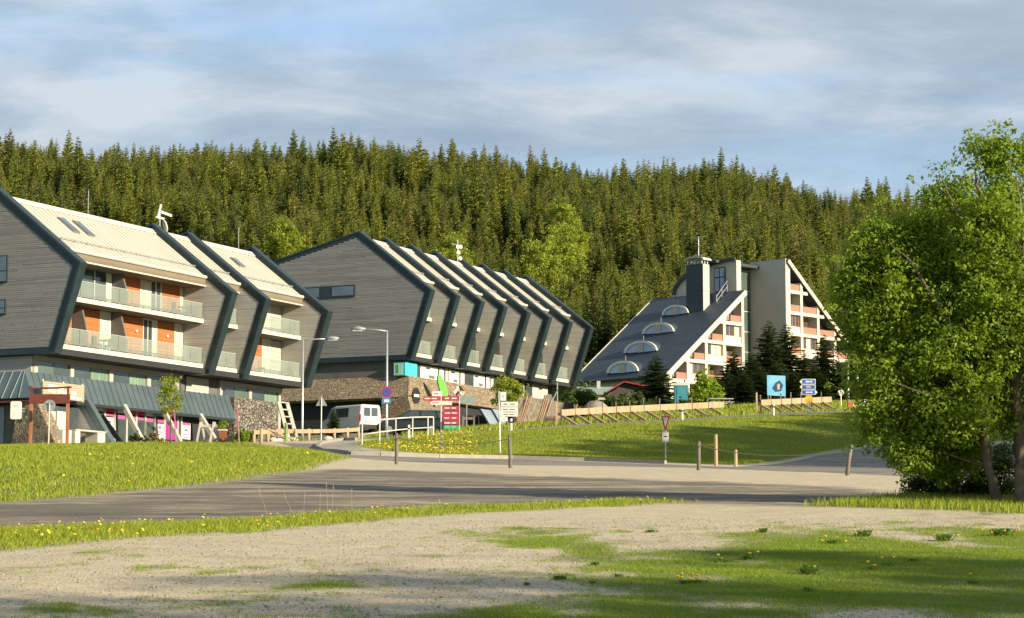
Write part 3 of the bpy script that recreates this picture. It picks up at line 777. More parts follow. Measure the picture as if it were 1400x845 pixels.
# shell of the storeys behind the balconies and the recessed floor below
def shell(root, s0, s1, zf, zbase, m):
    top = roof_z(-2.3) - 0.75
    MB().prism([(2.26, 0.3 + zf), (2.26, top + zf), (4.69, roof_z(-4.69) - 0.3 + zf), (12.6, 7.2 + zf), (12.2, 0.3 + zf)], 'x', s0, s1).build('storey_shell', m, root)
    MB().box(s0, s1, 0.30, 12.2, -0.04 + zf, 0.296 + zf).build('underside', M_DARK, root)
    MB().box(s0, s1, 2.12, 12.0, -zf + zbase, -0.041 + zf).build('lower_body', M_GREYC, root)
shell(A, 0.4, 29.1, ZFA, -0.5 + ZFA, M_GREYC)
for (a, b) in zip(S_A[:-1], S_A[1:]):
    a2 = a + TH_FIN + 0.07
    rf = make_bay_roof(A, a2, b - 0.08, ZFA)
    if a == 0.0:
        for sx in (4.6, 6.15):
            k = skylight(rf, sx, -3.6, -2.35, ZFA)
            MB().prism([(3.5, roof_z(-3.5) + ZFA + 0.13), (2.45, roof_z(-2.45) + ZFA + 0.13), (2.45, roof_z(-2.45) + ZFA + 0.145), (3.5, roof_z(-3.5) + ZFA + 0.145)], 'x', sx + 0.08, sx + 0.67).build('pane', M_GLASSB, k)
    if a > 20:
        k = skylight(rf, 24.2, -3.4, -2.6, ZFA)
        MB().prism([(3.3, roof_z(-3.3) + ZFA + 0.13), (2.7, roof_z(-2.7) + ZFA + 0.13), (2.7, roof_z(-2.7) + ZFA + 0.145), (3.3, roof_z(-3.3) + ZFA + 0.145)], 'x', 24.28, 24.87).build('pane', M_GLASSB, k)
    for zt in (3.60, 0.60): make_balcony(A, a2, b - 0.08, zt, ZFA)
UPT, LOT_ = (3.60, 5.98), (0.60, 3.32)
# first section, upper floor
glazing(A, 0.6, 6.6, *UPT, ZFA, 4, 0.1, frame=M_GREYC)
glazing(A, 6.62, 7.95, *UPT, ZFA, 1, 0.6)
panel(A, 'pale_pier', 7.97, 8.48, *UPT, ZFA, M_WHITE)
partition(A, 8.5, *UPT, ZFA)
panel(A, 'timber_panel', 8.66, 11.6, *UPT, ZFA, M_ORANGE, boards=1)
glazing(A, 11.62, 14.0, *UPT, ZFA, 4, 0.55)
panel(A, 'timber_panel', 14.02, 16.15, *UPT, ZFA, M_ORANGE, boards=1)
panel(A, 'pale_pier', 16.17, 16.58, *UPT, ZFA, M_CREAM)
# first section, lower floor
glazing(A, 0.6, 2.9, *LOT_, ZFA, 2, 0.3, frame=M_GREYC)
panel(A, 'timber_panel', 2.92, 4.38, *LOT_, ZFA, M_ORANGE, boards=1)
partition(A, 4.4, *LOT_, ZFA)
panel(A, 'timber_panel', 4.56, 7.28, *LOT_, ZFA, M_ORANGE, boards=1)
glazing(A, 7.3, 8.3, *LOT_, ZFA, 1, 1.0)
panel(A, 'pale_pier', 8.32, 8.48, *LOT_, ZFA, M_WHITE)
partition(A, 8.5, *LOT_, ZFA)
panel(A, 'timber_panel', 8.66, 11.98, *LOT_, ZFA, M_ORANGE, boards=1)
glazing(A, 12.0, 13.6, *LOT_, ZFA, 3, 0.3)
panel(A, 'timber_panel', 13.62, 15.58, *LOT_, ZFA, M_ORANGE, boards=1)
glazing(A, 15.6, 16.58, *LOT_, ZFA, 1, 1.0)
for sx, zz in ((11.2, 2.4), (14.7, 2.4), (5.4, 2.6)):
    MB().tube([(sx, 2.14, zz + ZFA), (sx, 2.02, zz + ZFA)], 0.09, 10).build('wall_lamp', M_WHITE, A)
# second and third sections
for zz in (UPT, LOT_):
    panel(A, 'grey_panel', 17.1, 20.74, *zz, ZFA, M_LIGHTW, boards=1)
    glazing(A, 18.0, 19.4, *zz, ZFA, 2, 0.4, y=2.12)
    partition(A, 21.6, *zz, ZFA)
    glazing(A, 21.8, 23.3, *zz, ZFA, 2, 0.3)
    panel(A, 'timber_panel', 23.32, 26.5, *zz, ZFA, M_ORANGE, boards=1)
    glazing(A, 26.52, 27.6, *zz, ZFA, 1, 1.0)
    panel(A, 'grey_panel', 27.62, 29.08, *zz, ZFA, M_LIGHTW, boards=1)
# gable windows of the first fin
for (p0, p1) in (((-14, 351), (11, 386)), ((-14, 411), (9, 430))):
    u0, z1 = onS(O_A, 0, *p0); u1, z0 = onS(O_A, 0, *p1)
    w = MB().box(-0.16, -0.02, -u1, -u0, z0 + ZFA, z1 + ZFA).build('gable_window', M_TEAL, A)
    zm = z0 + (z1 - z0) * 0.42
    for q0, q1 in ((z0 + 0.07, zm - 0.03), (zm + 0.03, z1 - 0.07)):
        MB().box(-0.185, -0.161, -u1 + 0.08, -u0 - 0.05, q0 + ZFA, q1 + ZFA).build('pane', M_GLASSB, w)
# recessed glazed floor
def recess(root, zf, posts, s_end, z0, z1, y=2.05, curt=(0.1, 0.22, 0.17)):
    MB().box(posts[0][0], s_end, y - 0.12, y + 0.06, z1 + zf, z1 + 0.32 + zf).build('lintel', M_CONC, root)
    for i, (a, b) in enumerate(posts):
        MB().box(a, b, y - 0.13, y + 0.06, z0 + zf, z1 + zf - 0.001).build('pier', M_CONC, root)
        e = posts[i + 1][0] if i + 1 < len(posts) else s_end
        if e - b < 0.3: continue
        w = MB(); w.box(b, e, y - 0.03, y + 0.05, z0 + zf, z0 + 0.12 + zf)
        k = 2
        for j in range(k + 1):
            x = b + (e - b - 0.06) * j / k; w.box(x, x + 0.06, y - 0.03, y + 0.05, z0 + 0.12 + zf, z1 + zf - 0.002)
        f = w.build('window', M_GREYC, root)
        for j in range(k):
            x0 = b + (e - b - 0.06) * j / k + 0.06; x1 = b + (e - b - 0.06) * (j + 1) / k
            MB().box(x0, x1, y - 0.015, y + 0.0, z0 + 0.12 + zf, z1 + zf - 0.003).build('pane', rnd.choice([M_SHOP, M_GLASS, M_GLASS, M_GCURT]), f)
M_GCURT = mat('green_curtain', (0.20, 0.30, 0.22), (0.10, 0.16, 0.12), 1.2, (5, 5, 0.4), rough=0.35, spec=0.6)
M_SHOP = mat_glass('shop_glass', (0.05, 0.075, 0.06), 0.05)
recess(A, ZFA, [(0.5, 0.85), (4.1, 4.45), (8.15, 8.55), (12.3, 12.7), (15.5, 15.9)], 16.4, -2.4, -0.36)
panel(A, 'light_boarding', 16.9, 19.6, -3.0, -0.1, ZFA, M_LIGHTW, y=2.06, boards=1)
recess(A, ZFA, [(20.9, 21.2), (24.6, 24.95), (28.5, 28.8)], 29.0, -3.6, -0.40)
panel(A, 'end_boarding', 0.45, 0.5, -2.0, -0.1, ZFA, M_LIGHTW, y=2.06)
MB().box(0.30, 0.395, 2.0, 12.0, -1.9 + ZFA, -0.1 + ZFA).build('end_wall', M_LIGHTW, A)

# ------------------------------------------------------------------ shop pavilion in front
SP = thing('shop_pavilion', 'low shop pavilion with teal seamed metal roof, pink posters and slanted struts', 'pavilion', (O_A[0], O_A[1], O_A[2] - ZFA), ROTB)
zt_, ze_, ue_ = -1.36 + ZFA, -3.0 + ZFA, 1.4
def slab3(mb, pts, nrm, t):
    n = len(pts); d = Vector(nrm).normalized() * t
    v = [Vector(p) for p in pts] + [Vector(p) - d for p in pts]
    mb.add(v, [tuple(range(n)), tuple(range(2 * n - 1, n - 1, -1))] + [(i, i + n, (i + 1) % n + n, (i + 1) % n) for i in range(n)])
    return mb
rp = [(-2.9, 0, zt_), (19.0, 0, zt_), (17.75, -ue_, ze_), (-3.9, -ue_, ze_)]
fr = slab3(MB(), rp[::-1], (0, -1.64, 1.4), 0.12).build('front_roof', M_TEALROOF, SP)
lf = slab3(MB(), [(-2.9, 0, zt_), (-3.9, -ue_, ze_), (-3.9, 11, ze_), (-2.9, 11, zt_)], (-1.64, 0, 1.0), 0.12).build('end_roof', M_TEALROOF, SP)
MB().box(-2.9, 19.0, 0.001, 2.0, zt_ - 0.3, zt_ - 0.05).build('flat_roof', M_GREYC, SP)
sm = MB(); n = 37
for i in range(1, n):
    f = i / n; a = (-2.9 + 21.9 * f, 0.0, zt_ + 0.02); b = (-3.9 + 21.65 * f, -ue_, ze_ + 0.02)
    sm.bar(a, b, 0.035, 0.05)
sm.build('standing_seams', M_TEALROOF, fr, kind='stuff')
sm = MB()
for i in range(18):
    y = -0.4 + i * 0.62
    sm.bar((-2.9, max(y, 0.0), zt_ + 0.02), (-3.92, y, ze_ + 0.02), 0.035, 0.05)
sm.build('standing_seams', mat('pale_seam', (0.35, 0.42, 0.42), None, 2, rough=0.4, metal=0.5), lf, kind='stuff')
MB().box(-3.86, 17.7, -ue_ - 0.01, -ue_ + 0.06, ze_ - 0.17, ze_ - 0.10).build('eave_board', M_TEAL, SP)
MB().box(-3.93, -3.7, -ue_ + 0.26, 11, ze_ - 0.26, ze_ - 0.13).build('eave_board', M_REDBR, SP)
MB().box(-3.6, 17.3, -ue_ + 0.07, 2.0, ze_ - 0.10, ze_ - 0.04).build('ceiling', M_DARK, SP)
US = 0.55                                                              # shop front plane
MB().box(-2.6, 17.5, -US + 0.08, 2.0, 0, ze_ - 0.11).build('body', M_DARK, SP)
def shop(name, p0, p1, m, d=0.0, u=US):
    s0, z1 = onU(O_A, u, *p0); s1, z0 = onU(O_A, u, *p1)
    return MB().box(s0, s1, -u - 0.05 - d, -u + 0.02 + d * 0.1, max(z0 + ZFA, 0.05), z1 + ZFA).build(name, m, SP)
M_REDP = mat('poster_red', (0.62, 0.02, 0.035), (0.55, 0.018, 0.03), 2.0, rough=0.5)
M_MAG = mat('poster_magenta', (0.50, 0.02, 0.26), (0.44, 0.018, 0.22), 2.0, rough=0.5)
hdr = [(122, 129, M_WHITE), (130, 142, M_WHITE), (143, 155, M_REDP), (160, 172, M_WHITE), (175, 184, M_REDP), (185, 196.5, M_REDP), (197.5, 209, M_WHITE), (213, 240, M_CONC)]
for i, (a, b, m) in enumerate(hdr):
    y0 = 552.5 + (a - 122) * 0.105
    q = shop('header_poster', (a, y0), (b, y0 + 9.5), m, 0.001 * i)
for i, (a, b, y0, y1, m) in enumerate([(142.5, 154, 565, 569.5, M_PINK), (142.5, 154, 570, 594, M_POSTW), (159, 170, 567, 573.5, M_PINK), (176, 195, 569.5, 575, M_PINK), (197, 208, 571.5, 577.5, M_PINK),
                                       (212, 222.5, 573.5, 578.5, M_PINK), (212, 222.5, 579, 601, M_POSTW), (224, 240.5, 575, 602, M_MAG), (247.5, 259, 577.5, 601, M_POSTW), (247.5, 259, 577.5, 582, M_PINK)]):
    shop('poster', (a, y0), (b, y1), m, 0.004 * (i % 5) + 0.002)
for a, b in ((142.5, 154), (212, 222.5), (247.5, 259)):
    for dy, h, w in ((9, 3.5, 0.3), (16, 2.0, 0.7), (20, 1.6, 0.5)):
        cx_ = (a + b) / 2; hw = (b - a) * w / 2; y0 = 566 + (a - 142.5) * 0.11
        shop('poster_print', (cx_ - hw, y0 + dy), (cx_ + hw, y0 + dy + h), M_PINK if dy > 10 else M_GREYC, 0.03)
for a, b in ((128, 140.5), (156, 171), (172, 184), (185, 196), (197, 209.5)):
    shop('shop_window', (a, 564 + (a - 120) * 0.11), (b, 606), M_GLASS, 0.0)
for a in (127, 141, 155, 171.2, 184.3, 196.4, 210, 223, 241, 246):
    shop('mullion', (a, 552 + (a - 122) * 0.105), (a + 1.1, 607), M_CONC, 0.06)
# slanted struts from eave to ground and the teal wing
def strut(p_top, p_bot, w, h, m, name='strut', u_top=1.25):
    s0, z0 = onU(O_A, u_top, *p_top)
    u1, z1 = onS(O_A, s0, *p_bot)
    return MB().bar((s0, -u_top, z0 + ZFA), (s0, -u1, max(z1 + ZFA, 0.0) - 0.1), w, h).build(name, m, SP)
strut((169, 554), (195, 602), 0.28, 0.26, M_CONC)
strut((223.5, 561), (247, 604), 0.28, 0.26, M_CONC)
strut((273, 567), (297, 604), 0.28, 0.26, M_CONC)
s0, z0 = onU(O_A, 1.25, 115, 547); u1, z1 = onS(O_A, s0, 158, 606)
MB().prism([(-1.15, z0 + ZFA), (-1.55, z0 + ZFA), (-u1 - 0.1, 0.0), (-u1 + 0.45, 0.0)], 'x', s0 - 0.1, s0 + 0.35).build('wing', M_TEALROOF, SP)
MB().prism([(-1.1, z0 + ZFA - 0.1), (-u1 + 0.47, 0.0), (1.5, 0.0), (1.5, z0 + ZFA - 0.1)], 'x', s0 - 0.02, s0 + 0.12).build('boarded_wall', M_LIGHTW, SP)
MB().bar((s0 + 0.9, -1.9, z0 + ZFA - 0.9), (s0 + 0.9, -u1 + 0.1, 0.25), 0.12, 0.3).build('chute', M_BLACK, SP)
# battered stone pier at the corner
sp_ = -3.55
ub, zb = onS(O_A, sp_, 80, 612); ut, zt2 = onS(O_A, sp_, 47, 545); ul, _ = onS(O_A, sp_, 14, 600)
MB().prism([(-ul, -0.4), (-ul - 0.5, zt2 + ZFA), (-ut, zt2 + ZFA), (-ub, -0.4)], 'x', sp_, sp_ + 1.0).build('stone_pier', M_STONED, SP)  # darker rubble paints the shaded side of the same stone
fpier = MB().prism([(-ut, zt2 + ZFA), (-ub, -0.4), (-ub - 0.06, -0.4), (-ut - 0.06, zt2 + ZFA)], 'x', sp_ + 0.02, sp_ + 1.0).build('sunlit_stone_face', M_STONE, SP)  # paler copy of the stone paints the sunlit slanted face
# counters and glass between pier and wing
MB().box(sp_ + 1.2, s0 - 0.2, -1.0, -0.9, 0.0, ze_ - 0.3).build('shop_window', M_GLASS, SP)
for a, b in ((80, 92), (97, 104), (128, 141)):
    sa, z1 = onU(O_A, 2.6, a, 590); sb, _ = onU(O_A, 2.6, b, 590)
    MB().box(sa, sb, -2.9, -2.0, -0.2, 0.95).build('counter', M_CREAM, SP)
sa, _ = onU(O_A, 2.6, 97, 590); sb, _ = onU(O_A, 2.6, 141, 590)
MB().box(sa, sb, -2.95, -1.9, 0.951, 1.05).build('counter_top', M_CONC, SP)
for a, b in ((58, 66), (68, 74), (76, 90)):
    sa, z1 = onU(O_A, 0.95, a, 562); sb, _ = onU(O_A, 0.95, b, 562)
    MB().box(sa, sb, -1.06, -1.01, 0.6, z1 + ZFA).build('blind', M_CURTAIN, SP)
# left flank wall under the end roof
MB().box(-2.75, -2.65, -0.3, 11, 0.0, ze_ - 0.27).build('end_wall', M_GREYC, SP)
gd = MB(); gd.box(-2.80, -2.751, 1.5, 6.0, 0.3, 2.4); gd.build('end_window', M_GLASSB, SP)
# gabion terrace wall right of the shop
def gab(mb):
    pass
GW = thing('gabion_wall', 'grey rubble terrace wall with slanting end beside the shop pavilion', 'wall', (O_A[0], O_A[1], O_A[2] - ZFA), ROTB)
a_s, a_z = onU(O_A, 0.3, 316, 543); b_s, b_z = onU(O_A, 0.3, 373, 549)
MB().prism([(a_s, -0.3), (b_s + 0.9, -0.3), (b_s, b_z + ZFA - 0.05), (a_s, a_z + ZFA)], 'y', -0.55, 1.6).build('rubble', M_GABION, GW)
MB().bar((b_s + 0.1, -0.7, b_z + ZFA), (b_s + 1.1, -1.6, -0.2), 0.18, 0.25).build('stair_string', M_CONC, GW)
MB().bar((b_s + 1.2, -0.7, b_z + ZFA), (b_s + 2.2, -1.6, -0.2), 0.18, 0.25).build('stair_string', M_CONC, GW)
for i in range(9):
    f = i / 9
    MB().box(b_s + 0.2 + f * 0.9, b_s + 1.3 + f * 0.9, -1.6 + (1 - f) * 0.9 - 0.12, -1.6 + (1 - f) * 0.9 + 0.12, (b_z + ZFA) * (1 - f) - 0.08, (b_z + ZFA) * (1 - f)).build('stair_tread', M_CONC, GW)

# ------------------------------------------------------------------ second apartment building
S_B = [0.0, 4.37, 8.74, 13.02, 17.54, 21.84, 26.22, 30.88]
ZFB = 6.1
B = thing('apartment_building', 'grey timber apartment building with row of angular dark fins over a stone base', 'building', (O_B[0], O_B[1], O_B[2] - ZFB), ROTB)
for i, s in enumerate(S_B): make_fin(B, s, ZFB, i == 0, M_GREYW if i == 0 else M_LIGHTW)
shell(B, 0.4, 30.8, ZFB, -1.0 + ZFB, M_GREYC)
for i, (a, b) in enumerate(zip(S_B[:-1], S_B[1:])):
    a2 = a + TH_FIN + 0.07
    make_bay_roof(B, a2, b - 0.08, ZFB)
    for zt in (3.60, 0.60):
        make_balcony(B, a2, b - 0.08, zt, ZFB)
    for zz in (UPT, LOT_):
        panel(B, 'grey_panel', a2, b - 1.55, *zz, ZFB, M_LIGHTW, boards=1)
        glazing(B, b - 1.5, b - 0.12, *zz, ZFB, 2, 0.3)
    if i in (2, 3, 5):
        MB().box(b - 0.06, b - 0.04, 0.9, 2.0, 0.7 + ZFB, (2.9 if i != 5 else 2.6) + ZFB).build('dark_screen', M_GREYC, B)
# gable window band
u0, z1 = onS(O_B, 0, 416, 393.5); u1, z0 = onS(O_B, 0, 486, 405.5)
w = MB().box(-0.13, -0.02, -u1, -u0, z0 + ZFB, z1 + ZFB).build('gable_window', M_TEAL, B)
for a, b in ((418, 437), (455, 484)):
    ua, _ = onS(O_B, 0, a, 400); ub_, _ = onS(O_B, 0, b, 400)
    MB().box(-0.15, -0.131, -ub_, -ua, z0 + 0.12 + ZFB, z1 - 0.1 + ZFB).build('pane', M_GLASSB, w)
# soffit leg at the lower left of the gable, plain band, stone skirts
MB().prism([(8.0, 0.36 + ZFB), (8.4, -0.02 + ZFB), (10.4, -1.9 + ZFB), (10.9, -1.9 + ZFB), (8.9, 0.36 + ZFB)], 'x', -0.12, 0.36).build('soffit_leg', M_TEAL, B)
MB().box(0.25, 0.39, 0.5, 12.0, -1.35 + ZFB, -0.05 + ZFB).build('plain_band', M_GREYC, B)
uc, zc = onS(O_B, -0.3, 555, 513)
sk = MB()
zc2 = zc - 1.75
slab3(sk, [(0.2, -uc, zc + ZFB), (-1.0, -uc - 0.35, zc2 + ZFB), (-1.0, 14.0, zc2 + ZFB), (0.2, 14.0, zc + ZFB)], (-1.4, 0, 1), 0.3)
sk.build('stone_skirt', M_STONE, B)
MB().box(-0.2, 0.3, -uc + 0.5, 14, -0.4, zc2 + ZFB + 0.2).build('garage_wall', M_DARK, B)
UBOT = uc + 1.75
def u_at(z): return uc + (UBOT - uc) * (zc + ZFB - z) / (zc + ZFB + 0.6)      # batter of the front stone face
sd0, _ = onU(O_B, 0.9, 614, 560); sd1, _ = onU(O_B, 0.9, 655, 560)
s_end, _ = onU(O_B, 0.3, 690, 533)
um = u_at(zc2 + ZFB); zdoor = zc + ZFB - 1.7
st = MB()
slab3(st, [(0.2, -uc, zc + ZFB), (-1.0, -um, zc2 + ZFB), (-1.35, -UBOT, -0.6), (sd0, -UBOT, -0.6), (sd0, -uc, zc + ZFB)], (0, -1, 0.35), 0.4)
slab3(st, [(-1.0, -um, zc2 + ZFB), (-0.9, -um + 2.4, zc2 + ZFB), (-1.2, -UBOT + 3.3, -0.6), (-1.35, -UBOT, -0.6)], (-1, 0, 0.1), 0.3)
st.build('rubble_pier', M_STONE, B)
slab3(MB(), [(sd0 + 0.004, -uc, zc + ZFB), (sd0 + 0.004, -u_at(zdoor), zdoor), (s_end, -u_at(zdoor), zdoor), (s_end, -uc, zc + ZFB)], (0, -1, 0.35), 0.4).build('stone_lintel', M_STONE, B)
MB().box(0.25, s_end, -uc + 0.01, 2.0, zc + ZFB - 0.25, zc + ZFB - 0.01).build('stone_coping', M_CONC, B)
def fskirt(s0, s1, z0, z1, ub_, ut_):
    slab = MB(); slab3(slab, [(s0, -ut_, z1), (s1, -ut_, z1), (s1, -ub_, z0), (s0, -ub_, z0)], (0, 1, -0.6), 0.35); return slab
fskirt(s_end - 0.2, 31.5, -0.6, -1.0 + ZFB + -0.9, 2.0, 0.6).build('stone_skirt', M_STONED, B)
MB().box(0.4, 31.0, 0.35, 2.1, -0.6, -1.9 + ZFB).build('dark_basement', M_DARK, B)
# sloping glazed canopy beside the sunken doorway
for a, b in ((657, 671), (673, 686)):
    s0_, z0_ = onU(O_B, 1.0, a, 559); s1_, _ = onU(O_B, 1.0, b, 559)
    gl = MB(); slab3(gl, [(s0_, -1.0, z0_ + ZFB), (s1_, -1.0, z0_ + ZFB), (s1_, -2.9, -0.2), (s0_, -2.9, -0.2)], (0, -1, 0.7), 0.06)
    gl.build('sloping_glass', mat('sky_glass', (0.24, 0.30, 0.36), (0.18, 0.23, 0.28), 0.6, rough=0.15, spec=0.8), B)
for a in (655.5, 671.5, 686.5):
    s0_, z0_ = onU(O_B, 1.0, a, 559)
    MB().bar((s0_, -0.98, z0_ + ZFB + 0.03), (s0_, -2.95, -0.2), 0.16, 0.12).build('glass_rafter', M_TEAL, B)
# recessed floor of shop windows with white posters
UB = -1.1
zlo, zhi = zc + 0.02, -0.06
for (a, b, m, nm) in [(574, 598, M_WHITE, 'poster'), (600, 606, M_WHITE, 'poster'), (608, 612, M_CONC, 'pier'), (613, 627, M_WHITE, 'poster'), (629, 634, M_POSTW, 'poster'), (647, 662, M_WHITE, 'poster'), (664, 669, M_WHITE, 'poster'), (670, 674, M_CONC, 'pier')]:
    sa, _ = onU(O_B, UB, a, 515); sb, _ = onU(O_B, UB, b, 515)
    MB().box(sa, sb, -UB - 0.06, -UB, zlo - (0.7 if nm == 'pier' else 0.35) + ZFB, zhi - (0.02 if nm == 'pier' else 0.10) + ZFB).build(nm, m, B)
    if nm == 'poster' and b - a > 10:
        MB().box(sa + (sb - sa) * 0.45, sa + (sb - sa) * 0.8, -UB - 0.075, -UB - 0.061, zlo + 0.15 + ZFB, zlo + 0.4 + ZFB).build('poster_print', M_GREYC, B)
for a, b in ((563, 573.5), (606.5, 608), (634.5, 646.5), (675, 690)):
    sa, _ = onU(O_B, UB, a, 515); sb, _ = onU(O_B, UB, b, 515)
    MB().box(sa, sb, -UB - 0.03, -UB, zlo - 0.7 + ZFB, zhi + ZFB).build('shop_window', M_GLASS, B)
# corner light box with green and cyan print
sa, sb = -0.25, 2.2
lb = MB().box(-0.26, 1.7, 0.42, 1.45, zlo - 0.02 + ZFB, zhi - 0.22 + ZFB).build('corner_lightbox', mat('lightbox_cyan', (0.06, 0.52, 0.58), (0.05, 0.45, 0.52), 1.0, rough=0.4), B)
MB().box(-0.28, -0.261, 0.62, 1.40, zlo + 0.04 + ZFB, zhi - 0.28 + ZFB).build('print_panel', mat('lightbox_pale', (0.50, 0.66, 0.52), (0.30, 0.55, 0.55), 0.9, rough=0.4), lb)
MB().box(-0.30, -0.281, 1.0, 1.18, zlo + 0.18 + ZFB, zhi - 0.34 + ZFB).build('green_mark', mat('mark_green', (0.06, 0.36, 0.07), None, 2, rough=0.5), lb)
# right end of the recessed floor: glass and boarding
for (a, b, m) in ((713, 716, M_CONC), (718, 726, M_GLASS), (727, 748, M_LIGHTW)):
    sa, _ = onU(O_B, -1.4, a, 530); sb, _ = onU(O_B, -1.4, b, 530)
    MB().box(sa, sb, 1.34, 1.4, -3.4 + ZFB, -0.06 + ZFB).build('end_panel', m, B)
# ================================================================== HOTEL
TH_H = R(43.0)
EH = np.array([math.sin(TH_H), math.cos(TH_H)]); NH = np.array([-math.cos(TH_H), math.sin(TH_H)])   # along the facade / backwards
OH = P(912, 508, 300)
GH = 22.4
H = thing('hotel', 'steep-roofed white hotel with dark roof, eyebrow dormers and lit balcony gables', 'hotel', (OH[0], OH[1], GH), math.pi / 2 - TH_H)
def h_t(t, px, py):            # plane t = const (parallel to the facade) -> s, z(local)
    r = ray(px, py); o = OH[:2] + NH * t; k = (o @ NH) / (r[:2] @ NH); p = r * k
    return float((p[:2] - OH[:2]) @ EH), float(p[2] + EYE - GH)
def h_s(s, px, py):            # plane s = const -> t, z(local)
    r = ray(px, py); o = OH[:2] + EH * s; k = (o @ EH) / (r[:2] @ EH); p = r * k
    return float((p[:2] - OH[:2]) @ NH), float(p[2] + EYE - GH)
sR, zR = h_t(0, 1015, 399); z0H = OH[2] - GH
tB, _ = h_s(sR, 893, 407)
SL = (zR - z0H) / sR
def h_roof(px, py):            # hit on the left roof plane z = z0H + SL*s
    r = ray(px, py); c = np.array([0, 0, EYE])
    # local s = (p-OH).EH ; z = p.z-GH
    k = (z0H - SL * (OH[:2] @ EH) - (EYE - GH)) / (r[2] - SL * (r[:2] @ EH)); p = r * k
    return float((p[:2] - OH[:2]) @ EH), float((p[:2] - OH[:2]) @ NH)
M_HROOF = mat('slate_blue_roof', (0.040, 0.055, 0.072), (0.028, 0.040, 0.054), 0.5, (1, 1, 1), rough=0.55, spec=0.4, bump=0.01, bscale=3)
M_HWHITE = mat('hotel_render', (0.57, 0.525, 0.445), (0.49, 0.45, 0.38), 0.4, rough=0.85)
M_HGREY = mat('hotel_shade_grey_render', (0.43, 0.41, 0.38), (0.38, 0.36, 0.33), 0.4, rough=0.85)  # white render greyed for its shaded walls; also used on plain grey parts
M_HRED = mat('hotel_red_parapet', (0.36, 0.165, 0.115), (0.29, 0.13, 0.09), 1.0, rough=0.7)
M_HPINK = mat('hotel_loggia_wall', (0.40, 0.28, 0.22), (0.32, 0.22, 0.17), 1.0, rough=0.8)
M_HWOOD = mat('hotel_window_frame', (0.45, 0.19, 0.06), (0.36, 0.15, 0.05), 2.0, rough=0.6)
# roof slab, overhanging the facade
slab3(MB(), [(-1.2, -0.55, z0H - 1.2 * SL + 0.25), (sR, -0.55, zR + 0.25), (sR, tB, zR + 0.25), (-1.2, tB, z0H - 1.2 * SL + 0.25)], (-SL, 0, 1), 0.45).build('roof', M_HROOF, H)
MB().bar((-1.2, -0.60, z0H - 1.2 * SL - 0.1), (sR, -0.60, zR - 0.1), 0.18, 0.7, (0, 0, 1)).build('rake_board', M_HWHITE, H)
MB().bar((-1.2, tB + 0.1, z0H - 1.2 * SL), (sR, tB + 0.1, zR), 0.2, 0.55, (0, 0, 1)).build('rake_board', M_HWHITE, H)
MB().prism([(0, -3), (sR, -3), (sR, zR - 0.3), (0, z0H - 0.3)], 'y', 1.5, tB - 0.2).build('body', M_HPINK, H)
MB().prism([(-1.15, z0H - 1.2 * SL - 0.35), (0, -3), (sR, -3), (sR, zR - 0.5)], 'y', tB - 0.19, tB - 0.05).build('rear_gable', M_HWHITE, H)
MB().box(-0.2, 0.0, 0.3, tB - 0.3, -3, z0H - 0.35).build('side_wall', M_HGREY, H)
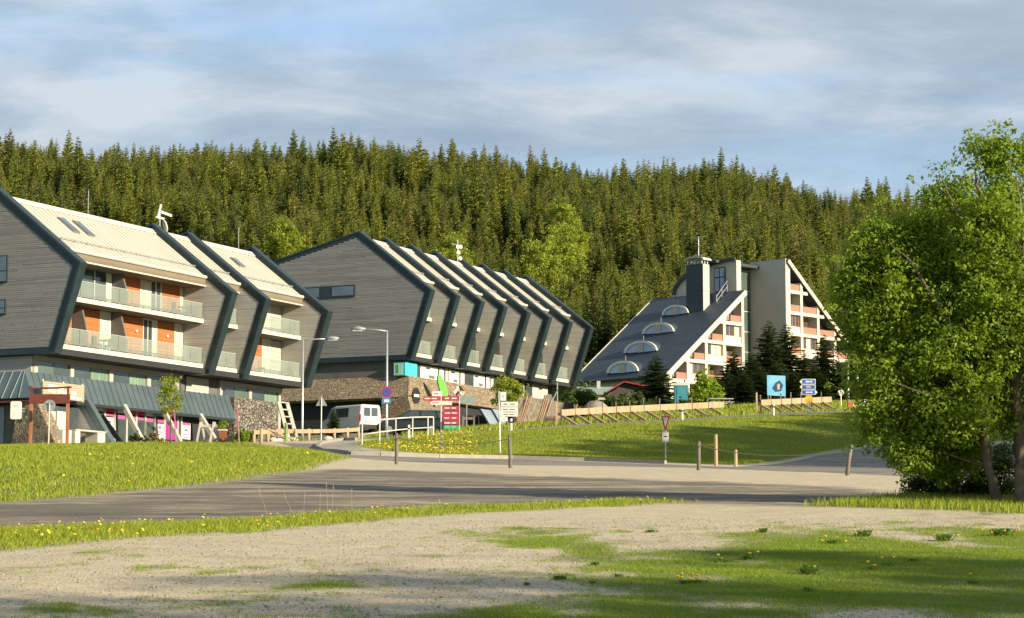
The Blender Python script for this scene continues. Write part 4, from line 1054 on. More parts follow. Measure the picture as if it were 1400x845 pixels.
def facade(cols, floors, rake, sgn):
    """white frame of piers and floor bands with loggias behind, stepped under the raking roof"""
    for k, s in enumerate(cols):
        MB().box(s - 0.28, s + 0.28, -0.25, 1.5, -3, max(rake(s) - 0.35, 0.5)).build('pier', M_HWHITE, H)
    for j, z in enumerate(floors):
        # band runs from the tall edge to where the rake cuts it
        ss = [s for s in np.linspace(min(cols), max(cols), 200) if rake(s) - 0.3 > z + 0.35]
        if len(ss) < 5: continue
        MB().box(min(ss), max(ss), -0.32, 1.5, z - 0.28, z + 0.18).build('floor_band', M_HWHITE, H)
        nz = floors[j + 1] if j + 1 < len(floors) else z + 3
        for k in range(len(cols) - 1):
            a, b = cols[k] + 0.28, cols[k + 1] - 0.28
            top = min(rake(a), rake(b)) - 0.5
            full = top > nz - 0.3
            if max(rake(a), rake(b)) - 0.6 < z + 1.2: continue
            if full:
                ztop = nz - 0.29
                if (k + j) % 2 == 0:
                    MB().box(a, b, -0.1, 0.05, z + 0.181, z + 1.05).build('parapet', M_HWHITE, H)
                    f = MB(); y0, y1 = 0.10, 0.22
                    f.box(a, b, y0, y1, z + 1.051, z + 1.16); f.box(a, b, y0, y1, ztop - 0.1, ztop)
                    for q in range(4):
                        x = a + (b - a - 0.12) * q / 3; f.box(x, x + 0.12, y0, y1, z + 1.16, ztop - 0.1)
                    w = f.build('window', M_HWOOD, H)
                    for q in range(3):
                        x = a + (b - a - 0.12) * q / 3 + 0.12; x2 = a + (b - a - 0.12) * (q + 1) / 3
                        MB().box(x, x2, 0.14, 0.17, z + 1.16, ztop - 0.1).build('pane', M_CURTAIN if rnd.random() < 0.45 else M_GLASS, w)
                else:
                    MB().box(a, b, -0.12, 0.0, z + 0.181, z + 1.15).build('parapet', M_HRED, H)
                    for q0, q1 in ((0.06, 0.32), (0.36, 0.62), (0.68, 0.94)):
                        w = MB().box(a + (b - a) * q0, a + (b - a) * q1, 1.38, 1.5, z + 0.2, z + 2.35).build('balcony_door', M_HWOOD if q0 > 0.3 else M_HWHITE, H)
                        MB().box(a + (b - a) * q0 + 0.09, a + (b - a) * q1 - 0.09, 1.36, 1.379, z + 0.3, z + 2.25).build('pane', M_CURTAIN if rnd.random() < 0.4 else M_GLASS, w)
            else:
                hi = max(rake(a), rake(b)); lo = min(rake(a), rake(b))
                MB().box(a if rake(a) - 0.5 > z + 1.1 else a + (b - a) * 0.35, b if rake(b) - 0.5 > z + 1.1 else b - (b - a) * 0.35, -0.12, 0.0, z + 0.181, z + 1.1).build('parapet', M_HRED, H)
                x = (b - 0.9) if rake(b) > rake(a) else (a + 0.1)
                w = MB().box(x, x + 0.8, 1.38, 1.5, z + 0.2, min(z + 2.2, hi - 0.8)).build('balcony_door', M_HWHITE, H)
                MB().box(x + 0.1, x + 0.7, 1.36, 1.379, z + 0.3, min(z + 2.1, hi - 0.9)).build('pane', M_GLASS, w)
colsL = [h_t(0, p, 450)[0] for p in (914, 938.5, 963.5, 988.5)] + [sR - 0.3]
zb = h_t(0, 1009, 443)[1]
floorsL = [zb - 2.85 * k for k in (4, 3, 2, 1, 0)]
facade(colsL, floorsL, lambda s: z0H + SL * s, 1)
# right wing
sW, zW = h_t(0, 1073, 355); sE, zE = h_t(0, 1160, 477)
SR2 = (zW - zE) / (sE - sW)
tW, _ = h_s(sW, 1027, 361)
rakeR = lambda s: zW - SR2 * (s - sW)
slab3(MB(), [(sW, -0.55, zW + 0.1), (sE + 2, -0.55, zE - 2 * SR2 + 0.1), (sE + 2, 15, zE - 2 * SR2 + 0.1), (sW, 15, zW + 0.1)][::-1], (SR2, 0, 1), 0.35).build('roof', M_HROOF, H)
MB().bar((sW, -0.6, zW - 0.2), (sE + 2, -0.6, zE - 2 * SR2 - 0.2), 0.18, 0.55, (0, 0, 1)).build('rake_board', M_HWHITE, H)
MB().prism([(sW + 0.3, -3), (sE, -3), (sE, zE - 0.4), (sW + 0.3, zW - 0.45)], 'y', 1.5, 15).build('body', M_HPINK, H)
MB().box(sW - 0.3, sW + 0.28, -0.3, tW, -3, zW + 0.12).build('white_side_wall', M_HGREY, H)  # white wall, its shade put into the grey colour
colsR = [sW + 0.0] + [h_t(0, p, 450)[0] for p in (1094.5, 1117, 1139.5)] + [sE - 0.2]
colsR[0] = sW + 0.57
zr1 = h_t(0, 1094, 400.6)[1]
facade(colsR, [zr1 - 3.0 * k for k in (6, 5, 4, 3, 2, 1, 0)], rakeR, -1)
# core with glazed slot and barrel roof
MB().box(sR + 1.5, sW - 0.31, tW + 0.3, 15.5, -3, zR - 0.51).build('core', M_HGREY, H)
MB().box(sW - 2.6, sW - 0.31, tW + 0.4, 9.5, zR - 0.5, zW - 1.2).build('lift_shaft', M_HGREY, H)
tg = tW - 0.02; sV = sR + 0.9
g = MB().box(sV + 1.0, sW - 0.31, tg, tg + 0.3, -3, zW - 1.0).build('glazed_slot', mat_glass('green_glass', (0.045, 0.06, 0.055), 0.08), H)
for k in range(9):
    z = zW - 1.2 - k * 2.9
    MB().box(sV + 1.0, sW - 0.35, tg - 0.05, tg - 0.002, z - 0.12, z).build('transom', M_CONC, g)
MB().prism([(sR - 0.3, zW - 1.0), (sW + 0.05, zW - 0.95), (sW + 0.05, zW - 0.55), (sR - 0.3, zW - 0.6)], 'y', tg - 1.6, tg + 1.0).build('slot_canopy', M_HROOF, H)
# barrel-vaulted block
sV = sR + 0.9
ta, za = h_s(sV, 1007, 372); tb, zb_ = h_s(sV, 922, 405); _, zc_ = h_s(sV, 985, 358)
arc = []
for i in range(15):
    f = i / 14; a = f * math.pi / 2
    arc.append((ta + (tb - ta) * math.sin(a), zb_ + (zc_ - zb_) * math.cos(a)))
wall = [(ta, zb_ - 2.5)] + arc + [(tb, zb_ - 2.5)]
MB().prism(wall, 'x', sV, sV + 1.0).build('vault_end', M_HWHITE, H)
MB().prism([(max(q[0], tW + 0.5), q[1]) for q in wall if q[0] > tW + 0.5 or q is wall[0] or q is wall[1]], 'x', sV + 1.002, sW - 2.7).build('vault_block', M_HWHITE, H)
rim = MB()
for (p, q) in zip(arc[:-1], arc[1:]): rim.bar((sV - 0.25, p[0], p[1] + 0.12), (sV - 0.25, q[0], q[1] + 0.12), 0.5, 0.25, (1, 0, 0)); 
rim.build('vault_rim', M_HROOF, H)
t1, z1 = h_s(sV, 992, 362); t2, z2 = h_s(sV, 977, 400)
w = MB().box(sV - 0.10, sV - 0.01, min(t1, t2), max(t1, t2), z2, z1 - 0.3).build('window', M_BLACK, H)
tm = (t1 + t2) / 2; zm = z2 + (z1 - z2) * 0.55
for (a, b) in ((min(t1, t2) + 0.12, tm - 0.07), (tm + 0.07, max(t1, t2) - 0.12)):
    for (c, d) in ((z2 + 0.1, zm - 0.07), (zm + 0.07, z1 - 0.42)):
        MB().box(sV - 0.14, sV - 0.101, a, b, c, d).build('pane', mat_glass('sky_pane', (0.16, 0.22, 0.30), 0.05) if 'sky_pane' not in MATS else MATS['sky_pane'], w)
# chimney stack
s1, t1 = h_roof(961, 428); 
_, zct = h_s(s1, 961, 360)
ch = MB().box(s1, s1 + 1.5, t1, t1 + 2.9, z0H + SL * s1 - 1.5, zct).build('chimney', M_TEAL, H)  # dark colour carries the shade of the left side
MB().box(s1 + 0.05, s1 + 1.45, t1 - 0.06, t1 - 0.002, z0H + SL * s1 - 1.0, zct - 0.05).build('sunlit_chimney_face', M_LIGHTW, ch)  # pale layer paints the sunlit right side
for a in (0.15, 0.75, 1.35):
    for b in (0.2, 1.45, 2.7): MB().tube([(s1 + a, t1 + b, zct), (s1 + a, t1 + b, zct + 0.55)], 0.09, 6).build('cowl_post', M_WHITE, ch)
cc = []
for i in range(9):
    a = math.pi * i / 8; cc.append((t1 + 1.45 - math.cos(a) * 1.75, zct + 0.5 + math.sin(a) * 0.45))
MB().prism(cc + [(p, z + 0.10) for p, z in reversed(cc)], 'x', s1 - 0.15, s1 + 1.65).build('cowl', M_WHITE, ch)
an = MB(); tz = zct + 0.8
an.tube([(s1 + 0.7, t1 + 1.2, zct), (s1 + 0.7, t1 + 1.2, zct + 3.9)], 0.05, 6)
an.build('antenna_mast', M_STEEL, ch)
for dz, l in ((3.8, 1.3), (2.6, 1.0), (1.3, 1.5)):
    MB().tube([(s1 + 0.7, t1 + 1.2 - l * 0.7, zct + dz), (s1 + 0.7, t1 + 1.2 + l * 0.7, zct + dz)], 0.04, 6).build('antenna_arm', M_STEEL, ch)
ld = MB(); ld.bar((s1 + 1.8, t1 - 1.0, z0H + SL * (s1 + 1.8) + 0.4), (s1 + 4.2, t1 - 1.0, z0H + SL * (s1 + 4.2) + 0.9), 0.08, 0.08); ld.bar((s1 + 1.8, t1 - 1.0, z0H + SL * (s1 + 1.8) + 1.1), (s1 + 4.2, t1 - 1.0, z0H + SL * (s1 + 4.2) + 1.7), 0.08, 0.08)
for q in (1.8, 3.0, 4.2): ld.bar((s1 + q, t1 - 1.0, z0H + SL * (s1 + q)), (s1 + q, t1 - 1.0, z0H + SL * (s1 + q) + 1.3), 0.08, 0.08)
ld.build('roof_stair_rail', M_STEEL, ch)
# eyebrow dormers
for (px, py, wpx, hpx) in ((853, 511.5, 43, 15.5), (877.5, 483.5, 45, 15), (901.5, 457.5, 43, 14), (925, 432, 36, 12.5)):
    s, t = h_roof(px, py); zr = z0H + SL * s
    tl, _ = h_s(s, px + wpx / 2, py); tr_, _ = h_s(s, px - wpx / 2, py); hh_ = h_s(s, px, py - hpx)[1] - h_s(s, px, py)[1]
    hw = abs(tr_ - tl) / 2; tc_ = (tl + tr_) / 2
    n = 14; arc = [(tc_ - hw * math.cos(math.pi * i / n), zr + 0.25 + hh_ * math.sin(math.pi * i / n)) for i in range(n + 1)]
    dep = hh_ / SL
    m = MB(); front = [(s - 0.15, a, z) for a, z in arc]; back = [(s + dep * (math.sin(math.pi * i / n)) + 0.05, a, z) for i, (a, z) in enumerate(arc)]
    m.add(front + back, [(i, i + 1, n + 2 + i, n + 1 + i) for i in range(n)])
    d = m.build('dormer', M_HROOF, H)
    rim = MB()
    inner = [(tc_ + (a - tc_) * 0.82, zr + 0.2 + (z - zr - 0.2) * 0.80) for a, z in arc]
    rim.add([(s - 0.42, a, z) for a, z in arc] + [(s - 0.42, a, z) for a, z in inner] + [(s - 0.1, a, z) for a, z in arc] + [(s - 0.1, a, z) for a, z in inner],
            [(i, i + 1, n + 2 + i, n + 1 + i) for i in range(n)] + [(i, 2 * n + 2 + i, 2 * n + 3 + i, i + 1) for i in range(n)] + [(n + 1 + i, n + 2 + i, 3 * n + 4 + i, 3 * n + 3 + i) for i in range(n)])
    rim.build('dormer_arch', M_WHITE, d)
    MB().box(s - 0.35, s - 0.1, tc_ - 0.55, tc_ + 0.55, zr + 0.15, zr + 0.2 + hh_ * 0.82).build('dormer_mullion', M_HGREY, d)
    for sg in (-1, 1):
        ins = [(a, z) for a, z in inner if sg * (a - tc_) > 0.5]
        pl = [(tc_ + sg * 0.56, zr + 0.2)] + ([(ins[0][0], zr + 0.2)] if False else []) + ([(tc_ + sg * hw * 0.82, zr + 0.2)] if True else []) + (ins if sg < 0 else ins[::-1]) + [(tc_ + sg * 0.56, zr + 0.2 + hh_ * 0.78)]
        seen = []; [seen.append(p) for p in pl if not seen or abs(p[0] - seen[-1][0]) + abs(p[1] - seen[-1][1]) > 0.02]
        MB().prism(seen, 'x', s - 0.26, s - 0.22).build('pane', MATS['sky_pane'], d)
    MB().tube([(s + 0.4, tc_, zr + hh_ * 0.9), (s + 0.4, tc_, zr + hh_ + 1.0)], 0.04, 5).build('lightning_rod', M_STEEL, d)
# ================================================================== TREES
def mat_spruce():
    m, t = newmat('spruce_needles'); N = NT(t)
    g = N.n('ShaderNodeNewGeometry'); oi = N.n('ShaderNodeObjectInfo')
    tone = N.ramp(oi.outputs['Random'], [(0.0, (0.085, 0.13, 0.055)), (0.25, (0.17, 0.21, 0.05)), (0.55, (0.26, 0.295, 0.055)), (0.85, (0.36, 0.37, 0.068)), (1.0, (0.26, 0.22, 0.09))])
    c = N.mix(N.m('MULTIPLY', g.outputs['Random Per Island'], 0.55), tone, (0.15, 0.18, 0.045))
    d = N.bsdf(c, 0.75, 0, 0.2)
    tr = N.n('ShaderNodeBsdfTranslucent'); N.put(tr.inputs[0], N.mix(0.3, c, (0.35, 0.38, 0.05)))
    mx = N.n('ShaderNodeMixShader'); mx.inputs[0].default_value = 0.34
    t.links.new(d, mx.inputs[1]); t.links.new(tr.outputs[0], mx.inputs[2]); N.out(mx.outputs[0]); return m
M_SPR = mat_spruce()
M_SPRD = mat_leaf('shaded_spruce_needles', (0.030, 0.060, 0.026), (0.055, 0.090, 0.034), 0.15, 0.7, 0.3)  # darker copy of the needles with shade put into the colour
M_LEAF = mat_leaf('broad_leaves', (0.165, 0.275, 0.018), (0.265, 0.36, 0.03), 0.5, 0.5, 0.0)
M_LEAFY = mat_leaf('young_birch_leaves', (0.26, 0.33, 0.03), (0.36, 0.40, 0.045), 0.45, 0.5, 0.3)
M_LEAFD = mat_leaf('dark_leaves', (0.035, 0.062, 0.014), (0.065, 0.095, 0.018), 0.3, 0.5, 0.3)
def spruce_data(seed, Ht=20.0, Rb=2.5, levels=30, sparse=1.0, z0=0.05):
    r = random.Random(seed); V, F = [], []
    def tri(*p):
        o = len(V); V.extend(p); F.append((o, o + 1, o + 2))
    nb = int(levels * 8.5 * sparse); ga = r.uniform(0, 6.28)
    for L in range(nb):
        f = 1 - (1 - (L + r.random()) / nb) ** 0.80         # boughs spread evenly up the stem, denser low down
        f = min(max(f, 0.0), 0.985); z = Ht * (z0 + (0.985 - z0) * f) + r.uniform(-0.15, 0.15)
        prof = (1 - f) ** 0.72 * (1.0 if f > 0.15 else 0.6 + 2.67 * f)
        rad = Rb * prof + 0.16
        ga += 2.399963 + r.uniform(-0.5, 0.5); a = ga; l = rad * r.uniform(0.62, 1.15)
        ca, sa = math.cos(a), math.sin(a); up = 0.05 + 0.5 * f; dr = r.uniform(0.30, 0.55) * (1 - f * 0.85)
        def pt(t, side=0.0, dz=0.0):
            return (ca * l * t - sa * side, sa * l * t + ca * side, z + l * (up * t - dr * t * t) + dz)
        w = 0.25 * l + 0.14
        tri(pt(0.05), pt(0.6, w, -0.12 * l), pt(0.6, -w, -0.12 * l)); tri(pt(0.55, w * 0.9, -0.1 * l), pt(1.0), pt(0.55, -w * 0.9, -0.1 * l))
        k = 4 if l > 0.8 else 2
        for q in range(k):                           # ragged curtains of hanging twigs along the bough, side sprays
            t = 0.2 + 0.72 * (q + r.random() * 0.9) / k; s = 1 if r.random() < 0.5 else -1
            hl = r.uniform(0.30, 0.75) * (0.24 * l + 0.32)
            tri(pt(t - 0.17, 0, 0.05), pt(t + 0.17, s * w * 0.25, 0.02), pt(t + r.uniform(-0.05, 0.12), s * w * r.uniform(0.1, 0.9), -hl))
            tri(pt(t - 0.10, 0), pt(t + 0.08, 0), pt(t + 0.20, s * (w + hl * 0.6), -hl * 0.45))
    for L in range(levels):                          # dense inner shell so the crown is not see-through
        f = L / levels; z = Ht * (z0 + (0.9 - z0) * f); ri = Rb * (1 - f) ** 0.8 * 0.5 * (1 if f > 0.1 else 0.6); dz = Ht * 1.3 / levels; a1 = r.uniform(0, 6.28)
        for b in range(7):
            t0, t1 = a1 + 6.283 * b / 7, a1 + 6.283 * (b + 1.3) / 7; tmid = (t0 + t1) / 2; rj = ri * r.uniform(0.7, 1.5)
            tri((math.cos(t0) * ri * 0.5, math.sin(t0) * ri * 0.5, z + dz * r.uniform(0.3, 0.9)), (math.cos(t1) * ri * 0.5, math.sin(t1) * ri * 0.5, z + dz * r.uniform(0.3, 0.9)), (math.cos(tmid) * rj, math.sin(tmid) * rj, z - dz * r.uniform(0.4, 1.1)))
    return np.array(V), np.array(F)
def trunk_np(Ht, r0, n=6):
    t = np.linspace(0, 2 * np.pi, n, endpoint=False); V = []
    for z, rr in ((-0.6, r0 * 1.2), (Ht * 0.5, r0 * 0.6), (Ht * 0.97, 0.02)):
        V += [(math.cos(a) * rr, math.sin(a) * rr, z) for a in t]
    F = []
    for i in range(2):
        for j in range(n):
            a, b, c, d = i * n + j, i * n + (j + 1) % n, (i + 1) * n + (j + 1) % n, (i + 1) * n + j
            F += [(a, b, c), (a, c, d)]
    return np.array(V), np.array(F)
SPR = []
for k, (ht, rb, lv, sp) in enumerate([(20, 2.9, 30, 1.0), (22, 3.1, 32, 0.95), (17, 2.8, 27, 1.05), (24, 3.2, 33, 0.8), (19, 2.5, 29, 1.0), (15, 2.7, 26, 1.05), (21, 3.6, 28, 0.75), (18, 2.3, 30, 0.85)]):
    V, F = spruce_data(100 + k, ht, rb, lv, sp, 0.05 if k not in (3,) else 0.16)
    cm = np_mesh('spruce_crown', V, F); cm.materials.append(M_SPR)
    tv, tf = trunk_np(ht, 0.22); tm_ = np_mesh('spruce_trunk', tv, tf); tm_.materials.append(M_BARK)
    jm = np_mesh('spruce_whole', np.concatenate([V, tv]), np.concatenate([F, tf + len(V)]))
    jm.materials.append(M_SPR); jm.materials.append(M_BARK)
    mi = np.zeros(len(jm.polygons), np.int32); mi[len(F):] = 1; jm.polygons.foreach_set('material_index', mi)
    SPR.append((ht, cm, tm_, bpy.data.objects.new('spruce_source', jm)))
def plant_tree(name, label, cat, group, crown, trunk, loc, rz, sc):
    t = thing(name, label, cat, loc, rz, group); t.scale = sc
    for nm, me in (('trunk', trunk), ('crown', crown)):
        o = bpy.data.objects.new(nm, me); COL.objects.link(o); o.parent = t
    return t
# hillside wood: jittered grid, the 300 that show largest are trees of their own
pts = []
yy = 322.0
while yy < 735:
    st = 3.3 + (yy - 320) / 400 * 1.0
    half = 0.29 * yy + 35
    for xx in np.arange(-half, half, st):
        pts.append((xx + rng.uniform(-1.7, 1.7), yy + rng.uniform(-1.7, 1.7)))
    yy += st * 0.95
pts = np.array(pts)
# keep the hotel plot free
rel = pts - OH[:2]; ss_, tt_ = rel @ EH, rel @ NH
keep = ~((ss_ > -12) & (ss_ < sE + 8) & (tt_ > -6) & (tt_ < 24)) & ~((tt_ < 4) & (ss_ > -4))
gap = fbm(pts[:, 0] / 20 + 40, pts[:, 1] / 42, 3, 77)
keep &= ~((gap < 0.37))
keep &= (pts[:, 1] > 335 - 0.0 * pts[:, 0])
BIRCH = [(768, 338, 440, 15), (735, 350, 425, 12), (618, 345, 430, 13), (388, 318, 470, 12), (588, 372, 400, 9), (418, 352, 420, 9), (770, 305, 455, 13)]
for (px, py, d, h) in BIRCH:
    c = P(px, py, d)[:2]; keep &= (np.hypot(pts[:, 0] - c[0], (pts[:, 1] - c[1] + 8) * 0.5) > 6.0)
pts = pts[keep]
zz = T(pts[:, 0], pts[:, 1])
young = np.clip((555 - pts[:, 1]) / 110 + (fbm(pts[:, 0] / 50, pts[:, 1] / 50, 3, 91) - 0.5) * 2.2, 0, 1)
hts = 16.8 - 5.6 * young + rng.normal(0, 1.9, len(pts)) + 5.0 * (fbm(pts[:, 0] / 13, pts[:, 1] / 13, 2, 61) - 0.5)
hts = np.where(rng.uniform(0, 1, len(pts)) < 0.10, hts * 1.22, hts)
var = rng.integers(0, 8, len(pts))
# top of each tree in the picture against the roofs in front
d_ = pts[:, 1] * _c + (zz + hts - EYE) * _s
tpx = CX + F_PX * pts[:, 0] / d_; tpy = CY - F_PX * (-pts[:, 1] * _s + (zz + hts - EYE) * _c) / d_
sil = np.interp(tpx, [0, 345, 382, 493, 721, 805, 815, 890, 1010, 1073, 1160, 1180, 1260, 1400], [262, 338, 356, 317, 377, 447, 500, 410, 360, 356, 477, 450, 250, 180])
vis = (tpx > -5) & (tpx < 1330) & (tpy < sil - 12)
order = np.argsort(np.where(vis, pts[:, 1] - 3 * hts, 1e9))[:300]
single = np.zeros(len(pts), bool); single[order] = True
for i in order:
    ht, cm, tm_, _o = SPR[var[i]]
    k = hts[i] / ht
    wh = ('behind the long pale roof of the orange-panelled building', 'behind the big grey gable of the finned building', 'behind the fins and pale roof strips of the finned building', 'in the gap between the last fin and the dark hotel roof', 'behind the hotel chimney and vaulted block', 'behind the raking right gable of the hotel')[int(np.searchsorted([370, 495, 730, 885, 1070], tpx[i]))]
    plant_tree('spruce_tree', ('slender ' if var[i] in (4, 7) else 'broad ' if var[i] == 6 else '') + 'hillside spruce ' + wh, 'tree', 'spruces on the hillside', cm, tm_, (pts[i, 0], pts[i, 1], zz[i]), rng.uniform(0, 6.28), (k * rng.uniform(0.9, 1.3),) * 2 + (k,))
rest = np.where(~single)[0]
pm_ = bpy.data.meshes.new('spruce_wood'); pm_.from_pydata([(pts[i, 0], pts[i, 1], zz[i]) for i in rest], [], [])
for nm, arr in (('ht', [hts[i] / SPR[var[i]][0] for i in rest]), ('wd', [hts[i] / SPR[var[i]][0] * rng.uniform(0.9, 1.3) for i in rest]), ('var', [float(var[i]) for i in rest]), ('rot', list(rng.uniform(0, 6.28, len(rest))))):
    a = pm_.attributes.new(nm, 'FLOAT', 'POINT'); a.data.foreach_set('value', np.array(arr, np.float32))
wood_o = bpy.data.objects.new('spruce_wood', pm_); COL.objects.link(wood_o); wood_o['kind'] = 'stuff'
tag(wood_o, 'dense spruce wood covering the hill up to the skyline', 'wood')
gn = bpy.data.node_groups.new('wood_nodes', 'GeometryNodeTree')
gn.interface.new_socket('Geometry', in_out='INPUT', socket_type='NodeSocketGeometry'); gn.interface.new_socket('Geometry', in_out='OUTPUT', socket_type='NodeSocketGeometry')
gi, go = gn.nodes.new('NodeGroupInput'), gn.nodes.new('NodeGroupOutput'); jn = gn.nodes.new('GeometryNodeJoinGeometry')
def named(nm):
    n = gn.nodes.new('GeometryNodeInputNamedAttribute'); n.data_type = 'FLOAT'; n.inputs['Name'].default_value = nm; return n.outputs['Attribute']
for k, (ht, cm, tm_, so) in enumerate(SPR):
    oi = gn.nodes.new('GeometryNodeObjectInfo'); oi.inputs['Object'].default_value = so; oi.inputs['As Instance'].default_value = True
    cmpn = gn.nodes.new('FunctionNodeCompare'); cmpn.data_type = 'FLOAT'; cmpn.operation = 'EQUAL'; gn.links.new(named('var'), cmpn.inputs[0]); cmpn.inputs[1].default_value = float(k); cmpn.inputs['Epsilon'].default_value = 0.1
    ip = gn.nodes.new('GeometryNodeInstanceOnPoints'); gn.links.new(gi.outputs[0], ip.inputs['Points']); gn.links.new(cmpn.outputs[0], ip.inputs['Selection']); gn.links.new(oi.outputs['Geometry'], ip.inputs['Instance'])
    cx_ = gn.nodes.new('ShaderNodeCombineXYZ'); gn.links.new(named('rot'), cx_.inputs[2]); gn.links.new(cx_.outputs[0], ip.inputs['Rotation'])
    sx_ = gn.nodes.new('ShaderNodeCombineXYZ'); gn.links.new(named('wd'), sx_.inputs[0]); gn.links.new(named('wd'), sx_.inputs[1]); gn.links.new(named('ht'), sx_.inputs[2]); gn.links.new(sx_.outputs[0], ip.inputs['Scale'])
    gn.links.new(ip.outputs[0], jn.inputs[0])
gn.links.new(jn.outputs[0], go.inputs[0])
wood_o.modifiers.new('wood', 'NODES').node_group = gn

# ------------------------------------------------------------------ broadleaf trees
def leaves_np(C, rad, n, size, r_):
    """n leaf quads scattered in a ball-like clump"""
    d = r_.normal(0, 1, (n, 3)); d /= np.linalg.norm(d, axis=1)[:, None]
    p = C + d * (rad * r_.uniform(0.25, 1.0, n) ** 0.5)[:, None] * np.array([1, 1, 0.8])
    nrm = d * 0.7 + r_.normal(0, 0.6, (n, 3)) + np.array([0, 0, 0.5]); nrm /= np.linalg.norm(nrm, axis=1)[:, None]
    a = np.cross(nrm, r_.normal(0, 1, (n, 3))); a /= np.linalg.norm(a, axis=1)[:, None] + 1e-9
    b = np.cross(nrm, a); s = size * r_.uniform(0.65, 1.25, n)[:, None]
    return np.stack([p - a * s * 0.55, p + b * s * 0.32 + nrm * s * 0.08, p + a * s * 0.6 - nrm * s * 0.08, p - b * s * 0.32 + nrm * s * 0.08], 1)
def leafy_tree(name, label, base, stems, blobs, n_clump, per, clump_r, leaf, m, seed, group=None, limb_r=0.035, cat='tree', bark=None):
    """stems: list of ([points], r0) in world coords; blobs: (centre, radii) world; leaf clumps sit in the blobs and hang on limbs"""
    r_ = np.random.default_rng(seed); base = np.array(base)
    t = thing(name, label, cat, base, 0, group)
    tk = MB(); sp = []
    for ptsw, r0 in stems:
        q = [np.array(p) - base for p in ptsw]
        # smooth polyline
        fine = []
        for i in range(len(q) - 1):
            for f in np.linspace(0, 1, 5)[:-1]: fine.append(q[i] * (1 - f) + q[i + 1] * f + r_.normal(0, 0.012, 3))
        fine.append(q[-1]); k = len(fine)
        tk.tube(fine, [r0 * (1 - 0.85 * i / (k - 1)) for i in range(k)], 8)
        sp += [(f, r0 * (1 - 0.85 * i / (k - 1))) for i, f in enumerate(fine)]
    vol = np.array([np.prod(b[1]) for b in blobs]) ** 0.75; vol /= vol.sum()
    lim = MB(); quads = []
    SPs = np.array([s[0] for s in sp])
    for i in range(n_clump):
        c, rr = blobs[r_.choice(len(blobs), p=vol)]
        d = r_.normal(0, 1, 3); d /= np.linalg.norm(d); C = np.array(c) - base + d * np.array(rr) * r_.uniform(0.3, 1.0) ** 0.5
        # limb from the stem point lying lower than the clump
        sc_ = np.linalg.norm(SPs - C, axis=1) + np.maximum(0, SPs[:, 2] - C[2] + 0.3) * 2.0
        j = int(np.argmin(sc_ + r_.uniform(0, 0.5, len(sc_))))
        p0, rs = sp[j]
        mid = (p0 + C) / 2 + np.array([0, 0, 0.12 * np.linalg.norm(C - p0)]) + r_.normal(0, 0.08, 3)
        rl = min(limb_r * (0.25 + 0.3 * np.linalg.norm(C - p0)), rs * 0.6)
        SPs = np.concatenate([SPs, [mid, (mid + C) / 2]]); sp.append((mid, rl * 0.7)); sp.append(((mid + C) / 2, rl * 0.45))
        lim.tube([p0, mid, C], [rl, rl * 0.6, rl * 0.2], 5, False)
        cr = clump_r * r_.uniform(0.6, 1.35)
        quads.append(leaves_np(C, cr, int(per * r_.uniform(0.6, 1.3)), leaf, r_))
        if r_.random() < 0.35:                      # a stray shoot beyond the clump
            tip = C + d * cr * 1.5 + np.array([0, 0, 0.35 * clump_r]); lim.tube([C, tip], [rl * 0.25, 0.004], 4, False)
            quads.append(leaves_np(tip, cr * 0.35, max(4, per // 8), leaf, r_))
    Q = np.concatenate(quads); n = len(Q)
    me = np_mesh('crown', Q.reshape(-1, 3), np.arange(n * 4).reshape(-1, 4))
    link_mesh('crown', me, m, t)
    tr = tk.build('trunk', bark or M_BARK, t, True)
    lim.build('limbs', bark or M_BARK, tr, True)
    return t
# the leafy trees on the right
D = 42.0
def B3(px, py, rx, ry, dd=0.0, rz=None):
    d = D + dd; k = d / F_PX
    return (P(px, py, d), (rx * k, rz or rx * k * 0.9, ry * k))
g1 = ground_px(1366, 691)
base1 = np.array([g1[0], g1[1], g1[2] - 0.1])
def W(px, py, dd=0.0): return P(px, py, g1[1] + dd)
leafy_tree('leafy_tree', 'broad leafy tree with grey leaning trunk reaching out over the lot', base1,
           [([base1, W(1352, 640), W(1344, 575), W(1325, 500), W(1290, 430, .2), W(1270, 395, .3)], 0.10), ([W(1344, 575), W(1320, 545, -.3), W(1270, 540, -.5), W(1215, 520, -.3)], 0.05), ([W(1325, 500), W(1290, 480, .4), W(1230, 450, .6), W(1190, 420, .6)], 0.05), ([W(1290, 430), W(1245, 360, .3), W(1215, 330, .2)], 0.04)],
           [B3(1240, 430, 72, 95), B3(1215, 530, 58, 75, -.3), B3(1285, 590, 55, 62, .2), B3(1300, 480, 70, 110), B3(1190, 400, 45, 66, .4), B3(1245, 600, 42, 42, -.4), B3(1310, 520, 60, 90, -1.0), B3(1300, 600, 50, 50, .8), B3(1205, 345, 42, 45, .5), B3(1172, 420, 28, 60, .3), B3(1250, 340, 40, 50, .3)], 620, 150, 0.34, 0.075, M_LEAF, 5)
g2 = ground_px(1396, 693)
base2 = np.array([g2[0], g2[1], g2[2] - 0.1])
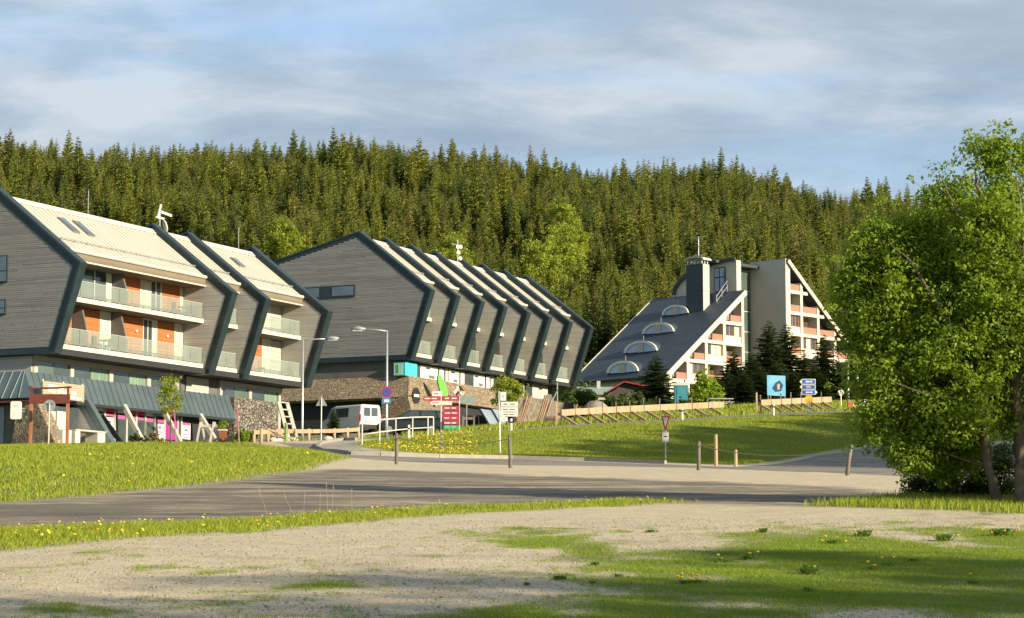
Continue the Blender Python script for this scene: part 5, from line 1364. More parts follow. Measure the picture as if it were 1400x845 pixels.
leafy_tree('leafy_tree', 'tall leafy tree with upright trunk and airy sunlit top shoots', base2,
           [([base2, W(1394, 620), W(1388, 520), W(1372, 420), W(1352, 330), W(1338, 270), W(1334, 235)], 0.12), ([W(1372, 420), W(1400, 350), W(1395, 280), W(1390, 240)], 0.06), ([W(1352, 330), W(1310, 290), W(1283, 235)], 0.04), ([W(1388, 520), W(1440, 430), W(1460, 330)], 0.07)],
           [B3(1300, 290, 38, 62), B3(1285, 250, 18, 35), B3(1345, 245, 28, 48), B3(1335, 360, 60, 75), B3(1395, 250, 40, 58), B3(1405, 380, 55, 80), B3(1395, 520, 45, 80, -.5), B3(1460, 400, 55, 110), B3(1465, 560, 50, 80), B3(1362, 205, 16, 22), B3(1335, 205, 14, 22), B3(1370, 440, 60, 90, -1.0), B3(1360, 330, 55, 70, -.8)], 520, 130, 0.33, 0.075, M_LEAF, 6)
g3 = ground_px(1325, 686); base3 = np.array([g3[0], g3[1] + 1.2, Tz(g3[0], g3[1] + 1.2) - 0.1])
leafy_tree('dark_bush', 'dense dark bush in the shade beneath the leafy trees', base3, [([base3, base3 + np.array([0, 0, 0.9])], 0.05), ([base3, base3 + np.array([-0.5, 0.1, 0.8])], 0.04), ([base3, base3 + np.array([0.6, 0.1, 0.8])], 0.04)],
           [(base3 + np.array([0.0, 0, 0.62]), (0.75, 0.6, 0.6)), (base3 + np.array([0.75, 0.1, 0.6]), (0.6, 0.6, 0.6)), (base3 + np.array([-0.55, 0.0, 0.4]), (0.5, 0.5, 0.4))], 110, 130, 0.22, 0.06, M_LEAFD, 8, cat='bush')

# pale birches and beeches on the hill
BL = ['bright yellow-green broadleaf tree above the middle fins, lower of the tall pair', 'rounded pale green tree left of the tall pair above the fins', 'pale green tree beside the white dishes on the finned building', 'lone pale green tree above the last fin of the orange-panelled building',
      'small pale green tree just above the first pale roof strips of the finned building', 'small pale tree just above the sloping grey gable roof', 'tallest bright yellow-green tree on the hill above the fins']
for i, (px, py, d, h) in enumerate(BIRCH):
    c = P(px, py, d); gz = Tz(c[0], c[1]); b = np.array([c[0], c[1], gz - 0.3]); top = c[2]
    leafy_tree('pale_tree', BL[i], b, [([b, np.array([c[0], c[1], (gz + top) / 2]), np.array([c[0], c[1], top])], 0.2)],
               [(np.array([c[0], c[1], top]), (h * 0.24, h * 0.2, h * 0.30)), (np.array([c[0] + h * .08, c[1] - .5, top - h * 0.28]), (h * 0.32, h * .26, h * 0.34))], 85, 80, h * 0.085, 0.42, M_LEAFY, 30 + i, 'pale trees on the hillside', 0.05)

# spruces in front of the hotel, needles darkened to paint in their shade
def plant_spruce(px, ytop, ybase, d, label, v, wide=1.0, dark=True):
    b = P(px, ybase, d); tp = P(px, ytop, d); h = tp[2] - Tz(b[0], b[1])
    ht, cm, tm_, _o = SPR[v]
    if dark:
        key = cm.name + '_dark'
        if key not in bpy.data.meshes:
            c2 = cm.copy(); c2.name = key; c2.materials.clear(); c2.materials.append(M_SPRD)
        cm = bpy.data.meshes[key]
    k = h / ht
    return plant_tree('spruce_tree', label, 'tree', 'spruces before the hotel', cm, tm_, (b[0], b[1], Tz(b[0], b[1])), px * 0.7, (k * wide * 1.42, k * wide * 1.42, k))
for a in [(897, 484, 556, 195, 'dark slender spruce before the hotel roof beside the red-roofed hut', 0, 2.3),
          (1053, 436, 552, 236, 'tall dark spruce before the plain hotel side wall, left of a pair', 1, 1.8), (1076, 440, 552, 240, 'tall dark spruce before the hotel side wall, right of a pair', 3, 1.9),
          (1029, 482, 552, 226, 'dark spruce between the hotel balconies and the blue billboard', 2, 1.9), (1004, 480, 552, 230, 'broad dark spruce before the left balcony gable', 5, 2.0),
          (1100, 478, 552, 238, 'dark spruce behind the blue direction signs', 4, 1.9), (1128, 455, 553, 246, 'spruce before the right balcony gable', 0, 1.8), (1146, 492, 553, 225, 'small dark spruce behind the round sign', 5, 1.9),
          (1018, 505, 553, 215, 'low dark spruce beside the blue billboard', 2, 2.1), (1062, 492, 553, 222, 'dark spruce rising directly behind the billboard', 5, 1.9), (1040, 500, 553, 218, 'low dark spruce between the tall pair and the billboard', 5, 2.3), (1086, 505, 553, 220, 'low dark spruce left of the blue direction signs', 2, 2.3), (1116, 500, 553, 222, 'low dark spruce right of the blue direction signs', 5, 2.3), (996, 508, 553, 218, 'bushy low spruce right of the picnic table', 2, 2.3), (980, 512, 556, 215, 'low dark spruce behind the picnic table', 5, 2.2), (1168, 470, 553, 250, 'spruce behind the road lamp', 1, 1.8), (1192, 440, 553, 255, 'spruce half hidden behind the big leafy tree', 3, 1.8)]:
    plant_spruce(*a)

# shade trees that stand right of the frame and throw the long evening shadows
M_SHADE = M_LEAFD
src = leafy_tree('shade_tree', 'leafy roadside tree standing right of the open ground', (30, -2, Tz(30, -2)), [([np.array([30, -2, Tz(30, -2) - 0.2]), np.array([30, -2, 6.0]), np.array([30.2, -2, 9.5])], 0.2)],
                 [(np.array([30, -2, 5.8]), (2.6, 2.6, 3.2)), (np.array([30, -2, 3.4]), (2.2, 2.2, 1.8)), (np.array([30, -2, 8.2]), (1.7, 1.7, 1.6))], 190, 60, 0.55, 0.17, M_LEAF, 71, 'roadside shade trees')
SHADE = []
for i in range(8):                                   # hedge row that shades the foreground
    f = i / 7; SHADE.append((9.5 + 38 * f + rnd.uniform(-.6, .6), -4.5 + 16.5 * f + rnd.uniform(-.6, .6), 1.36 + rnd.uniform(-.06, .06)))
for i in range(3): f = i / 2; SHADE.append((19 + 32 * f, -8 + 15 * f, 1.45))
SHADE += [(16.5, 36.5, 0.78), (20.5, 34.0, 0.85), (25, 33, 0.9)]  # unseen trees added to shade the grass under the leafy trees
for i in range(12):                                   # trees beyond the lot that shade the embankment
    f = i / 11; SHADE.append((25.5 + 26 * f + rnd.uniform(-.5, .5), 77 + 36 * f + rnd.uniform(-.8, .8), 1.22 + 0.35 * f + rnd.uniform(-.1, .1)))
for x, y, k in ((33, 80, 1.4), (36, 85, 1.55), (40, 89, 1.6), (43, 93, 1.65), (48, 97, 1.7), (54, 104, 1.5), (60, 114, 1.6), (66, 122, 1.6)): SHADE.append((x, y, k))
for (x, y, k) in SHADE: dup(src, (x, y, Tz(x, y)), x * 1.7, None, None, (k, k, k))
# ================================================================== ROADSIDE THINGS
def gp(px, d):
    """ground point below pixel column px at depth d"""
    x = (px - CX) / F_PX * d * 1.0
    # refine for pitch: x = a * depth along the axis
    z = Tz(x, d)
    for _ in range(3):
        dep = d * _c + (z - EYE) * _s; x = (px - CX) / F_PX * dep; z = Tz(x, d)
    return np.array([x, d, z])
def zpx(py, d): return float(P(CX, py, d)[2])
M_GREENS = mat('sign_green', (0.05, 0.30, 0.15), (0.04, 0.26, 0.13), 2, rough=0.5)
M_YEL2 = mat('sign_yellow', (0.72, 0.36, 0.02), (0.62, 0.30, 0.02), 2, rough=0.5)
M_ROPE = mat('rope', (0.30, 0.26, 0.2), None, 20, rough=0.9)
M_SIGNB = mat('sign_back_grey', (0.28, 0.31, 0.33), None, 2, rough=0.5, metal=0.3)

# kerb of the pavement island
kp = [ground_px(*p) for p in [(487, 602), (470, 602), (438, 607.5), (433.5, 612), (446, 618), (480, 621.7), (520, 623.3), (600, 625.8), (700, 627.6), (800, 630.5), (910, 634.5)]]
kb = MB()
for a, b in zip(kp[:-1], kp[1:]):
    n = 6
    for i in range(n):
        f, g = i / n, (i + 1) / n
        p = [a[0] + (b[0] - a[0]) * f, a[1] + (b[1] - a[1]) * f]; q = [a[0] + (b[0] - a[0]) * g, a[1] + (b[1] - a[1]) * g]
        kb.bar((*p, Tz(*p) + 0.03), (*q, Tz(*q) + 0.03), 0.16, 0.22)
ko = kb.build('kerb', mat('kerb_concrete', (0.30, 0.28, 0.25), (0.22, 0.205, 0.18), 2.5, rough=0.9, bump=0.004)); ko['kind'] = 'structure'

# weathered posts with a slack rope
posts = []
for i, (px, py, h, lean, lab) in enumerate([(542, 635, 1.02, 0.0, 'weathered wooden rope post standing before the white pavement railing'), (698, 640, 1.05, -0.03, 'weathered rope post beside the white arrow signs'),
                                            (955, 643, 0.86, 0.02, 'weathered rope post near two pale stakes'), (1157, 650, 0.84, 0.16, 'leaning weathered rope post by the asphalt lot')]):
    g = ground_px(px, py); t = thing('rope_post', lab, 'post', g, 0, 'rope posts along the lot')
    m = MB(); m.tube([(0, 0, -0.2), (lean * 0.5, 0.01, h * 0.5), (lean, 0, h)], [0.062, 0.058, 0.054], 9); m.build('shaft', M_WOODG, t, True)
    MB().tube([(lean, 0, h - 0.001), (lean, 0, h + 0.02)], [0.054, 0.03], 9).build('cap', M_WOODG, t)
    MB().tube([(lean * 0.9, -0.075, h * 0.88), (lean * 0.9, 0.075, h * 0.88)], 0.02, 6).build('hook', M_STEEL, t)
    posts.append(Vector(g) + Vector((lean * 0.9, 0, h * 0.88)))
def rope(a, b, sag, label):
    p = [a.lerp(b, i / 16) - Vector((0, 0, sag * 4 * (i / 16) * (1 - i / 16))) for i in range(17)]
    o = MB().tube(p, 0.014, 6).build('rope', M_ROPE, None, True); tag(o, label, 'rope', 'ropes between the posts')
rope(posts[0], posts[1], 0.22, 'slack rope hung between the two posts before the direction signs')
rope(posts[2], posts[3], 0.25, 'slack rope hung towards the leaning post by the asphalt lot')
for px, py, top, lab in ((979, 637, 594, 'tall pale wooden stake at the edge of the lot'), (1006, 638, 615, 'short pale wooden stake beside the tall one')):
    g = ground_px(px, py); h = zpx(top, g[1]) - g[2]
    o = MB().tube([(g[0], g[1], g[2] - 0.1), (g[0], g[1], g[2] + h)], [0.07, 0.062], 8).build('stake', M_WOODP); tag(o, lab, 'stake')

# yield sign on a post
g = gp(910, 93); g[2] = Tz(g[0], g[1])
t = thing('yield_sign', 'upside-down triangle yield sign with white plate on a grey post', 'road sign', g)
k = 93 / F_PX
zt = zpx(569, 93) - g[2]
MB().tube([(0, 0, -0.2), (0, 0, zt - 0.02)], 0.03, 8).build('post', M_STEEL, t)
def trip(w, h, z, y): return [(-w / 2, z), (w / 2, z), (0, z - h)], y
pl = MB().prism([(-0.15, zt), (0.15, zt), (0.17, zt - 0.05), (0.03, zt - 0.58), (-0.03, zt - 0.58), (-0.17, zt - 0.05)], 'y', -0.05, -0.03).build('triangle_plate', M_RED, t)
MB().prism([(-0.11, zt - 0.05), (0.11, zt - 0.05), (0.0, zt - 0.46)], 'y', -0.058, -0.051).build('white_field', M_WHITE, pl)
pl = MB().box(-0.13, 0.13, -0.05, -0.03, zt - 1.05, zt - 0.63).build('plate', M_WHITE, t)
MB().box(-0.08, 0.08, -0.056, -0.051, zt - 0.86, zt - 0.81).build('print', M_BLACK, pl)

# red direction signs
def arrow_sign(t, x0, x1, z0, z1, y, m, tip, marks=2, mm=None):
    d = (z1 - z0) / 2
    poly = {1: [(x0, z0), (x1 - d, z0), (x1, (z0 + z1) / 2), (x1 - d, z1), (x0, z1)], -1: [(x1, z0), (x1, z1), (x0 + d, z1), (x0, (z0 + z1) / 2), (x0 + d, z0)], 0: [(x0, z0), (x1, z0), (x1, z1), (x0, z1)]}[tip]
    o = MB().prism(poly, 'y', y, y + 0.025).build('sign_board', m, t)
    w = (x1 - x0) * 0.78; a = x0 + (x1 - x0) * 0.11
    for q in range(marks):
        b0 = a + w * q / marks + rnd.uniform(0, 0.04); b1 = a + w * (q + 1) / marks - rnd.uniform(0.03, 0.09)
        MB().box(b0, b1, y - 0.006, y - 0.001, (z0 * 0.62 + z1 * 0.38), (z0 * 0.38 + z1 * 0.62)).build('lettering', mm or M_WHITE, o)
    return o
def zz_(py, d, g): return zpx(py, d) - g[2]
d = 99.0; g = gp(603, d); k = d / F_PX
t = thing('direction_signpost', 'post with red arrow boards and one green board pointing both ways', 'signpost', g)
MB().tube([(0, 0, -0.2), (0, 0, zz_(536, d, g))], 0.035, 8).build('post', M_WHITE, t)
M_RED2 = mat('sign_dark_red', (0.34, 0.035, 0.075), (0.29, 0.03, 0.06), 2, rough=0.5)
arrow_sign(t, -12 * k, 0, zz_(541.5, d, g), zz_(535, d, g), -0.06, M_POSTW, 0, 1, M_PINK)
arrow_sign(t, -26 * k, -1 * k, zz_(548, d, g), zz_(542, d, g), -0.061, M_RED, -1, 2)
arrow_sign(t, -15 * k, 0.5 * k, zz_(553.5, d, g), zz_(548.3, d, g), -0.062, M_POSTW, -1, 1, M_RED)
arrow_sign(t, 2 * k, 25 * k, zz_(548, d, g), zz_(541.5, d, g), -0.06, M_RED2, 0, 2)
arrow_sign(t, 0.8 * k, 15 * k, zz_(554, d, g), zz_(548.5, d, g), -0.063, M_CREAM, 0, 1)
for j in range(4): arrow_sign(t, 2 * k, 25 * k, zz_(561 + j * 6.8, d, g), zz_(555 + j * 6.8, d, g), -0.06, M_RED2, 0, 2)
arrow_sign(t, 2 * k, 25 * k, zz_(587, d, g), zz_(580.5, d, g), -0.06, M_GREENS, 0, 2, mat('pale_green', (0.2, 0.45, 0.3), None, 2))
MB().box(24.6 * k, 25.6 * k, -0.04, -0.01, zz_(588, d, g), zz_(541, d, g)).build('side_rail', M_WHITE, t)
d = 97.0; g = gp(684, d); k = d / F_PX
t = thing('direction_signpost', 'slightly leaning post with white arrow boards lettered in grey', 'signpost', g)
MB().tube([(0.0, 0, -0.2), (-0.06, 0, zz_(535, d, g))], 0.035, 8).build('post', M_WHITE, t)
arrow_sign(t, 0, 8 * k, zz_(548, d, g), zz_(536, d, g), -0.06, M_WHITE, 0, 1, M_CONC)
for j, (a, b) in enumerate(((549.5, 556), (557, 563), (564, 569.5))): arrow_sign(t, 0.5 * k, 24 * k, zz_(b, d, g), zz_(a, d, g), -0.06, M_WHITE, 0, 2, M_GREYC)
arrow_sign(t, -1 * k, 10 * k, zz_(576, d, g), zz_(570.5, d, g), -0.06, M_WHITE, 0, 1, M_CONC)
MB().box(23.3 * k, 24.3 * k, -0.03, -0.005, zz_(570, d, g), zz_(548, d, g)).build('side_rail', M_STEEL, t)

# white tubular railing
rl = thing('pavement_railing', 'white tubular railing along the pavement above the dandelions', 'railing', gp(545, 116))
pp = [gp(px, dd) for px, dd in ((495, 112), (519, 112.5), (541, 113), (564, 113.5), (585, 113.8), (592.5, 113.8))]
tops = [577, 574, 572.2, 570.6, 570.2, 570.4]
tp = []
for g, ty in zip(pp, tops):
    zt = zpx(ty, g[1]); a = Vector(g) - rl.location; tp.append((a.x, a.y, zt - rl.location.z))
    MB().tube([(a.x, a.y, a.z - 0.15), tp[-1]], 0.03, 8).build('post', M_WHITE, rl)
MB().tube(tp, 0.032, 8).build('top_rail', M_WHITE, rl, True)
MB().tube([(p[0], p[1], p[2] * 0.45 + (Vector(g) - rl.location).z * 0.55) for p, g in zip(tp, pp)], 0.028, 8).build('mid_rail', M_WHITE, rl, True)

# street lamps
def lamp(px, d, ytop, arm_px, label, hd=0.5):
    g = gp(px, d); h = zpx(ytop, d) - g[2]; k = d / F_PX
    t = thing('street_lamp', label, 'street lamp', g)
    MB().tube([(0, 0, -0.3), (0, 0, 1.0), (0, 0, h)], [0.10, 0.075, 0.05], 10).build('pole', M_STEEL, t, True)
    s = 1 if arm_px > 0 else -1
    MB().tube([(0, 0, h - 0.05), (arm_px * k * 0.5, 0, h + 0.03), (arm_px * k, 0, h + 0.06)], 0.035, 8).build('arm', M_STEEL, t, True)
    a = arm_px * k
    hdm = MB(); hdm.tube([(a - s * 0.1, 0, h + 0.06), (a + s * hd * 0.4, 0, h + 0.10), (a + s * hd, 0, h + 0.08)], [0.06, 0.13, 0.07], 8)
    hobj = hdm.build('lamp_head', M_SIGNB, t, True)
    MB().tube([(a + s * 0.08, 0, h + 0.0), (a + s * hd * 0.85, 0, h - 0.0)], 0.055, 6).build('lens', M_WHITE, hobj)
    return t, g, h
lamp(413, 135, 464.5, 33, 'tall street lamp with long arm at the end of the orange-panelled building', 0.7)
t, g, h = lamp(528.5, 122, 451.5, -32, 'tall street lamp carrying the no-parking sign', 0.7)
d = 122; k = d / F_PX
zc3 = zz_(536, d, g)
dd = MB().disc((0, -0.10, zc3), 0.31, (0, 1, 0), 0.02, 28).build('no_parking_disc', M_RED, t)
MB().disc((0, -0.116, zc3), 0.25, (0, 1, 0), 0.012, 28).build('blue_field', mat('sign_violet', (0.07, 0.06, 0.30), None, 2, rough=0.5), dd)
MB().bar((-0.16, -0.126, zc3 - 0.16), (0.16, -0.126, zc3 + 0.16), 0.008, 0.05, (0, 1, 0)).build('red_bar', M_RED, dd)
pl = MB().box(-0.24, 0.24, -0.11, -0.09, zz_(552, d, g), zz_(544, d, g)).build('supplementary_plate', mat('plate_blue', (0.03, 0.20, 0.46), None, 2, rough=0.5), t)
MB().box(-0.13, 0.13, -0.118, -0.111, zz_(550, d, g), zz_(546.5, d, g)).build('lettering', M_WHITE, pl)
lamp(1160, 160, 497, 4, 'short street lamp by the upper road near the round sign', 0.3)
d = 158; g = gp(1173.5, d)
t = thing('utility_pole', 'slim grey pole with an equipment box beside the upper road', 'pole', g)
MB().tube([(0.1, 0, -0.3), (-0.12, 0, zz_(486, d, g))], [0.11, 0.07], 9).build('pole', M_STEEL, t, True)
MB().box(-0.25, 0.25, -0.32, -0.08, zz_(535, d, g), zz_(526, d, g)).build('box', M_SIGNB, t)
# round sign, triangle sign seen from behind
d = 157; g = gp(1150, d); t = thing('round_sign', 'round pale sign with dark arrow beside the upper road', 'road sign', g)
zc3 = zz_(537, d, g); MB().tube([(0, 0, -0.2), (0, 0, zc3)], 0.035, 8).build('post', M_STEEL, t)
dd = MB().disc((0, -0.05, zc3), 0.21 * 1.0, (0, 1, 0), 0.02, 24).build('disc', M_WHITE, t)
MB().box(-0.02, 0.02, -0.07, -0.061, zc3 - 0.13, zc3 + 0.1).build('arrow_shaft', M_BLACK, dd)
MB().prism([(-0.07, zc3 + 0.05), (0.07, zc3 + 0.05), (0, zc3 + 0.16)], 'y', -0.071, -0.0605).build('arrow_head', M_BLACK, dd)
d = 128; g = gp(439, d); t = thing('warning_sign', 'grey back of a triangular warning sign by the wooden fence', 'road sign', g)
zc3 = zz_(548, d, g); MB().tube([(0, 0, -0.2), (0, 0, zz_(545, d, g))], 0.035, 8).build('post', M_STEEL, t)
MB().prism([(-0.32, zc3 - 0.28), (0.32, zc3 - 0.28), (0.03, zc3 + 0.27), (-0.03, zc3 + 0.27)], 'y', 0.04, 0.06).build('plate', M_SIGNB, t)
d = 119; g = gp(66.5, d); t = thing('round_sign', 'grey round sign back on a pale post before the red-brown portal', 'road sign', g)
zc3 = zz_(554.5, d, g); MB().tube([(0, -0.04, -0.2), (0, -0.04, zc3 + 0.1)], 0.036, 8).build('post', M_CREAM, t)
dd = MB().disc((0, 0.02, zc3), 0.31, (0, 1, 0), 0.03, 26).build('disc', M_SIGNB, t)
MB().box(-0.17, 0.17, -0.02, 0.0, zc3 + 0.06, zc3 + 0.11).build('bracket', M_TEAL, dd)

# red-brown timber portal, hanging white box sign, slatted roof sign
d = 120; k = d / F_PX; g = gp(67, d)
t = thing('timber_portal', 'red-brown timber portal of two posts and a deep beam before the pavilion', 'portal', g)
for px in (41.5, 91.5):
    x = (px - 67) * k; z1 = zz_(528, d, g)
    MB().box(x - 0.075, x + 0.075, -0.08, 0.08, -0.2, zz_(552, d, g)).build('post', mat('portal_post', (0.34, 0.15, 0.075), (0.22, 0.08, 0.04), 4, (1, 1, 0.3)), t)
    MB().box(x - 0.05, x + 0.05, -0.05, 0.05, zz_(538.99, d, g), z1).build('upper_post', M_REDBR, t)
MB().box(-28 * k, 27 * k, -0.10, 0.10, zz_(551.9, d, g), zz_(539, d, g)).build('beam', M_REDBR, t)
MB().tube([(-30 * k, 0, zz_(531.5, d, g)), (29 * k, 0, zz_(529.5, d, g))], 0.05, 8).build('top_bar', M_REDBR, t)
d = 124; k = d / F_PX; g = P(22, 561, d)
t = thing('hanging_sign', 'white rounded box sign bracketed to the dark stone pier', 'sign', (g[0], g[1], g[2] - 12 * k))
m = MB(); w2, h2, c2 = 7.2 * k, 12.2 * k, 1.6 * k
m.prism([(-w2 + c2, -h2), (w2 - c2, -h2), (w2, -h2 + c2), (w2, h2 - c2), (w2 - c2, h2), (-w2 + c2, h2), (-w2, h2 - c2), (-w2, -h2 + c2)], 'y', -0.09, 0.09)
bx = m.build('box', M_WHITE, t); bx.location.z = 12 * k
MB().disc((0, -0.095, 12 * k - 3 * k), 4.0 * k, (0, 1, 0), 0.006, 24).build('ring_print', mat('pale_pink_print', (0.52, 0.42, 0.40), None, 2), t)
MB().disc((0, -0.10, 12 * k - 3 * k), 3.3 * k, (0, 1, 0), 0.006, 24).build('ring_fill', M_WHITE, t)
MB().box(-4 * k, 4 * k, -0.098, -0.091, 12 * k + 5 * k, 12 * k + 7 * k).build('lettering', mat('pale_pink_print', (0, 0, 0)), t)
for q in (1.5, -2.0): MB().box(w2, w2 + 5 * k, -0.02, 0.02, 12 * k + q * k, 12 * k + q * k + 0.05).build('bracket', M_STEEL, t)
sA, zA = onU(O_A, 1.9, 57, 522); sB, zB = onU(O_A, 1.9, 113, 551)
zB0 = onU(O_A, 1.9, 113, 549)[1]; zTop = onU(O_A, 1.9, 57, 520.5)[1]
t = thing('slatted_sign', 'slatted wooden sign with white lettering fixed over the pavilion eave', 'sign', (O_A[0], O_A[1], O_A[2] + zB0), ROTB)
hh2 = zTop - zB0
for i in range(8):
    z = hh2 * i / 8; MB().box(sA, sB, -2.0, -1.94, z, z + hh2 / 8 - 0.012).build('slat', mat('sign_slat', (0.44, 0.34, 0.25), (0.34, 0.25, 0.18), 3, (0.4, 1, 4)), t)
for s in (sA + 0.05, (sA + sB) / 2, sB - 0.12): MB().box(s, s + 0.09, -1.935, -1.86, -0.05, hh2 + 0.1).build('batten', M_CREAM, t)
for (a, b, c, e) in ((0.13, 0.26, 0.60, 0.82), (0.28, 0.36, 0.60, 0.80), (0.38, 0.50, 0.58, 0.76), (0.12, 0.30, 0.36, 0.50), (0.33, 0.44, 0.34, 0.50), (0.46, 0.56, 0.32, 0.48), (0.68, 0.80, 0.34, 0.55), (0.66, 0.78, 0.10, 0.24), (0.80, 0.93, 0.08, 0.22), (0.25, 0.5, 0.2, 0.27)):
    MB().box(sA + (sB - sA) * a, sA + (sB - sA) * b, -2.02, -2.001, hh2 * c, hh2 * e).build('lettering', M_WHITE, t)

# grey timber trestle, planter, poles by the shop
d = 121; k = d / F_PX; g = gp(284, d)
t = thing('timber_trestle', 'grey timber trestle swing of two A-frames beside the shop', 'trestle', g)
zt = zz_(577, d, g)
for x, dy in ((-9.5 * k, 0.0), (8.5 * k, 0.0)):
    for sg, w in ((-1, 5.5), (1, 6.5)):
        MB().bar((x + sg * w * k, dy + sg * 0.15, -0.1), (x + sg * 0.4 * k, dy + sg * 0.05, zt), 0.10, 0.12, (0, 1, 0)).build('leg', M_CONC, t)
MB().box(-14 * k, 13 * k, -0.05, 0.05, zt - 0.28, zt - 0.14).build('cross_beam', M_CONC, t)
MB().bar((3 * k, 0.3, 0.02), (13 * k, 0.3, 0.25), 0.3, 0.08).build('board', M_CONC, t)
g = gp(304.5, 121); t = thing('planter', 'rust-brown tapered planter with green shoots by the trestle', 'planter', g)
MB().add([(-.13, -.13, -.1), (.13, -.13, -.1), (.13, .13, -.1), (-.13, .13, -.1), (-.2, -.2, .62), (.2, -.2, .62), (.2, .2, .62), (-.2, .2, .62)], [(0, 3, 2, 1), (4, 5, 6, 7), (0, 1, 5, 4), (1, 2, 6, 5), (2, 3, 7, 6), (3, 0, 4, 7)]).build('pot', mat('rust_brown', (0.24, 0.085, 0.035), None, 4), t)
MB().box(-.23, .23, -.23, .23, .621, .69).build('rim', M_CREAM, t)
link_mesh('plant', np_mesh('plant', leaves_np(np.array([0, 0, 0.95]), 0.28, 160, 0.12, np.random.default_rng(3)).reshape(-1, 3), np.arange(640).reshape(-1, 4)), M_LEAF, t)
for px, yt, yb, lab, m in ((240.5, 557, 604, 'thin pink stake beside the young roadside tree', M_PINK), (327, 555, 603, 'thin pinkish marker pole at the gabion wall', mat('pole_pink', (0.42, 0.16, 0.17), None, 3))):
    g = gp(px, 119); o = MB().tube([(g[0], g[1], g[2] - 0.1), (g[0] - 0.12, g[1], zpx(yt, 119))], 0.035, 7).build('marker_pole', m); tag(o, lab, 'pole')
g = gp(233, 118); b = g - np.array([0, 0, 0.1])
leafy_tree('young_tree', 'young thin roadside tree with pale leaves before the shop roof', b, [([b, P(233, 560, 118), P(231, 520, 118)], 0.05)], [(P(231, 545, 118), (0.62, 0.5, 0.75)), (P(229, 525, 118), (0.42, 0.4, 0.55)), (P(244, 553, 118), (0.3, 0.3, 0.45))], 60, 40, 0.22, 0.10, M_LEAFY, 90, None, 0.02)
g = gp(693, 158); b = g - np.array([0, 0, 0.1])
leafy_tree('young_tree', 'bushy pale-green tree before the stone base of the finned building', b, [([b, P(693, 560, 158), P(694, 525, 158)], 0.08)], [(P(694, 535, 158), (1.1, 1.0, 1.1)), (P(689, 550, 158), (0.9, 0.8, 0.8))], 80, 60, 0.32, 0.15, M_LEAFY, 91, None, 0.03)
g = gp(457, 140); b = g - np.array([0, 0, 0.1])
plant_spruce(456, 557, 600, 142, 'small dark spruce beside the white van', 5, 1.3)
def bush(px, ytop, ybase, d, wpx, label, m, seed, leaf=0.2, n=26, per=60):
    g = gp(px, d); k = d / F_PX; top = zpx(ytop, d); h = max(top - g[2], 0.5); b = g - np.array([0, 0, 0.1])
    return leafy_tree('bush', label, b, [([b, b + np.array([0, 0, h * 0.6])], 0.05), ([b, b + np.array([wpx * k * 0.25, 0, h * 0.5])], 0.04)], [(g + np.array([0, 0, h * 0.55]), (wpx * k / 2, wpx * k / 2.4, h * 0.48))], n, per, h * 0.2, leaf, m, seed, None, 0.03, 'bush')
bush(962, 515, 560, 205, 40, 'light green rounded bush behind the portable toilet', M_LEAF, 101, 0.3, 40)
bush(845, 541, 566, 185, 46, 'dark low hedge bush before the red-roofed hut', M_LEAFD, 102, 0.3, 36)
bush(800, 536, 562, 200, 30, 'dark bush at the end of the finned building', M_LEAFD, 103, 0.3, 30)
bush(875, 541, 562, 186, 34, 'dark bush at the foot of the slender spruce', M_LEAFD, 104, 0.3, 30)
bush(775, 533, 568, 205, 30, 'rough dark bush beyond the stone base', M_LEAFD, 105, 0.3, 30)
bush(330, 588, 604, 120, 22, 'low green shrub by the gabion wall', M_LEAF, 106, 0.12, 20)
bush(345, 590, 604, 121, 16, 'small leafy shrub next to the first fence post', M_LEAF, 107, 0.12, 16)
bush(183, 592, 606, 120, 14, 'dark little shrub at the foot of the first strut', M_LEAFD, 108, 0.1, 14)
bush(208, 597, 606, 120, 34, 'dry brownish flower bed shrub under the shop windows', mat_leaf('dry_leaves', (0.30, 0.22, 0.11), (0.20, 0.17, 0.08), 0.3), 109, 0.1, 24)
bush(935, 548, 562, 178, 20, 'bushy green plant beside the portable toilet', M_LEAFD, 111, 0.25, 20)

# post-and-rail fence of peeled pine
fence = thing('post_rail_fence', 'peeled pine post-and-rail fence along the grass by the van', 'fence', gp(420, 128))
fp = [(347, 120, 588, 607), (357, 117.5, 586, 611), (366, 121, 588, 606), (384, 124, 589, 604), (403, 126, 589, 603), (422, 128, 588, 601), (457, 132, 588, 599), (475, 134, 586, 598), (490, 135, 586, 597)]
fq = []
for px, d, yt, yb in fp:
    g = gp(px, d); h = max(zpx(yt, d) - g[2], 0.7); a = Vector(g) - fence.location; fq.append((a, h))
    MB().tube([(a.x, a.y, a.z - 0.2), (a.x, a.y, a.z + h)], [0.09, 0.085], 8).build('post', M_WOODP, fence, True)
fr_ = [fq[0]] + fq[2:]
for (a, ha), (b, hb) in zip(fr_[:-1], fr_[1:]):
    MB().bar((a.x, a.y - 0.1, a.z + ha * 0.78), (b.x, b.y - 0.1, b.z + hb * 0.78), 0.06, 0.22).build('rail', M_WOODP, fence)
MB().bar((fq[2][0].x, fq[2][0].y - 0.2, fq[2][0].z + 0.7), (fq[4][0].x, fq[4][0].y - 0.6, fq[4][0].z + 0.05), 0.07, 0.07).build('brace', M_WOODP, fence)
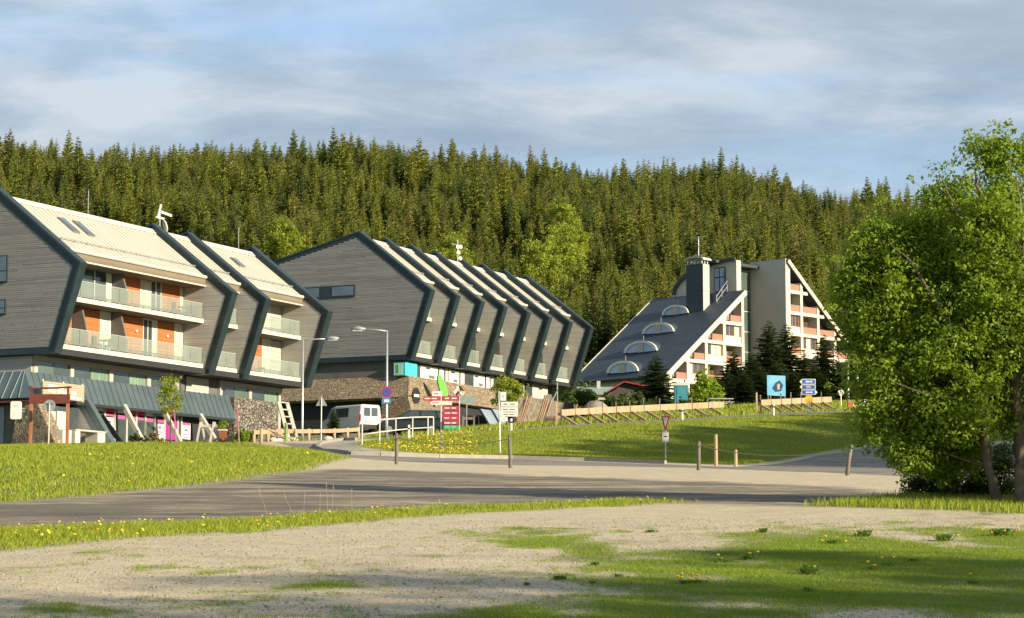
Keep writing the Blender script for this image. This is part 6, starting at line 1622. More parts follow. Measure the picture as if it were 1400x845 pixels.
for i, px in enumerate((372, 380, 388, 400, 447)):
    g = gp(px, 123 + i * 0.7); o = MB()
    r_ = random.Random(i); vs = []
    for la in range(5):
        for lo in range(8):
            ph = math.pi * (la / 4 - 0.5); a = 6.283 * lo / 8; q = 1 + r_.uniform(-0.2, 0.2)
            vs.append((g[0] + math.cos(ph) * math.cos(a) * 0.32 * q, g[1] + math.cos(ph) * math.sin(a) * 0.25 * q, g[2] + 0.06 + math.sin(ph) * 0.17 * q))
    o.add(vs, [(la * 8 + lo, la * 8 + (lo + 1) % 8, (la + 1) * 8 + (lo + 1) % 8, (la + 1) * 8 + lo) for la in range(4) for lo in range(8)])
    o = o.build('boulder', M_CONC, None, True); tag(o, 'pale boulder lying in the grass under the pine rail fence', 'boulder', 'boulders under the fence')
g = gp(391, 122); o = MB().tube([(g[0], g[1], g[2] - .1), (g[0], g[1], g[2] + 1.0)], 0.09, 8).build('marker_post', mat('post_green', (0.16, 0.27, 0.08), None, 4)); tag(o, 'green painted marker post by the pine rail fence', 'post')

# plank barriers with diagonal props along the upper road
def snow_fence(pts, label, nprop):
    base = gp(*pts[0][:2]); t = thing('plank_barrier', label, 'barrier', base)
    for (p0, d0), (p1, d1) in zip(pts[:-1], pts[1:]):
        n = max(1, round((p1 - p0) / (225 / nprop)))
        for i in range(n):
            f, f2 = i / n, (i + 1) / n
            a = gp(p0 + (p1 - p0) * f, d0 + (d1 - d0) * f); b = gp(p0 + (p1 - p0) * f2, d0 + (d1 - d0) * f2)
            a, b = Vector(a) - t.location, Vector(b) - t.location
            MB().bar((a.x, a.y, a.z - 0.3), (a.x, a.y, a.z + 1.22 + rnd.uniform(-0.08, 0.1)), 0.07, 0.07, (0, 1, 0)).build('upright', M_WOODG, t)
            MB().bar((a.x + 0.02, a.y - 0.07, a.z + 0.72), (b.x - 0.02, b.y - 0.07, b.z + 0.72), 0.06, 0.36).build('plank', M_WOODP, t)
            c = a.lerp(b, 0.45)
            MB().bar((c.x - 0.5, c.y - 0.13, c.z + 0.66), (c.x + 0.55, c.y - 1.5, c.z - 0.12), 0.10, 0.14).build('prop', M_WOODP, t)
    e = Vector(gp(*pts[0])) - t.location
    MB().bar((e.x - 0.25, e.y - 0.1, e.z - 0.3), (e.x - 0.25, e.y - 0.1, e.z + 1.35), 0.11, 0.11, (0, 1, 0)).build('end_post', M_WOODP, t)
snow_fence([(767, 128), (880, 134), (990, 141)], 'long wooden plank barrier with diagonal props before the red-roofed hut', 11)
snow_fence([(1040, 143.5), (1137, 150.5)], 'short wooden plank barrier with diagonal props below the billboard', 17)

# billboard, blue signs
d = 165; k = d / F_PX; g = gp(1062, d); t = thing('billboard', 'blue billboard with dark emblem standing before the spruces', 'billboard', g)
for x in (-11.5 * k, 11.5 * k): MB().box(x - 0.05, x + 0.05, -0.05, 0.05, -0.2, zz_(514, d, g)).build('post', M_WOODG, t)
bb = MB().add([(-13 * k, -0.06, zz_(540.5, d, g)), (12 * k, -0.06, zz_(542, d, g)), (12 * k, -0.06, zz_(514, d, g)), (-13 * k, -0.06, zz_(513, d, g)), (-13 * k, -0.10, zz_(540.5, d, g)), (12 * k, -0.10, zz_(542, d, g)), (12 * k, -0.10, zz_(514, d, g)), (-13 * k, -0.10, zz_(513, d, g))],
              [(0, 1, 2, 3), (7, 6, 5, 4), (0, 4, 5, 1), (1, 5, 6, 2), (2, 6, 7, 3), (3, 7, 4, 0)]).build('board', mat('billboard_blue', (0.09, 0.36, 0.62), (0.22, 0.48, 0.68), 0.7, rough=0.5), t)
cz = zz_(528, d, g)
MB().prism([(-6 * k, cz - 3 * k), (-2 * k, cz - 8 * k), (6 * k, cz - 7 * k), (9 * k, cz + 1 * k), (4 * k, cz + 8 * k), (-2 * k, cz + 4 * k)], 'y', -0.112, -0.101).build('emblem', mat('emblem_navy', (0.03, 0.06, 0.14), None, 2), bb)
MB().prism([(1 * k, cz - 5 * k), (4 * k, cz - 5 * k), (4.5 * k, cz + 2 * k), (2.5 * k, cz + 4 * k), (0.5 * k, cz + 1 * k)], 'y', -0.122, -0.113).build('emblem_centre', mat('emblem_grey', (0.40, 0.44, 0.42), None, 3), bb)
d = 128; k = d / F_PX; g = gp(1106, d); t = thing('direction_signpost', 'blue and white direction boards above a yellow diamond sign', 'signpost', g)
for x in (-1.2 * k, 1.2 * k): MB().tube([(x, 0, -0.2), (x, 0, zz_(519, d, g))], 0.03, 8).build('post', M_STEEL, t)
for j, (a, b, tip) in enumerate(((525.5, 518.2, -1), (532.5, 526, -1), (540, 533, 1))):
    o = arrow_sign(t, (-12.5 if tip < 0 else -10) * k, (9.5 if tip < 0 else 12) * k, zz_(a, d, g), zz_(b, d, g), -0.07 - 0.002 * j, M_WHITE, tip, 0)
    x0, x1 = (-8.5 * k, 8.5 * k)
    bl = MB().box(x0, x1, -0.085 - 0.002 * j, -0.0745 - 0.002 * j, zz_(a - 0.8, d, g), zz_(b + 0.8, d, g)).build('blue_field', M_BLUE, o)
    for q0, q1 in ((0.25, 0.55), (0.6, 0.8)) if j != 1 else ((0.3, 0.65),):
        MB().box(x0 + (x1 - x0) * q0, x0 + (x1 - x0) * q1, -0.092 - 0.002 * j, -0.086 - 0.002 * j, zz_(a - 2.6, d, g), zz_(b + 2.6, d, g)).build('lettering', M_WHITE, o)
cz = zz_(546, d, g); q = 5.2 * k
MB().prism([(-q, cz - 3 * k), (-3 * k, cz - q), (3 * k, cz - q), (q, cz - 3 * k), (q, cz + 3 * k), (3 * k, cz + q), (-3 * k, cz + q), (-q, cz + 3 * k)], 'y', -0.07, -0.05).build('yellow_plate', M_YEL2, t)
# marker posts
for px, d, yb, yt, lab in ((1058, 131, 575, 559, 'white roadside marker post below the billboard'), (699, 117.5, 592, 576, 'white roadside marker post above the arrow signs'), (559, 112.5, 599, 580, 'white roadside marker post beside the railing'), (933, 125, 576, 566, 'white roadside marker post before the plank barrier')):
    g = gp(px, d); t = thing('marker_post', lab, 'marker post', g)
    MB().prism([(-0.06, 0.05), (0.06, 0.05), (0.04, -0.05), (-0.04, -0.05)], 'z', -0.15, 0.62).build('shaft', M_WHITE, t)
    MB().box(-0.062, 0.062, -0.052, 0.052, 0.45, 0.53).build('black_band', M_BLACK, t)
    MB().prism([(-0.06, 0.05), (0.06, 0.05), (0.04, -0.05), (-0.04, -0.05)], 'z', 0.621, 0.68).build('cap', M_WHITE, t)
# red and white barrier
d = 158; g = gp(1172, d); t = thing('road_barrier', 'low red and white road barrier by the upper road', 'barrier', g); k = d / F_PX
MB().box(-13 * k, -6 * k, -0.2, 0.2, -0.05, 0.38).build('red_block', mat('barrier_red', (0.5, 0.08, 0.06), None, 3), t)
MB().box(-6 * k + 0.003, 14 * k, -0.15, 0.15, 0.02, 0.26).build('white_beam', M_WHITE, t)
MB().box(9 * k, 15 * k, -0.18, 0.18, 0.261, 0.55).build('white_block', M_CREAM, t)
# portable toilet
d = 186; g = gp(931, d); t = thing('portable_toilet', 'teal portable toilet with pale domed roof behind the plank barrier', 'toilet', g)
MB().box(-0.55, 0.55, -0.55, 0.55, 0.0, 2.05).build('cabin', mat('toilet_teal', (0.03, 0.17, 0.23), (0.025, 0.14, 0.19), 2, rough=0.45), t)
MB().box(-0.36, 0.36, -0.58, -0.551, 0.1, 1.95).build('door', mat('toilet_door', (0.04, 0.21, 0.28), None, 2, rough=0.45), t)
MB().prism([(-0.6, 2.05), (0.6, 2.05), (0.55, 2.2), (0.3, 2.33), (-0.3, 2.33), (-0.55, 2.2)], 'y', -0.6, 0.6).build('roof', mat('toilet_roof', (0.45, 0.50, 0.48), None, 2, rough=0.5), t)
MB().tube([(0.35, 0.35, 2.2), (0.35, 0.35, 2.6)], 0.06, 8).build('vent', M_BLACK, t)
# picnic table
d = 170; g = gp(986, d); t = thing('picnic_table', 'grey picnic table with benches behind the plank barrier', 'table', g)
MB().box(-0.9, 0.9, -0.4, 0.4, 0.70, 0.76).build('top', M_CONC, t)
for y in (-0.75, 0.75): MB().box(-0.9, 0.9, y - 0.15, y + 0.15, 0.42, 0.47).build('bench', M_CONC, t)
for x in (-0.6, 0.6):
    MB().bar((x, -0.7, 0), (x, -0.15, 0.70), 0.08, 0.1).build('leg', M_WOODG, t); MB().bar((x, 0.7, 0), (x, 0.15, 0.70), 0.08, 0.1).build('leg', M_WOODG, t)
    MB().box(x - 0.039, x + 0.039, -0.85, 0.85, 0.37, 0.42).build('bearer', M_WOODG, t)
# red-roofed hut and green-roofed shed, grey boulder
d = 215; k = d / F_PX; g = gp(858, d)
t = thing('timber_hut', 'dark timber hut with low red metal roof below the hotel', 'hut', g)
e0, e1, e2 = (-34 * k, zz_(540, d, g)), (-6 * k, zz_(523, d, g)), (37 * k, zz_(532, d, g))
M_HUTW = mat('hut_dark_wood', (0.055, 0.045, 0.045), None, 2, (1, 1, 5))
MB().box(e0[0] + 0.5, e2[0] - 0.5, -1.4, 2.2, -0.4, e0[1] - 0.1).build('wall', M_HUTW, t)
for a, b in ((e0, e1), (e1, e2)):
    m = MB(); slab3(m, [(a[0], -2.0, a[1]), (b[0], -2.0, b[1]), (b[0], 2.6, b[1]), (a[0], 2.6, a[1])], (-(b[1] - a[1]), 0, b[0] - a[0]), 0.12); m.build('roof', mat('red_sheet', (0.26, 0.03, 0.042), (0.20, 0.025, 0.033), 1.2, rough=0.4), t)
MB().prism([(e0[0] + 0.5, e0[1] - 0.1), (e2[0] - 0.5, e0[1] - 0.1), (e2[0] - 0.5, e2[1] - 0.05), (e1[0], e1[1] - 0.15)], 'y', -1.4, 2.0).build('gable', M_HUTW, t)
MB().box(-0.9, 0.3, -1.45, -1.4005, 0.3, 1.2).build('window', M_GLASS, t)
d = 235; k = d / F_PX; g = gp(815, d)
t = thing('green_shed', 'small shed with pale green sloping roof at the hotel corner', 'shed', g)
z1, z0_ = zz_(526, d, g), zz_(539, d, g)
MB().box(-22 * k, 24 * k, -0.5, 2.6, -0.4, z0_ - 0.05).build('wall', M_HGREY, t)
m = MB(); slab3(m, [(-18 * k, -1.0, z0_), (30 * k, -1.0, z0_), (26 * k, 2.8, z1), (-27 * k, 2.8, z1)], (0, -(z1 - z0_), 3.8), 0.12); m.build('roof', mat('pale_green_sheet', (0.24, 0.31, 0.26), (0.19, 0.26, 0.215), 0.8, rough=0.5), t)
MB().box(2 * k, 7 * k, 2.0, 2.4, z0_ + 0.4, z1 + 0.55).build('flue', M_CONC, t)
# big boulder
g = gp(815, 172); r_ = random.Random(3); vs = []; fs = []
for la in range(7):
    for lo in range(12):
        ph = math.pi * (la / 6 - 0.5); a = 6.283 * lo / 12; q = 1 + r_.uniform(-0.12, 0.12)
        vs.append((g[0] + math.cos(ph) * math.cos(a) * 0.95 * q, g[1] + math.cos(ph) * math.sin(a) * 0.8 * q, g[2] + 0.55 + math.sin(ph) * 0.75 * q))
fs = [(la * 12 + lo, la * 12 + (lo + 1) % 12, (la + 1) * 12 + (lo + 1) % 12, (la + 1) * 12 + lo) for la in range(6) for lo in range(12)]
o = MB().add(vs, fs).build('boulder', mat('grey_rock', (0.28, 0.25, 0.22), (0.18, 0.16, 0.14), 2, bump=0.05, bscale=5), None, True); tag(o, 'large grey boulder behind the long plank barrier', 'boulder')

# signs on the stone base
d = 0
def onwall(u, px, py): 
    s, z = onU(O_B, u, px, py); p = O_B[:2] + E_DIR * s + N_DIR * u; return np.array([p[0], p[1], z + O_B[2]])
p = onwall(1.9, 568, 541); t = thing('round_sign', 'black round sign with white lettering on the sunlit stone base', 'sign', p, ROTB)
dd = MB().disc((0, -0.05, 0), 0.62, (0, 1, 0), 0.08, 28).build('disc', M_BLACK, t)
MB().box(-0.42, 0.42, -0.11, -0.091, -0.1, 0.1).build('lettering', M_WHITE, dd)
MB().box(-0.05, 0.05, 0.0, 0.6, -0.05, 0.05).build('bracket', M_STEEL, t)
p = onwall(1.4, 605, 531); t = thing('board_sign', 'lime green leaning board-shaped sign on the stone base', 'sign', p, ROTB - 0.35)
m = MB(); prof = []
for i in range(16):
    a = 6.283 * i / 16; x_, z_ = math.cos(a) * 0.34, math.sin(a) * 1.12
    prof.append((x_ * math.cos(0.42) + z_ * math.sin(0.42), z_ * math.cos(0.42) - x_ * math.sin(0.42)))
prof = [(-q[0], q[1]) for q in prof]
m.prism(prof, 'y', -0.08, 0.08); m.build('board', mat('lime_green', (0.12, 0.55, 0.06), (0.10, 0.48, 0.05), 1.5, rough=0.4), t)
MB().bar((-0.5, 0.1, -1.0), (0.3, 0.5, 0.4), 0.06, 0.06).build('bracket', M_STEEL, t)
p = onwall(1.3, 627, 534); t = thing('emblem_sign', 'pale and black twisted emblem beside the green board', 'sign', p, ROTB)
for a, b, w, m_ in (((-0.9, -0.3), (-0.2, 0.3), 0.16, M_WHITE), ((-0.5, -0.4), (0.3, 0.1), 0.14, M_BLACK), ((-0.1, 0.0), (0.5, -0.35), 0.18, M_WHITE), ((0.0, 0.35), (0.7, 0.05), 0.12, M_BLACK), ((0.35, -0.4), (0.85, -0.1), 0.13, M_CONC)):
    MB().bar((a[0], -0.05, a[1]), (b[0], -0.05, b[1]), 0.08, w, (0, 0, 1)).build('stroke', m_, t)
p = onwall(2.2, 638, 546); g = np.array([p[0], p[1], Tz(p[0], p[1])])
t = thing('information_board', 'dark teal flat board on a thin post before the sunken doorway', 'sign', g, ROTB * 0.4)
MB().tube([(0, 0, -0.1), (0, 0, p[2] - g[2])], 0.04, 8).build('post', M_STEEL, t)
MB().box(-0.9, 0.7, -0.05, -0.01, p[2] - g[2] - 0.3, p[2] - g[2] + 0.28).build('board', M_TEAL, t)
# wooden frame barrier, planks leaning, timber
g = gp(641, 140); t = thing('timber_gate', 'small weathered timber gate frame before the sunken doorway', 'gate', g)
for x in (-0.35, 0.32): MB().box(x - 0.05, x + 0.05, -0.05, 0.05, -0.1, 0.95).build('post', M_WOODG, t)
MB().box(-0.33, 0.3, -0.03, 0.03, 0.72, 0.88).build('rail', M_WOODG, t)
for px, dd_, w, lab in ((715, 166, 0.5, 'bundle of pale planks leaning against the stone base'), (744, 176, 0.4, 'second bundle of planks leaning by the steel frame')):
    g = gp(px, dd_); t = thing('plank_bundle', lab, 'planks', g)
    for i in range(5):
        x = (i - 2) * 0.13; MB().bar((x - 0.3, -0.3, -0.05), (x + 0.35, 0.5, 1.9 + rnd.uniform(-0.2, 0.4)), 0.12, 0.05).build('plank', M_WOODP, t)
g = gp(757, 178); t = thing('steel_frame', 'pale steel A-frame standing at the end of the stone base', 'frame', g)
MB().bar((-0.9, 0, 0), (0.3, 0, 2.6), 0.08, 0.08).build('leg', M_STEEL, t); MB().bar((0.3, 0, 0), (0.3, 0, 3.2), 0.08, 0.08).build('leg', M_STEEL, t); MB().bar((-0.5, 0, 0.9), (0.3, 0, 0.9), 0.06, 0.06).build('tie', M_STEEL, t)
# dark earth bank / timber pile
g = gp(752, 160); t = thing('log_pile', 'small pile of brown logs at the roadside before the stone base', 'logs', g)
for i in range(7):
    r0 = 0.13; x = (i % 4) * 0.27 - 0.4 + (0.13 if i > 3 else 0); z = 0.12 + (0.23 if i > 3 else 0)
    MB().tube([(x, -0.6, z), (x + 0.02, 0.6, z)], r0, 8).build('log', M_BARK, t)

# aerials on the ridges
def ridge_pt(O, s): 
    p = O[:2] + E_DIR * s + N_DIR * (-4.69); return np.array([p[0], p[1], O[2] + 9.9])
t = thing('roof_aerial', 'white dish and aerial mast on the ridge of the orange-panelled building', 'aerial', ridge_pt(O_A, 17.4), ROTB)
MB().tube([(0, 0, -0.3), (0, 0, 1.6)], 0.05, 7).build('mast', M_STEEL, t)
MB().disc((0.5, -0.1, 0.42), 0.42, (0.7, -0.6, 0.3), 0.06, 18).build('dish', M_WHITE, t)
MB().box(-0.45, 0.45, -0.06, 0.06, 0.85, 0.98).build('panel_aerial', M_WHITE, t)
MB().bar((-0.1, 0, 1.35), (1.35, 0.0, 1.25), 0.12, 0.16).build('yagi', M_WHITE, t); MB().bar((-0.25, 0, 0.9), (0.1, 0, 1.85), 0.10, 0.12).build('upper_aerial', M_WHITE, t)
t = thing('roof_aerial', 'cluster of white dishes on the ridge of the finned building', 'aerial', ridge_pt(O_B, 17.0), ROTB)
MB().tube([(0, 0, -0.3), (0, 0, 1.9)], 0.05, 7).build('mast', M_STEEL, t)
for z, x in ((0.4, 0.25), (0.95, -0.2), (1.5, -0.35), (1.6, 0.3)): MB().disc((x * 0.8, -0.15, z * 0.85), 0.17, (-0.6, -0.8, 0.2), 0.08, 14).build('dish', M_WHITE, t)
MB().bar((-1.2, 0, 1.45), (0.4, 0, 1.5), 0.05, 0.05).build('yagi', M_STEEL, t)
for O, s, h, lab in ((O_A, 9.3, 1.6, 'thin lightning rod on the long pale roof'), (O_A, 27.3, 1.6, 'thin lightning rod at the last fin of the orange-panelled building')):
    p = ridge_pt(O, s); o = MB().tube([(p[0], p[1], p[2] - 0.2), (p[0], p[1], p[2] + h)], 0.03, 5).build('lightning_rod', M_STEEL); tag(o, lab, 'lightning rod')

# balcony furniture of the orange-panelled building
M_FURN = mat('grey_wicker', (0.16, 0.15, 0.14), (0.10, 0.095, 0.09), 8, rough=0.8)
def on_bal(s, u, zt): q = O_A[:2] + E_DIR * s + N_DIR * u; return (q[0], q[1], O_A[2] + zt)
def chair(s, u, zt, turn, label):
    t = thing('balcony_chair', label, 'chair', on_bal(s, u, zt), ROTB + turn, 'chairs on the balconies')
    MB().box(-0.24, 0.24, -0.24, 0.24, 0.42, 0.47).build('seat', M_FURN, t); MB().box(-0.24, 0.24, 0.20, 0.24, 0.471, 0.92).build('backrest', M_FURN, t)
    for x in (-0.21, 0.21):
        for y in (-0.21, 0.21): MB().box(x - 0.02, x + 0.02, y - 0.02, y + 0.02, 0.0, 0.419).build('leg', M_FURN, t)
def rtable(s, u, zt, label):
    t = thing('balcony_table', label, 'table', on_bal(s, u, zt), ROTB, 'tables on the balconies')
    MB().tube([(0, 0, 0.70), (0, 0, 0.74)], 0.36, 18).build('top', M_FURN, t); MB().tube([(0, 0, 0.02), (0, 0, 0.70)], 0.035, 8).build('column', M_FURN, t); MB().tube([(0, 0, 0), (0, 0, 0.02)], 0.24, 14).build('foot', M_FURN, t)
rtable(6.4, -1.15, 0.601, 'round table on the lower balcony by the curtained door'); chair(5.7, -1.2, 0.601, 1.4, 'grey chair left of the lower balcony table'); chair(7.1, -1.2, 0.601, -1.4, 'grey chair right of the lower balcony table')
chair(14.4, -1.2, 3.601, 1.2, 'grey chair on the upper balcony before the timber panel'); rtable(15.1, -1.2, 3.601, 'round table on the upper balcony before the timber panel'); chair(15.8, -1.2, 3.601, -1.3, 'grey chair at the end of the upper balcony')
chair(25.0, -1.2, 0.601, 0.6, 'grey chair on the lower balcony next to the last fin')
# ================================================================== VEHICLES
M_VAN = mat('van_white', (0.60, 0.60, 0.58), (0.52, 0.52, 0.50), 1.0, rough=0.3, spec=0.6)
M_CARP = mat('car_dark', (0.020, 0.027, 0.033), (0.016, 0.021, 0.026), 1.0, rough=0.2, spec=0.7)
M_TAIL = mat('tail_red', (0.35, 0.02, 0.03), None, 5, rough=0.3)
def loft(secs):
    """secs: list of (x, [(y,z)...]) closed rings"""
    m = MB(); n = len(secs[0][1]); vs = [(x, y, z) for x, ring_ in secs for y, z in ring_]; fs = []
    for i in range(len(secs) - 1):
        for j in range(n): fs.append((i * n + j, i * n + (j + 1) % n, (i + 1) * n + (j + 1) % n, (i + 1) * n + j))
    fs += [tuple(range(n))[::-1], tuple(range((len(secs) - 1) * n, len(secs) * n))]
    return m.add(vs, fs)
def ringy(hw_b, hw_m, hw_t, zb, zm, zt, rr=0.10):
    """rounded box section: bottom half-width, belt half-width, roof half-width"""
    return [(-hw_b, zb), (hw_b, zb), (hw_m, zb + 0.18), (hw_m, zm), (hw_t + rr * 0.25, zt - rr), (hw_t - rr, zt), (-hw_t + rr, zt), (-hw_t - rr * 0.25, zt - rr), (-hw_m, zm), (-hw_m, zb + 0.18)]
def wheels(t, xs, hw, r):
    for x in xs:
        for s in (-1, 1):
            w = MB().tube([(x, s * (hw - 0.22), r), (x, s * hw, r)], r, 20).build('wheel', M_BLACK, t)
            MB().tube([(x, s * (hw - 0.02), r), (x, s * (hw + 0.015), r)], r * 0.6, 14).build('rim', M_STEEL, w)
def van(loc, rz):
    t = thing('delivery_van', 'white panel van parked under the stone skirt, rear towards the road', 'van', loc, rz)
    secs = [(-2.45, ringy(0.86, 0.90, 0.78, 0.35, 1.05, 1.90)), (-2.38, ringy(0.90, 0.95, 0.82, 0.28, 1.05, 1.97)), (0.7, ringy(0.90, 0.96, 0.84, 0.26, 1.05, 1.99)), (1.25, ringy(0.90, 0.96, 0.78, 0.26, 1.05, 1.90)),
            (1.85, ringy(0.90, 0.95, 0.74, 0.26, 1.04, 1.18)), (2.35, ringy(0.86, 0.90, 0.70, 0.28, 0.90, 1.02)), (2.52, ringy(0.75, 0.80, 0.60, 0.36, 0.72, 0.86))]
    b = loft(secs).build('body', M_VAN, t, False)
    MB().box(-2.47, -2.455, -0.6, -0.06, 1.15, 1.75).build('rear_window', M_GLASS, b); MB().box(-2.47, -2.455, 0.06, 0.6, 1.15, 1.75).build('rear_window', M_GLASS, b)
    for s in (-1, 1):
        m = MB(); slab3(m, [(0.75, s * 0.965, 1.10), (1.65, s * 0.965, 1.10), (1.22, s * 0.855, 1.78), (0.75, s * 0.872, 1.80)], (0, s, 0.15), 0.02); m.build('side_window', M_GLASS, b)
        m = MB(); slab3(m, [(-1.0, s * 0.967, 1.12), (0.6, s * 0.967, 1.12), (0.6, s * 0.885, 1.78), (-1.0, s * 0.885, 1.78)], (0, s, 0.12), 0.015); m.build('side_window', M_GLASS, b)
        MB().box(-2.48, -2.40, s * 0.92 - 0.05, s * 0.92 + 0.035, 0.75, 1.25).build('tail_light', M_TAIL, t)
        MB().box(2.3, 2.42, s * 0.72 - 0.1, s * 0.72 + 0.1, 0.78, 0.95).build('headlight', M_WHITE, t)
    m = MB(); slab3(m, [(1.33, -0.72, 1.82), (1.33, 0.72, 1.82), (1.84, 0.78, 1.22), (1.84, -0.78, 1.22)], (0.6, 0, 0.5), 0.02); m.build('windscreen', M_GLASS, b)
    MB().box(-2.56, -2.44, -0.88, 0.88, 0.32, 0.55).build('bumper', M_BLACK, t); MB().box(2.42, 2.58, -0.8, 0.8, 0.30, 0.55).build('bumper', M_BLACK, t)
    wheels(t, (-1.55, 1.55), 0.93, 0.33); return t
def car(loc, rz):
    t = thing('parked_car', 'dark estate car parked before the stone base behind the white railing', 'car', loc, rz)
    secs = [(-2.25, ringy(0.72, 0.80, 0.70, 0.42, 0.70, 0.92)), (-2.1, ringy(0.78, 0.88, 0.74, 0.28, 0.82, 0.98)), (1.0, ringy(0.80, 0.90, 0.76, 0.24, 0.84, 0.98)), (1.8, ringy(0.78, 0.88, 0.70, 0.26, 0.74, 0.86)), (2.2, ringy(0.70, 0.78, 0.58, 0.36, 0.60, 0.70))]
    b = loft(secs).build('body', M_CARP, t)
    cab = [(-2.05, [(-0.74, 0.95), (0.74, 0.95), (0.62, 1.22), (-0.62, 1.22)]), (-1.55, [(-0.76, 0.96), (0.76, 0.96), (0.58, 1.44), (-0.58, 1.44)]), (0.1, [(-0.77, 0.97), (0.77, 0.97), (0.59, 1.47), (-0.59, 1.47)]), (1.05, [(-0.75, 0.95), (0.75, 0.95), (0.70, 1.0), (-0.70, 1.0)])]
    loft(cab).build('cabin_glass', M_GLASS, t)
    MB().add([(-1.75, -0.60, 1.40), (0.2, -0.60, 1.475), (0.2, 0.60, 1.475), (-1.75, 0.60, 1.40), (-1.75, -0.60, 1.45), (0.2, -0.60, 1.50), (0.2, 0.60, 1.50), (-1.75, 0.60, 1.45)], [(0, 3, 2, 1), (4, 5, 6, 7), (0, 1, 5, 4), (1, 2, 6, 5), (2, 3, 7, 6), (3, 0, 4, 7)]).build('roof', M_CARP, t)
    for s in (-1, 1):
        for x0, z0, x1, z1 in ((0.15, 1.46, 1.0, 0.99), (-0.6, 1.46, -0.62, 0.98), (-1.6, 1.43, -1.75, 0.97)):
            MB().bar((x0, s * 0.60, z0), (x1, s * 0.775, z1), 0.07, 0.06).build('pillar', M_CARP, t)
        MB().bar((-1.6, s * 0.56, 1.50), (0.1, s * 0.56, 1.54), 0.04, 0.04).build('roof_rail', M_STEEL, t)
        MB().box(2.02, 2.16, s * 0.62 - 0.14, s * 0.62 + 0.14, 0.60, 0.72).build('headlight', M_WHITE, t)
        MB().box(-2.2, -2.1, s * 0.74 - 0.1, s * 0.74 + 0.1, 0.68, 0.9).build('tail_light', M_TAIL, t)
    wheels(t, (-1.35, 1.35), 0.88, 0.32); return t
g = gp(479, 164)
van(g, math.radians(130))
g = gp(566, 141)
car(g, math.radians(168))

# ================================================================== FOREGROUND WEEDS
M_WEED = mat_leaf('weed_leaves', (0.11, 0.23, 0.03), (0.17, 0.29, 0.04), 0.4, 0.5, 0.0)
def weed(px, py, r, h, nf, label, seed):
    q = np.random.default_rng(seed); g = ground_px(px, py); z = float(surf(np.array([g[0]]), np.array([g[1]]))[0])
    t = thing('weed_clump', label, 'weed', (g[0], g[1], z), 0, 'leafy weeds in the foreground turf')
    V, F = [], []
    r *= 0.72; h *= 0.8
    for i in range(int(60 + r * 160)):
        a = q.uniform(0, 6.283); l = r * q.uniform(0.5, 1.1); el = q.uniform(0.15, 1.1); w = l * q.uniform(0.05, 0.11); ox, oy = q.normal(0, r * 0.25, 2)
        dx, dy = math.cos(a), math.sin(a); o = len(V)
        p = lambda f, s, zz: (ox + dx * l * math.cos(el) * f - dy * s, oy + dy * l * math.cos(el) * f + dx * s, zz)
        hz = min(l * math.sin(el), h)
        V += [p(0.0, 0, -0.01), p(0.45, w, hz * 0.6), p(0.45, -w, hz * 0.6), p(0.8, w * 0.8, hz * 0.9), p(0.8, -w * 0.8, hz * 0.9), p(1.0, 0, hz * 0.85)]
        F += [(o, o + 1, o + 2), (o + 1, o + 3, o + 4), (o + 1, o + 4, o + 2), (o + 3, o + 5, o + 4)]
    link_mesh('leaves', np_mesh('leaves', np.array(V), np.array(F)), M_WEED, t)
    for i in range(nf):
        x, y = q.normal(0, r * 0.75, 2); zz = q.uniform(0.03, 0.09)
        MB().tube([(x * 0.9, y * 0.9, -0.01), (x, y, zz)], 0.003, 4).build('stem', M_WEED, t)
        MB().tube([(x, y, zz), (x, y, zz + 0.012), (x, y, zz + 0.02)], [0.010, 0.021, 0.006], 8).build('flower_head', M_YEL, t)
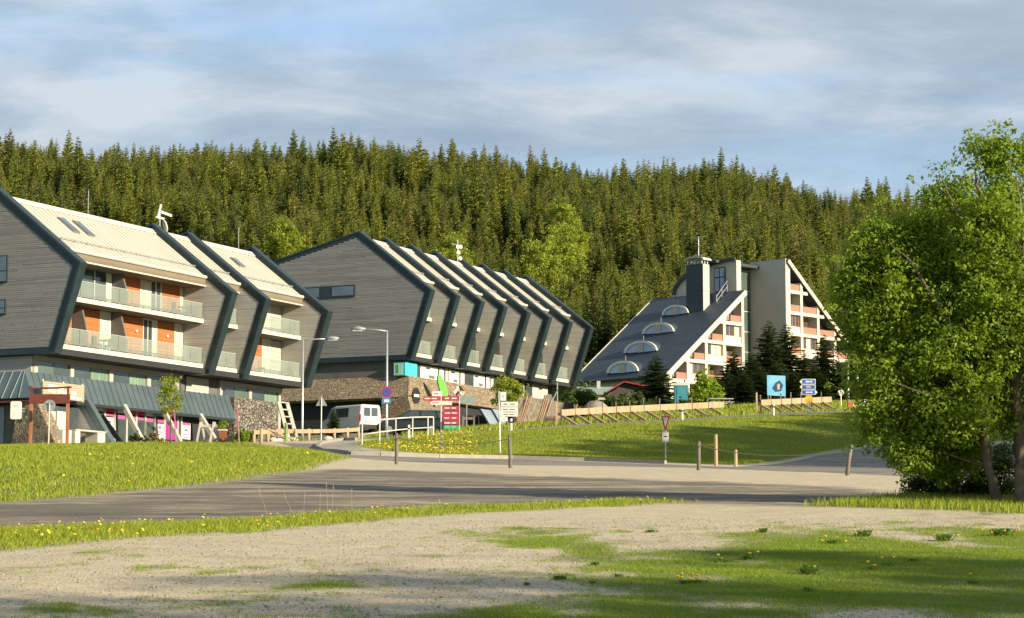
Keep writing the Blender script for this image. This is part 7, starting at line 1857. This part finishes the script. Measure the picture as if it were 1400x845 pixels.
WD = [(1105, 785, .22, .20, 1, 'bushy dark green weed tuft, the largest in the turf'), (1022, 765, .20, .08, 2, 'flat weed rosette with two dandelion heads'), (985, 770, .15, .07, 2, 'spreading weed with yellow heads near the gravel'),
      (945, 800, .24, .05, 10, 'dense cluster of dandelions in the shaded turf'), (1105, 812, .12, .07, 0, 'broad-leaved dark rosette alone in the grass'), (1140, 747, .18, .08, 3, 'weed with dandelions beside bare gravel'), (1042, 730, .15, .09, 2, 'leafy tuft at the edge of the sunlit track'),
      (1180, 735, .22, .12, 2, 'wide leafy tuft in the sunlit grass'), (1290, 740, .24, .12, 4, 'spreading weed beside the pale twigs'), (1370, 735, .26, .14, 8, 'large yellow-flowered weed in the sunlit grass'), (765, 795, .16, .06, 0, 'weed rosette in the gravel edge'),
      (845, 790, .10, .05, 0, 'small weed rosette beside the gravel'), (1215, 775, .12, .06, 2, 'small flowered weed in the turf'), (1190, 782, .10, .06, 2, 'small weed with two yellow heads'), (810, 800, .07, .04, 1, 'tiny weed with one yellow head'),
      (1250, 770, .14, .07, 0, 'dull green weed by a bare patch'), (720, 803, .07, .04, 1, 'single dandelion at the gravel edge'), (1330, 800, .12, .05, 1, 'low weed in the bare earth'), (815, 775, .12, .05, 0, 'low tuft in the pale gravel'), (890, 728, .16, .05, 0, 'dark tuft at the shadow edge of the track')]
for i, a in enumerate(WD): weed(*a, 200 + i)
# dry stalks on the verge
for i, (px, y0, y1, lab) in enumerate([(365, 702, 676, 'leaning dry stalk'), (448, 697, 668, 'tall dry grass stalk'), (454, 697, 672, 'russet dry stalk'), (481, 694, 675, 'dry seed stalk'), (437, 698, 680, 'short dry stalk'), (415, 700, 681, 'thin pale stalk'), (400, 702, 682, 'bent pale stalk')]):
    g = ground_px(px, y0 + 3); h = (y0 - y1) * g[1] / F_PX * 1.15
    t = thing('dry_stalk', lab + ' on the dandelion verge', 'stalk', g, 0, 'dry stalks on the verge')
    lean = (-0.12 if i in (0, 6) else rnd.uniform(-0.03, 0.03))
    MB().tube([(0, 0, -0.02), (lean * 0.4, 0, h * 0.5), (lean, 0.01, h)], [0.004, 0.0033, 0.002], 5).build('stem', M_ROPE, t)
    MB().tube([(lean, 0.01, h - 0.02), (lean * 1.1, 0.01, h + 0.04), (lean * 1.2, 0.01, h + 0.1)], [0.003, 0.008, 0.002], 6).build('seed_head', M_ROPE, t)
